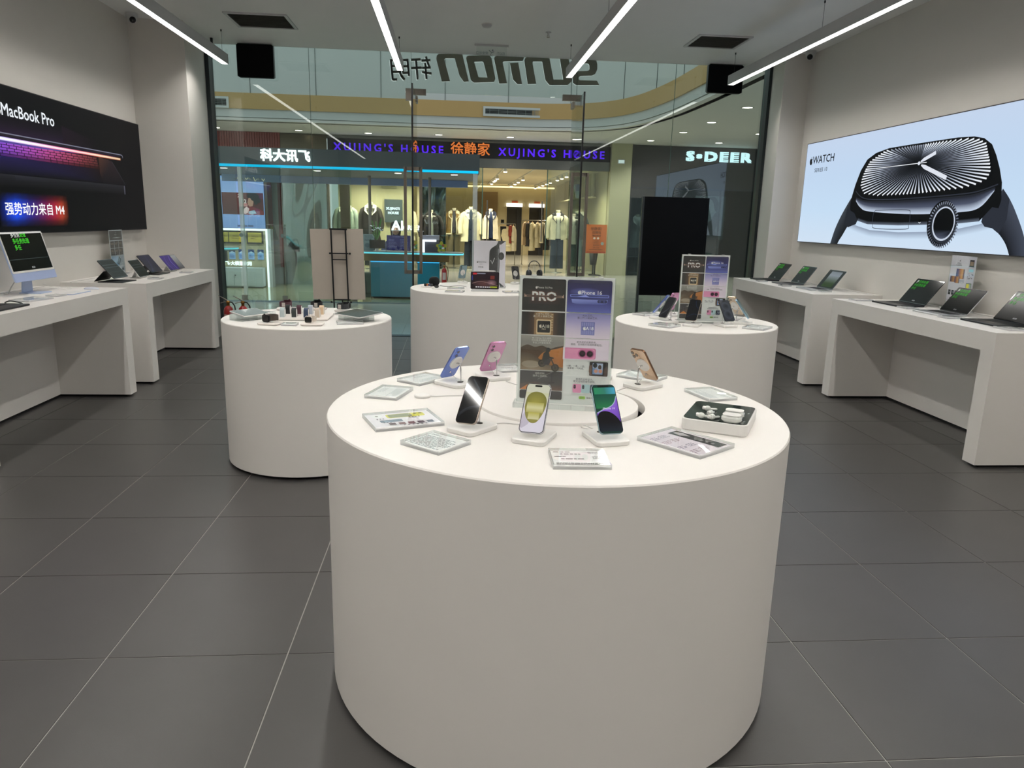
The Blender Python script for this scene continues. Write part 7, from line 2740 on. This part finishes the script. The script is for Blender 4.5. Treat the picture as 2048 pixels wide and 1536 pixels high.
MB().box(-.045, .045, -.006, 0, .09, .15).build('screen', M_panelblack, t)
# fluted header on the right wall
t = thing('fluted_header', 'fluted cream header over the right alcove of the clothes shop', 'wall panel', (4.25, 24.5, 2.22))
fm = MB().lathe([(.07, 0), (.07, .68)], 8, caps=False).mesh('flute', M_beige)
for k in range(14):
    link('flute', fm, t, (-.02, -2.0 + k * .42, 0))
MB().box(-.25, .02, -2.3, 4.0, -.04, 0).build('ledge', M_beige, t)
# track spotlights
tr = None
M_spot = em('spot_glow', '#fff1cc', 9.0)
tracks = [(1.45, [20.95 + .1, 24.8, 25.9, 26.7, 28.4]), (2.32, [25.0, 26.8, 28.2, 30.0]), (3.42, [22.6, 23.6, 24.6, 26.4, 27.4, 28.6, 29.8, 31.2])]
for ti, (x, ys) in enumerate(tracks):
    t = thing('spotlight_track', 'ceiling spotlight track in the clothes shop, %s of three' % ('left', 'middle', 'right')[ti], 'ceiling light', (x, 26, 2.93), 0, 'spotlight tracks')
    MB().box(-.02, .02, -5, 5.6, -.03, 0).build('track', M_mallceil, t)
    for yy in ys:
        sp = MB().lathe([(.035, -.03), (.045, -.12), (.05, -.15)], 12, M=Matrix.Translation((0, yy - 26, 0))).build('spot', M_mallceil, t)
        MB().sphere((0, yy - 26, -.15), (.055, .055, .02), n=12, m=6).build('lens', M_spot, sp)
# grey board with the shop name in the window
t = thing('name_board', 'grey board with glowing shop name hanging on the beige backdrop', 'sign', (-1.75, 22.2, 1.32))
MB().box(-.26, .27, 0, .05, 0, .66).build('board', pm('board_slate', '#4f5a60', .25, metal=.2), t)
letters('letter', "XUJING'S", .098, .01, M_whitelight, t, Matrix.Translation((-.01, -.012, .395)), off=.005)
letters('letter', "HOUSE", .098, .01, M_whitelight, t, Matrix.Translation((0, -.012, .27)), off=.005)
MB().tube([(-.15, .02, .66), (-.15, .05, .75)], .004, 6).tube([(.15, .02, .66), (.15, .05, .75)], .004, 6).build('hanger', M_pole, t)
struct('trim_11', MB().box(-2.1, -1.65, 22.27, 22.3, 2.30, 2.58), pm('wall_grille', '#8d8668', .6), label='small air grille on the beige backdrop')
# orange recruiting poster on its stand
t = thing('poster_stand', 'orange recruiting poster on a dark stand by the beige pillar', 'poster', (4.02, 20.55, 0), R(3))
MB().box(-.29, .29, 0, .02, .62, 1.41).build('panel', pm('poster_orange', '#b4602c', .6), t)
MB().tube([(0, .02, .02), (0, .02, .65)], .02, 8).build('pole', M_black, t)
MB().lathe([(.18, 0), (.18, .015), (.03, .03)], 20).build('base', M_black, t)
a = Art(.002)
a.rect(-.29, .29, .62, 1.41, '#b05c28', '#b8642e')
a.text('徐静家', -.22, 1.385, .026, '#5a2a14')
a.text('徐静家！', .02, 1.29, .098, '#3a2418')
a.text('招聘啦', 0, 1.185, .085, '#3a2418')
a.lines(-.12, .12, 1.09, 1.12, 1, '#5a3420', 2, .8, .0)
for x in (-.06, .045):
    a.disc(x, 1.035, .035, .030, '#c9b4a4', 14)
a.text('• 门店店长 •', 0, .955, .036, '#3a2418')
a.text('• 优秀导购 •', -.02, .905, .036, '#3a2418')
a.text('底薪提成', 0, .84, .046, '#3a2418')
a.text('5K-15K', 0, .775, .056, '#3a2418', space=1.1)
a.lines(-.20, .20, .71, .73, 1, '#4a2a18', 5, .7, .05)
a.lines(-.27, .27, .635, .665, 1, '#8a1f14', 6, .8, .0)
a.disc(.17, .89, .045, .045, '#7d8c84', 18)
a.build('print', P_paper, t, loc=(0, -.001, 0))
t = thing('umbrella_bin', 'dark tapered bin under the orange poster', 'bin', (4.02, 20.85, 0))
MB().lathe([(.09, .28), (.13, .62), (.125, .62)], 16).build('body', pm('bin_dark', '#2a2e2e', .5), t)
MB().tube([(0, 0, .0), (0, 0, .3)], .025, 8).lathe([(.12, 0), (.12, .01)], 16).build('stand', M_black, t)

# ---- dark shop at the right
t = thing('dark_shop_fascia', 'dark shop fascia with wide white glowing letters at the right', 'sign', (0, SY, 0))
MB().box(4.92, 11.85, 0, .09, 2.45, 3.59).build('board', M_darkshop, t)
MB().box(4.92, 11.85, -.02, .0, 2.43, 2.47).build('lower_trim', M_navy, t)
M_sdeer = em('icewhite_letters', '#cdf2fa', 1.35)
letters('letter', 'S•DEER', .335, .03, M_sdeer, t, Matrix.Translation((7.44, -.03, 3.33)), off=.022, space=1.18, sx=1.55)
g = thing('dark_shop_window', 'tinted glass front of the dark shop at the right', 'window', (0, SY + .05, 0))
for x0, x1 in ((4.95, 5.95), (5.97, 7.6), (7.62, 9.6)):
    MB().box(x0, x1, -.006, .006, .01, 2.44).build('pane', M_glassdark, g)
for x in (5.96, 7.61):
    MB().box(x - .02, x + .02, -.02, .02, 0, 2.44).build('mullion', M_frame, g)
struct('wall_dark_shop', MB().box(4.8, 12, 24.4, 24.6, 0, 3.5), pm('dim_shop_wall', '#2a2f33', .6))
struct('wall_dark_shop_side', MB().box(4.62, 4.80, 20.95, 24.5, 0, 3.5), M_navy)
struct('ceiling.002', MB().box(4.6, 12, 20.9, 24.6, 2.75, 2.9), pm('dim_shop_ceiling', '#2a2c2e', .7), label='dark ceiling of the right-hand shop')
struct('wall_mall_right', MB().box(11.9, 12.1, 9.4, 24.6, 0, 3.6), M_darkshop)
mannequin('mannequin in a white pleated dress inside the dark shop', 5.55, 22.1, 1.62, 1.0, 'e6e4d8', 'e6e4d8', 'dcdace', .75, None, False, .85, closed=True)
t = thing('display_table', 'glass-topped display table inside the dark shop', 'table', (5.5, 22.6, 0))
MB().box(-.5, .5, -.3, .3, .92, .96).build('table_top', M_acredge, t)
MB().box(-.45, .45, -.25, .25, .45, .48).build('shelf', M_acredge, t)
for sx_ in (-.46, .46):
    MB().box(sx_ - .02, sx_ + .02, -.26, .26, 0, .92).build('leg', M_black, t)
lamp('dark_shop_lamp', 'SPOT', (5.6, 21.8, 2.7), 40, (.95, 1, .92), .1, 70, .5)
t = thing('fashion_poster', 'grey fashion poster with a dark-haired face inside the dark shop', 'poster', (7.52, 21.4, 1.05))
MB().box(-.45, .45, 0, .03, 0, 1.25).build('panel', M_mallwhite, t)
a = Art(.002)
a.vgrad(-.45, .45, 0, 1.25, ['#7d8a84', '#a4aea8', '#9aa6a0'])
a.poly([(-.1, .45), (.05, .55), (.15, .75), (.30, .85), (.35, .6), (.2, .3), (.3, 0), (-.2, 0)], '#1d2020')
a.disc(.0, .95, .16, .2, '#c4ccc0', 20)
a.poly(spline([(-.05, 1.2), (.12, 1.22), (.25, 1.05), (.22, .8), (.12, .9), (.08, 1.08), (-.05, 1.2)], 4), '#2a2c2c')
a.build('print', printmat('poster_dim', .4, .25), t, loc=(0, -.001, 0))
MB().box(-.02, .02, .0, .03, -1.05, 0).build('post', M_black, t)
t = thing('exit_lamp', 'small lit exit sign on the beige pillar', 'sign', (4.62, 20.58, 3.06))
MB().box(-.10, .10, 0, .04, 0, .12).build('case', M_alu, t)
MB().box(-.08, .08, -.006, 0, .02, .10).build('face', em('exit_face', '#d9ece8', .9), t)
finish_texts()
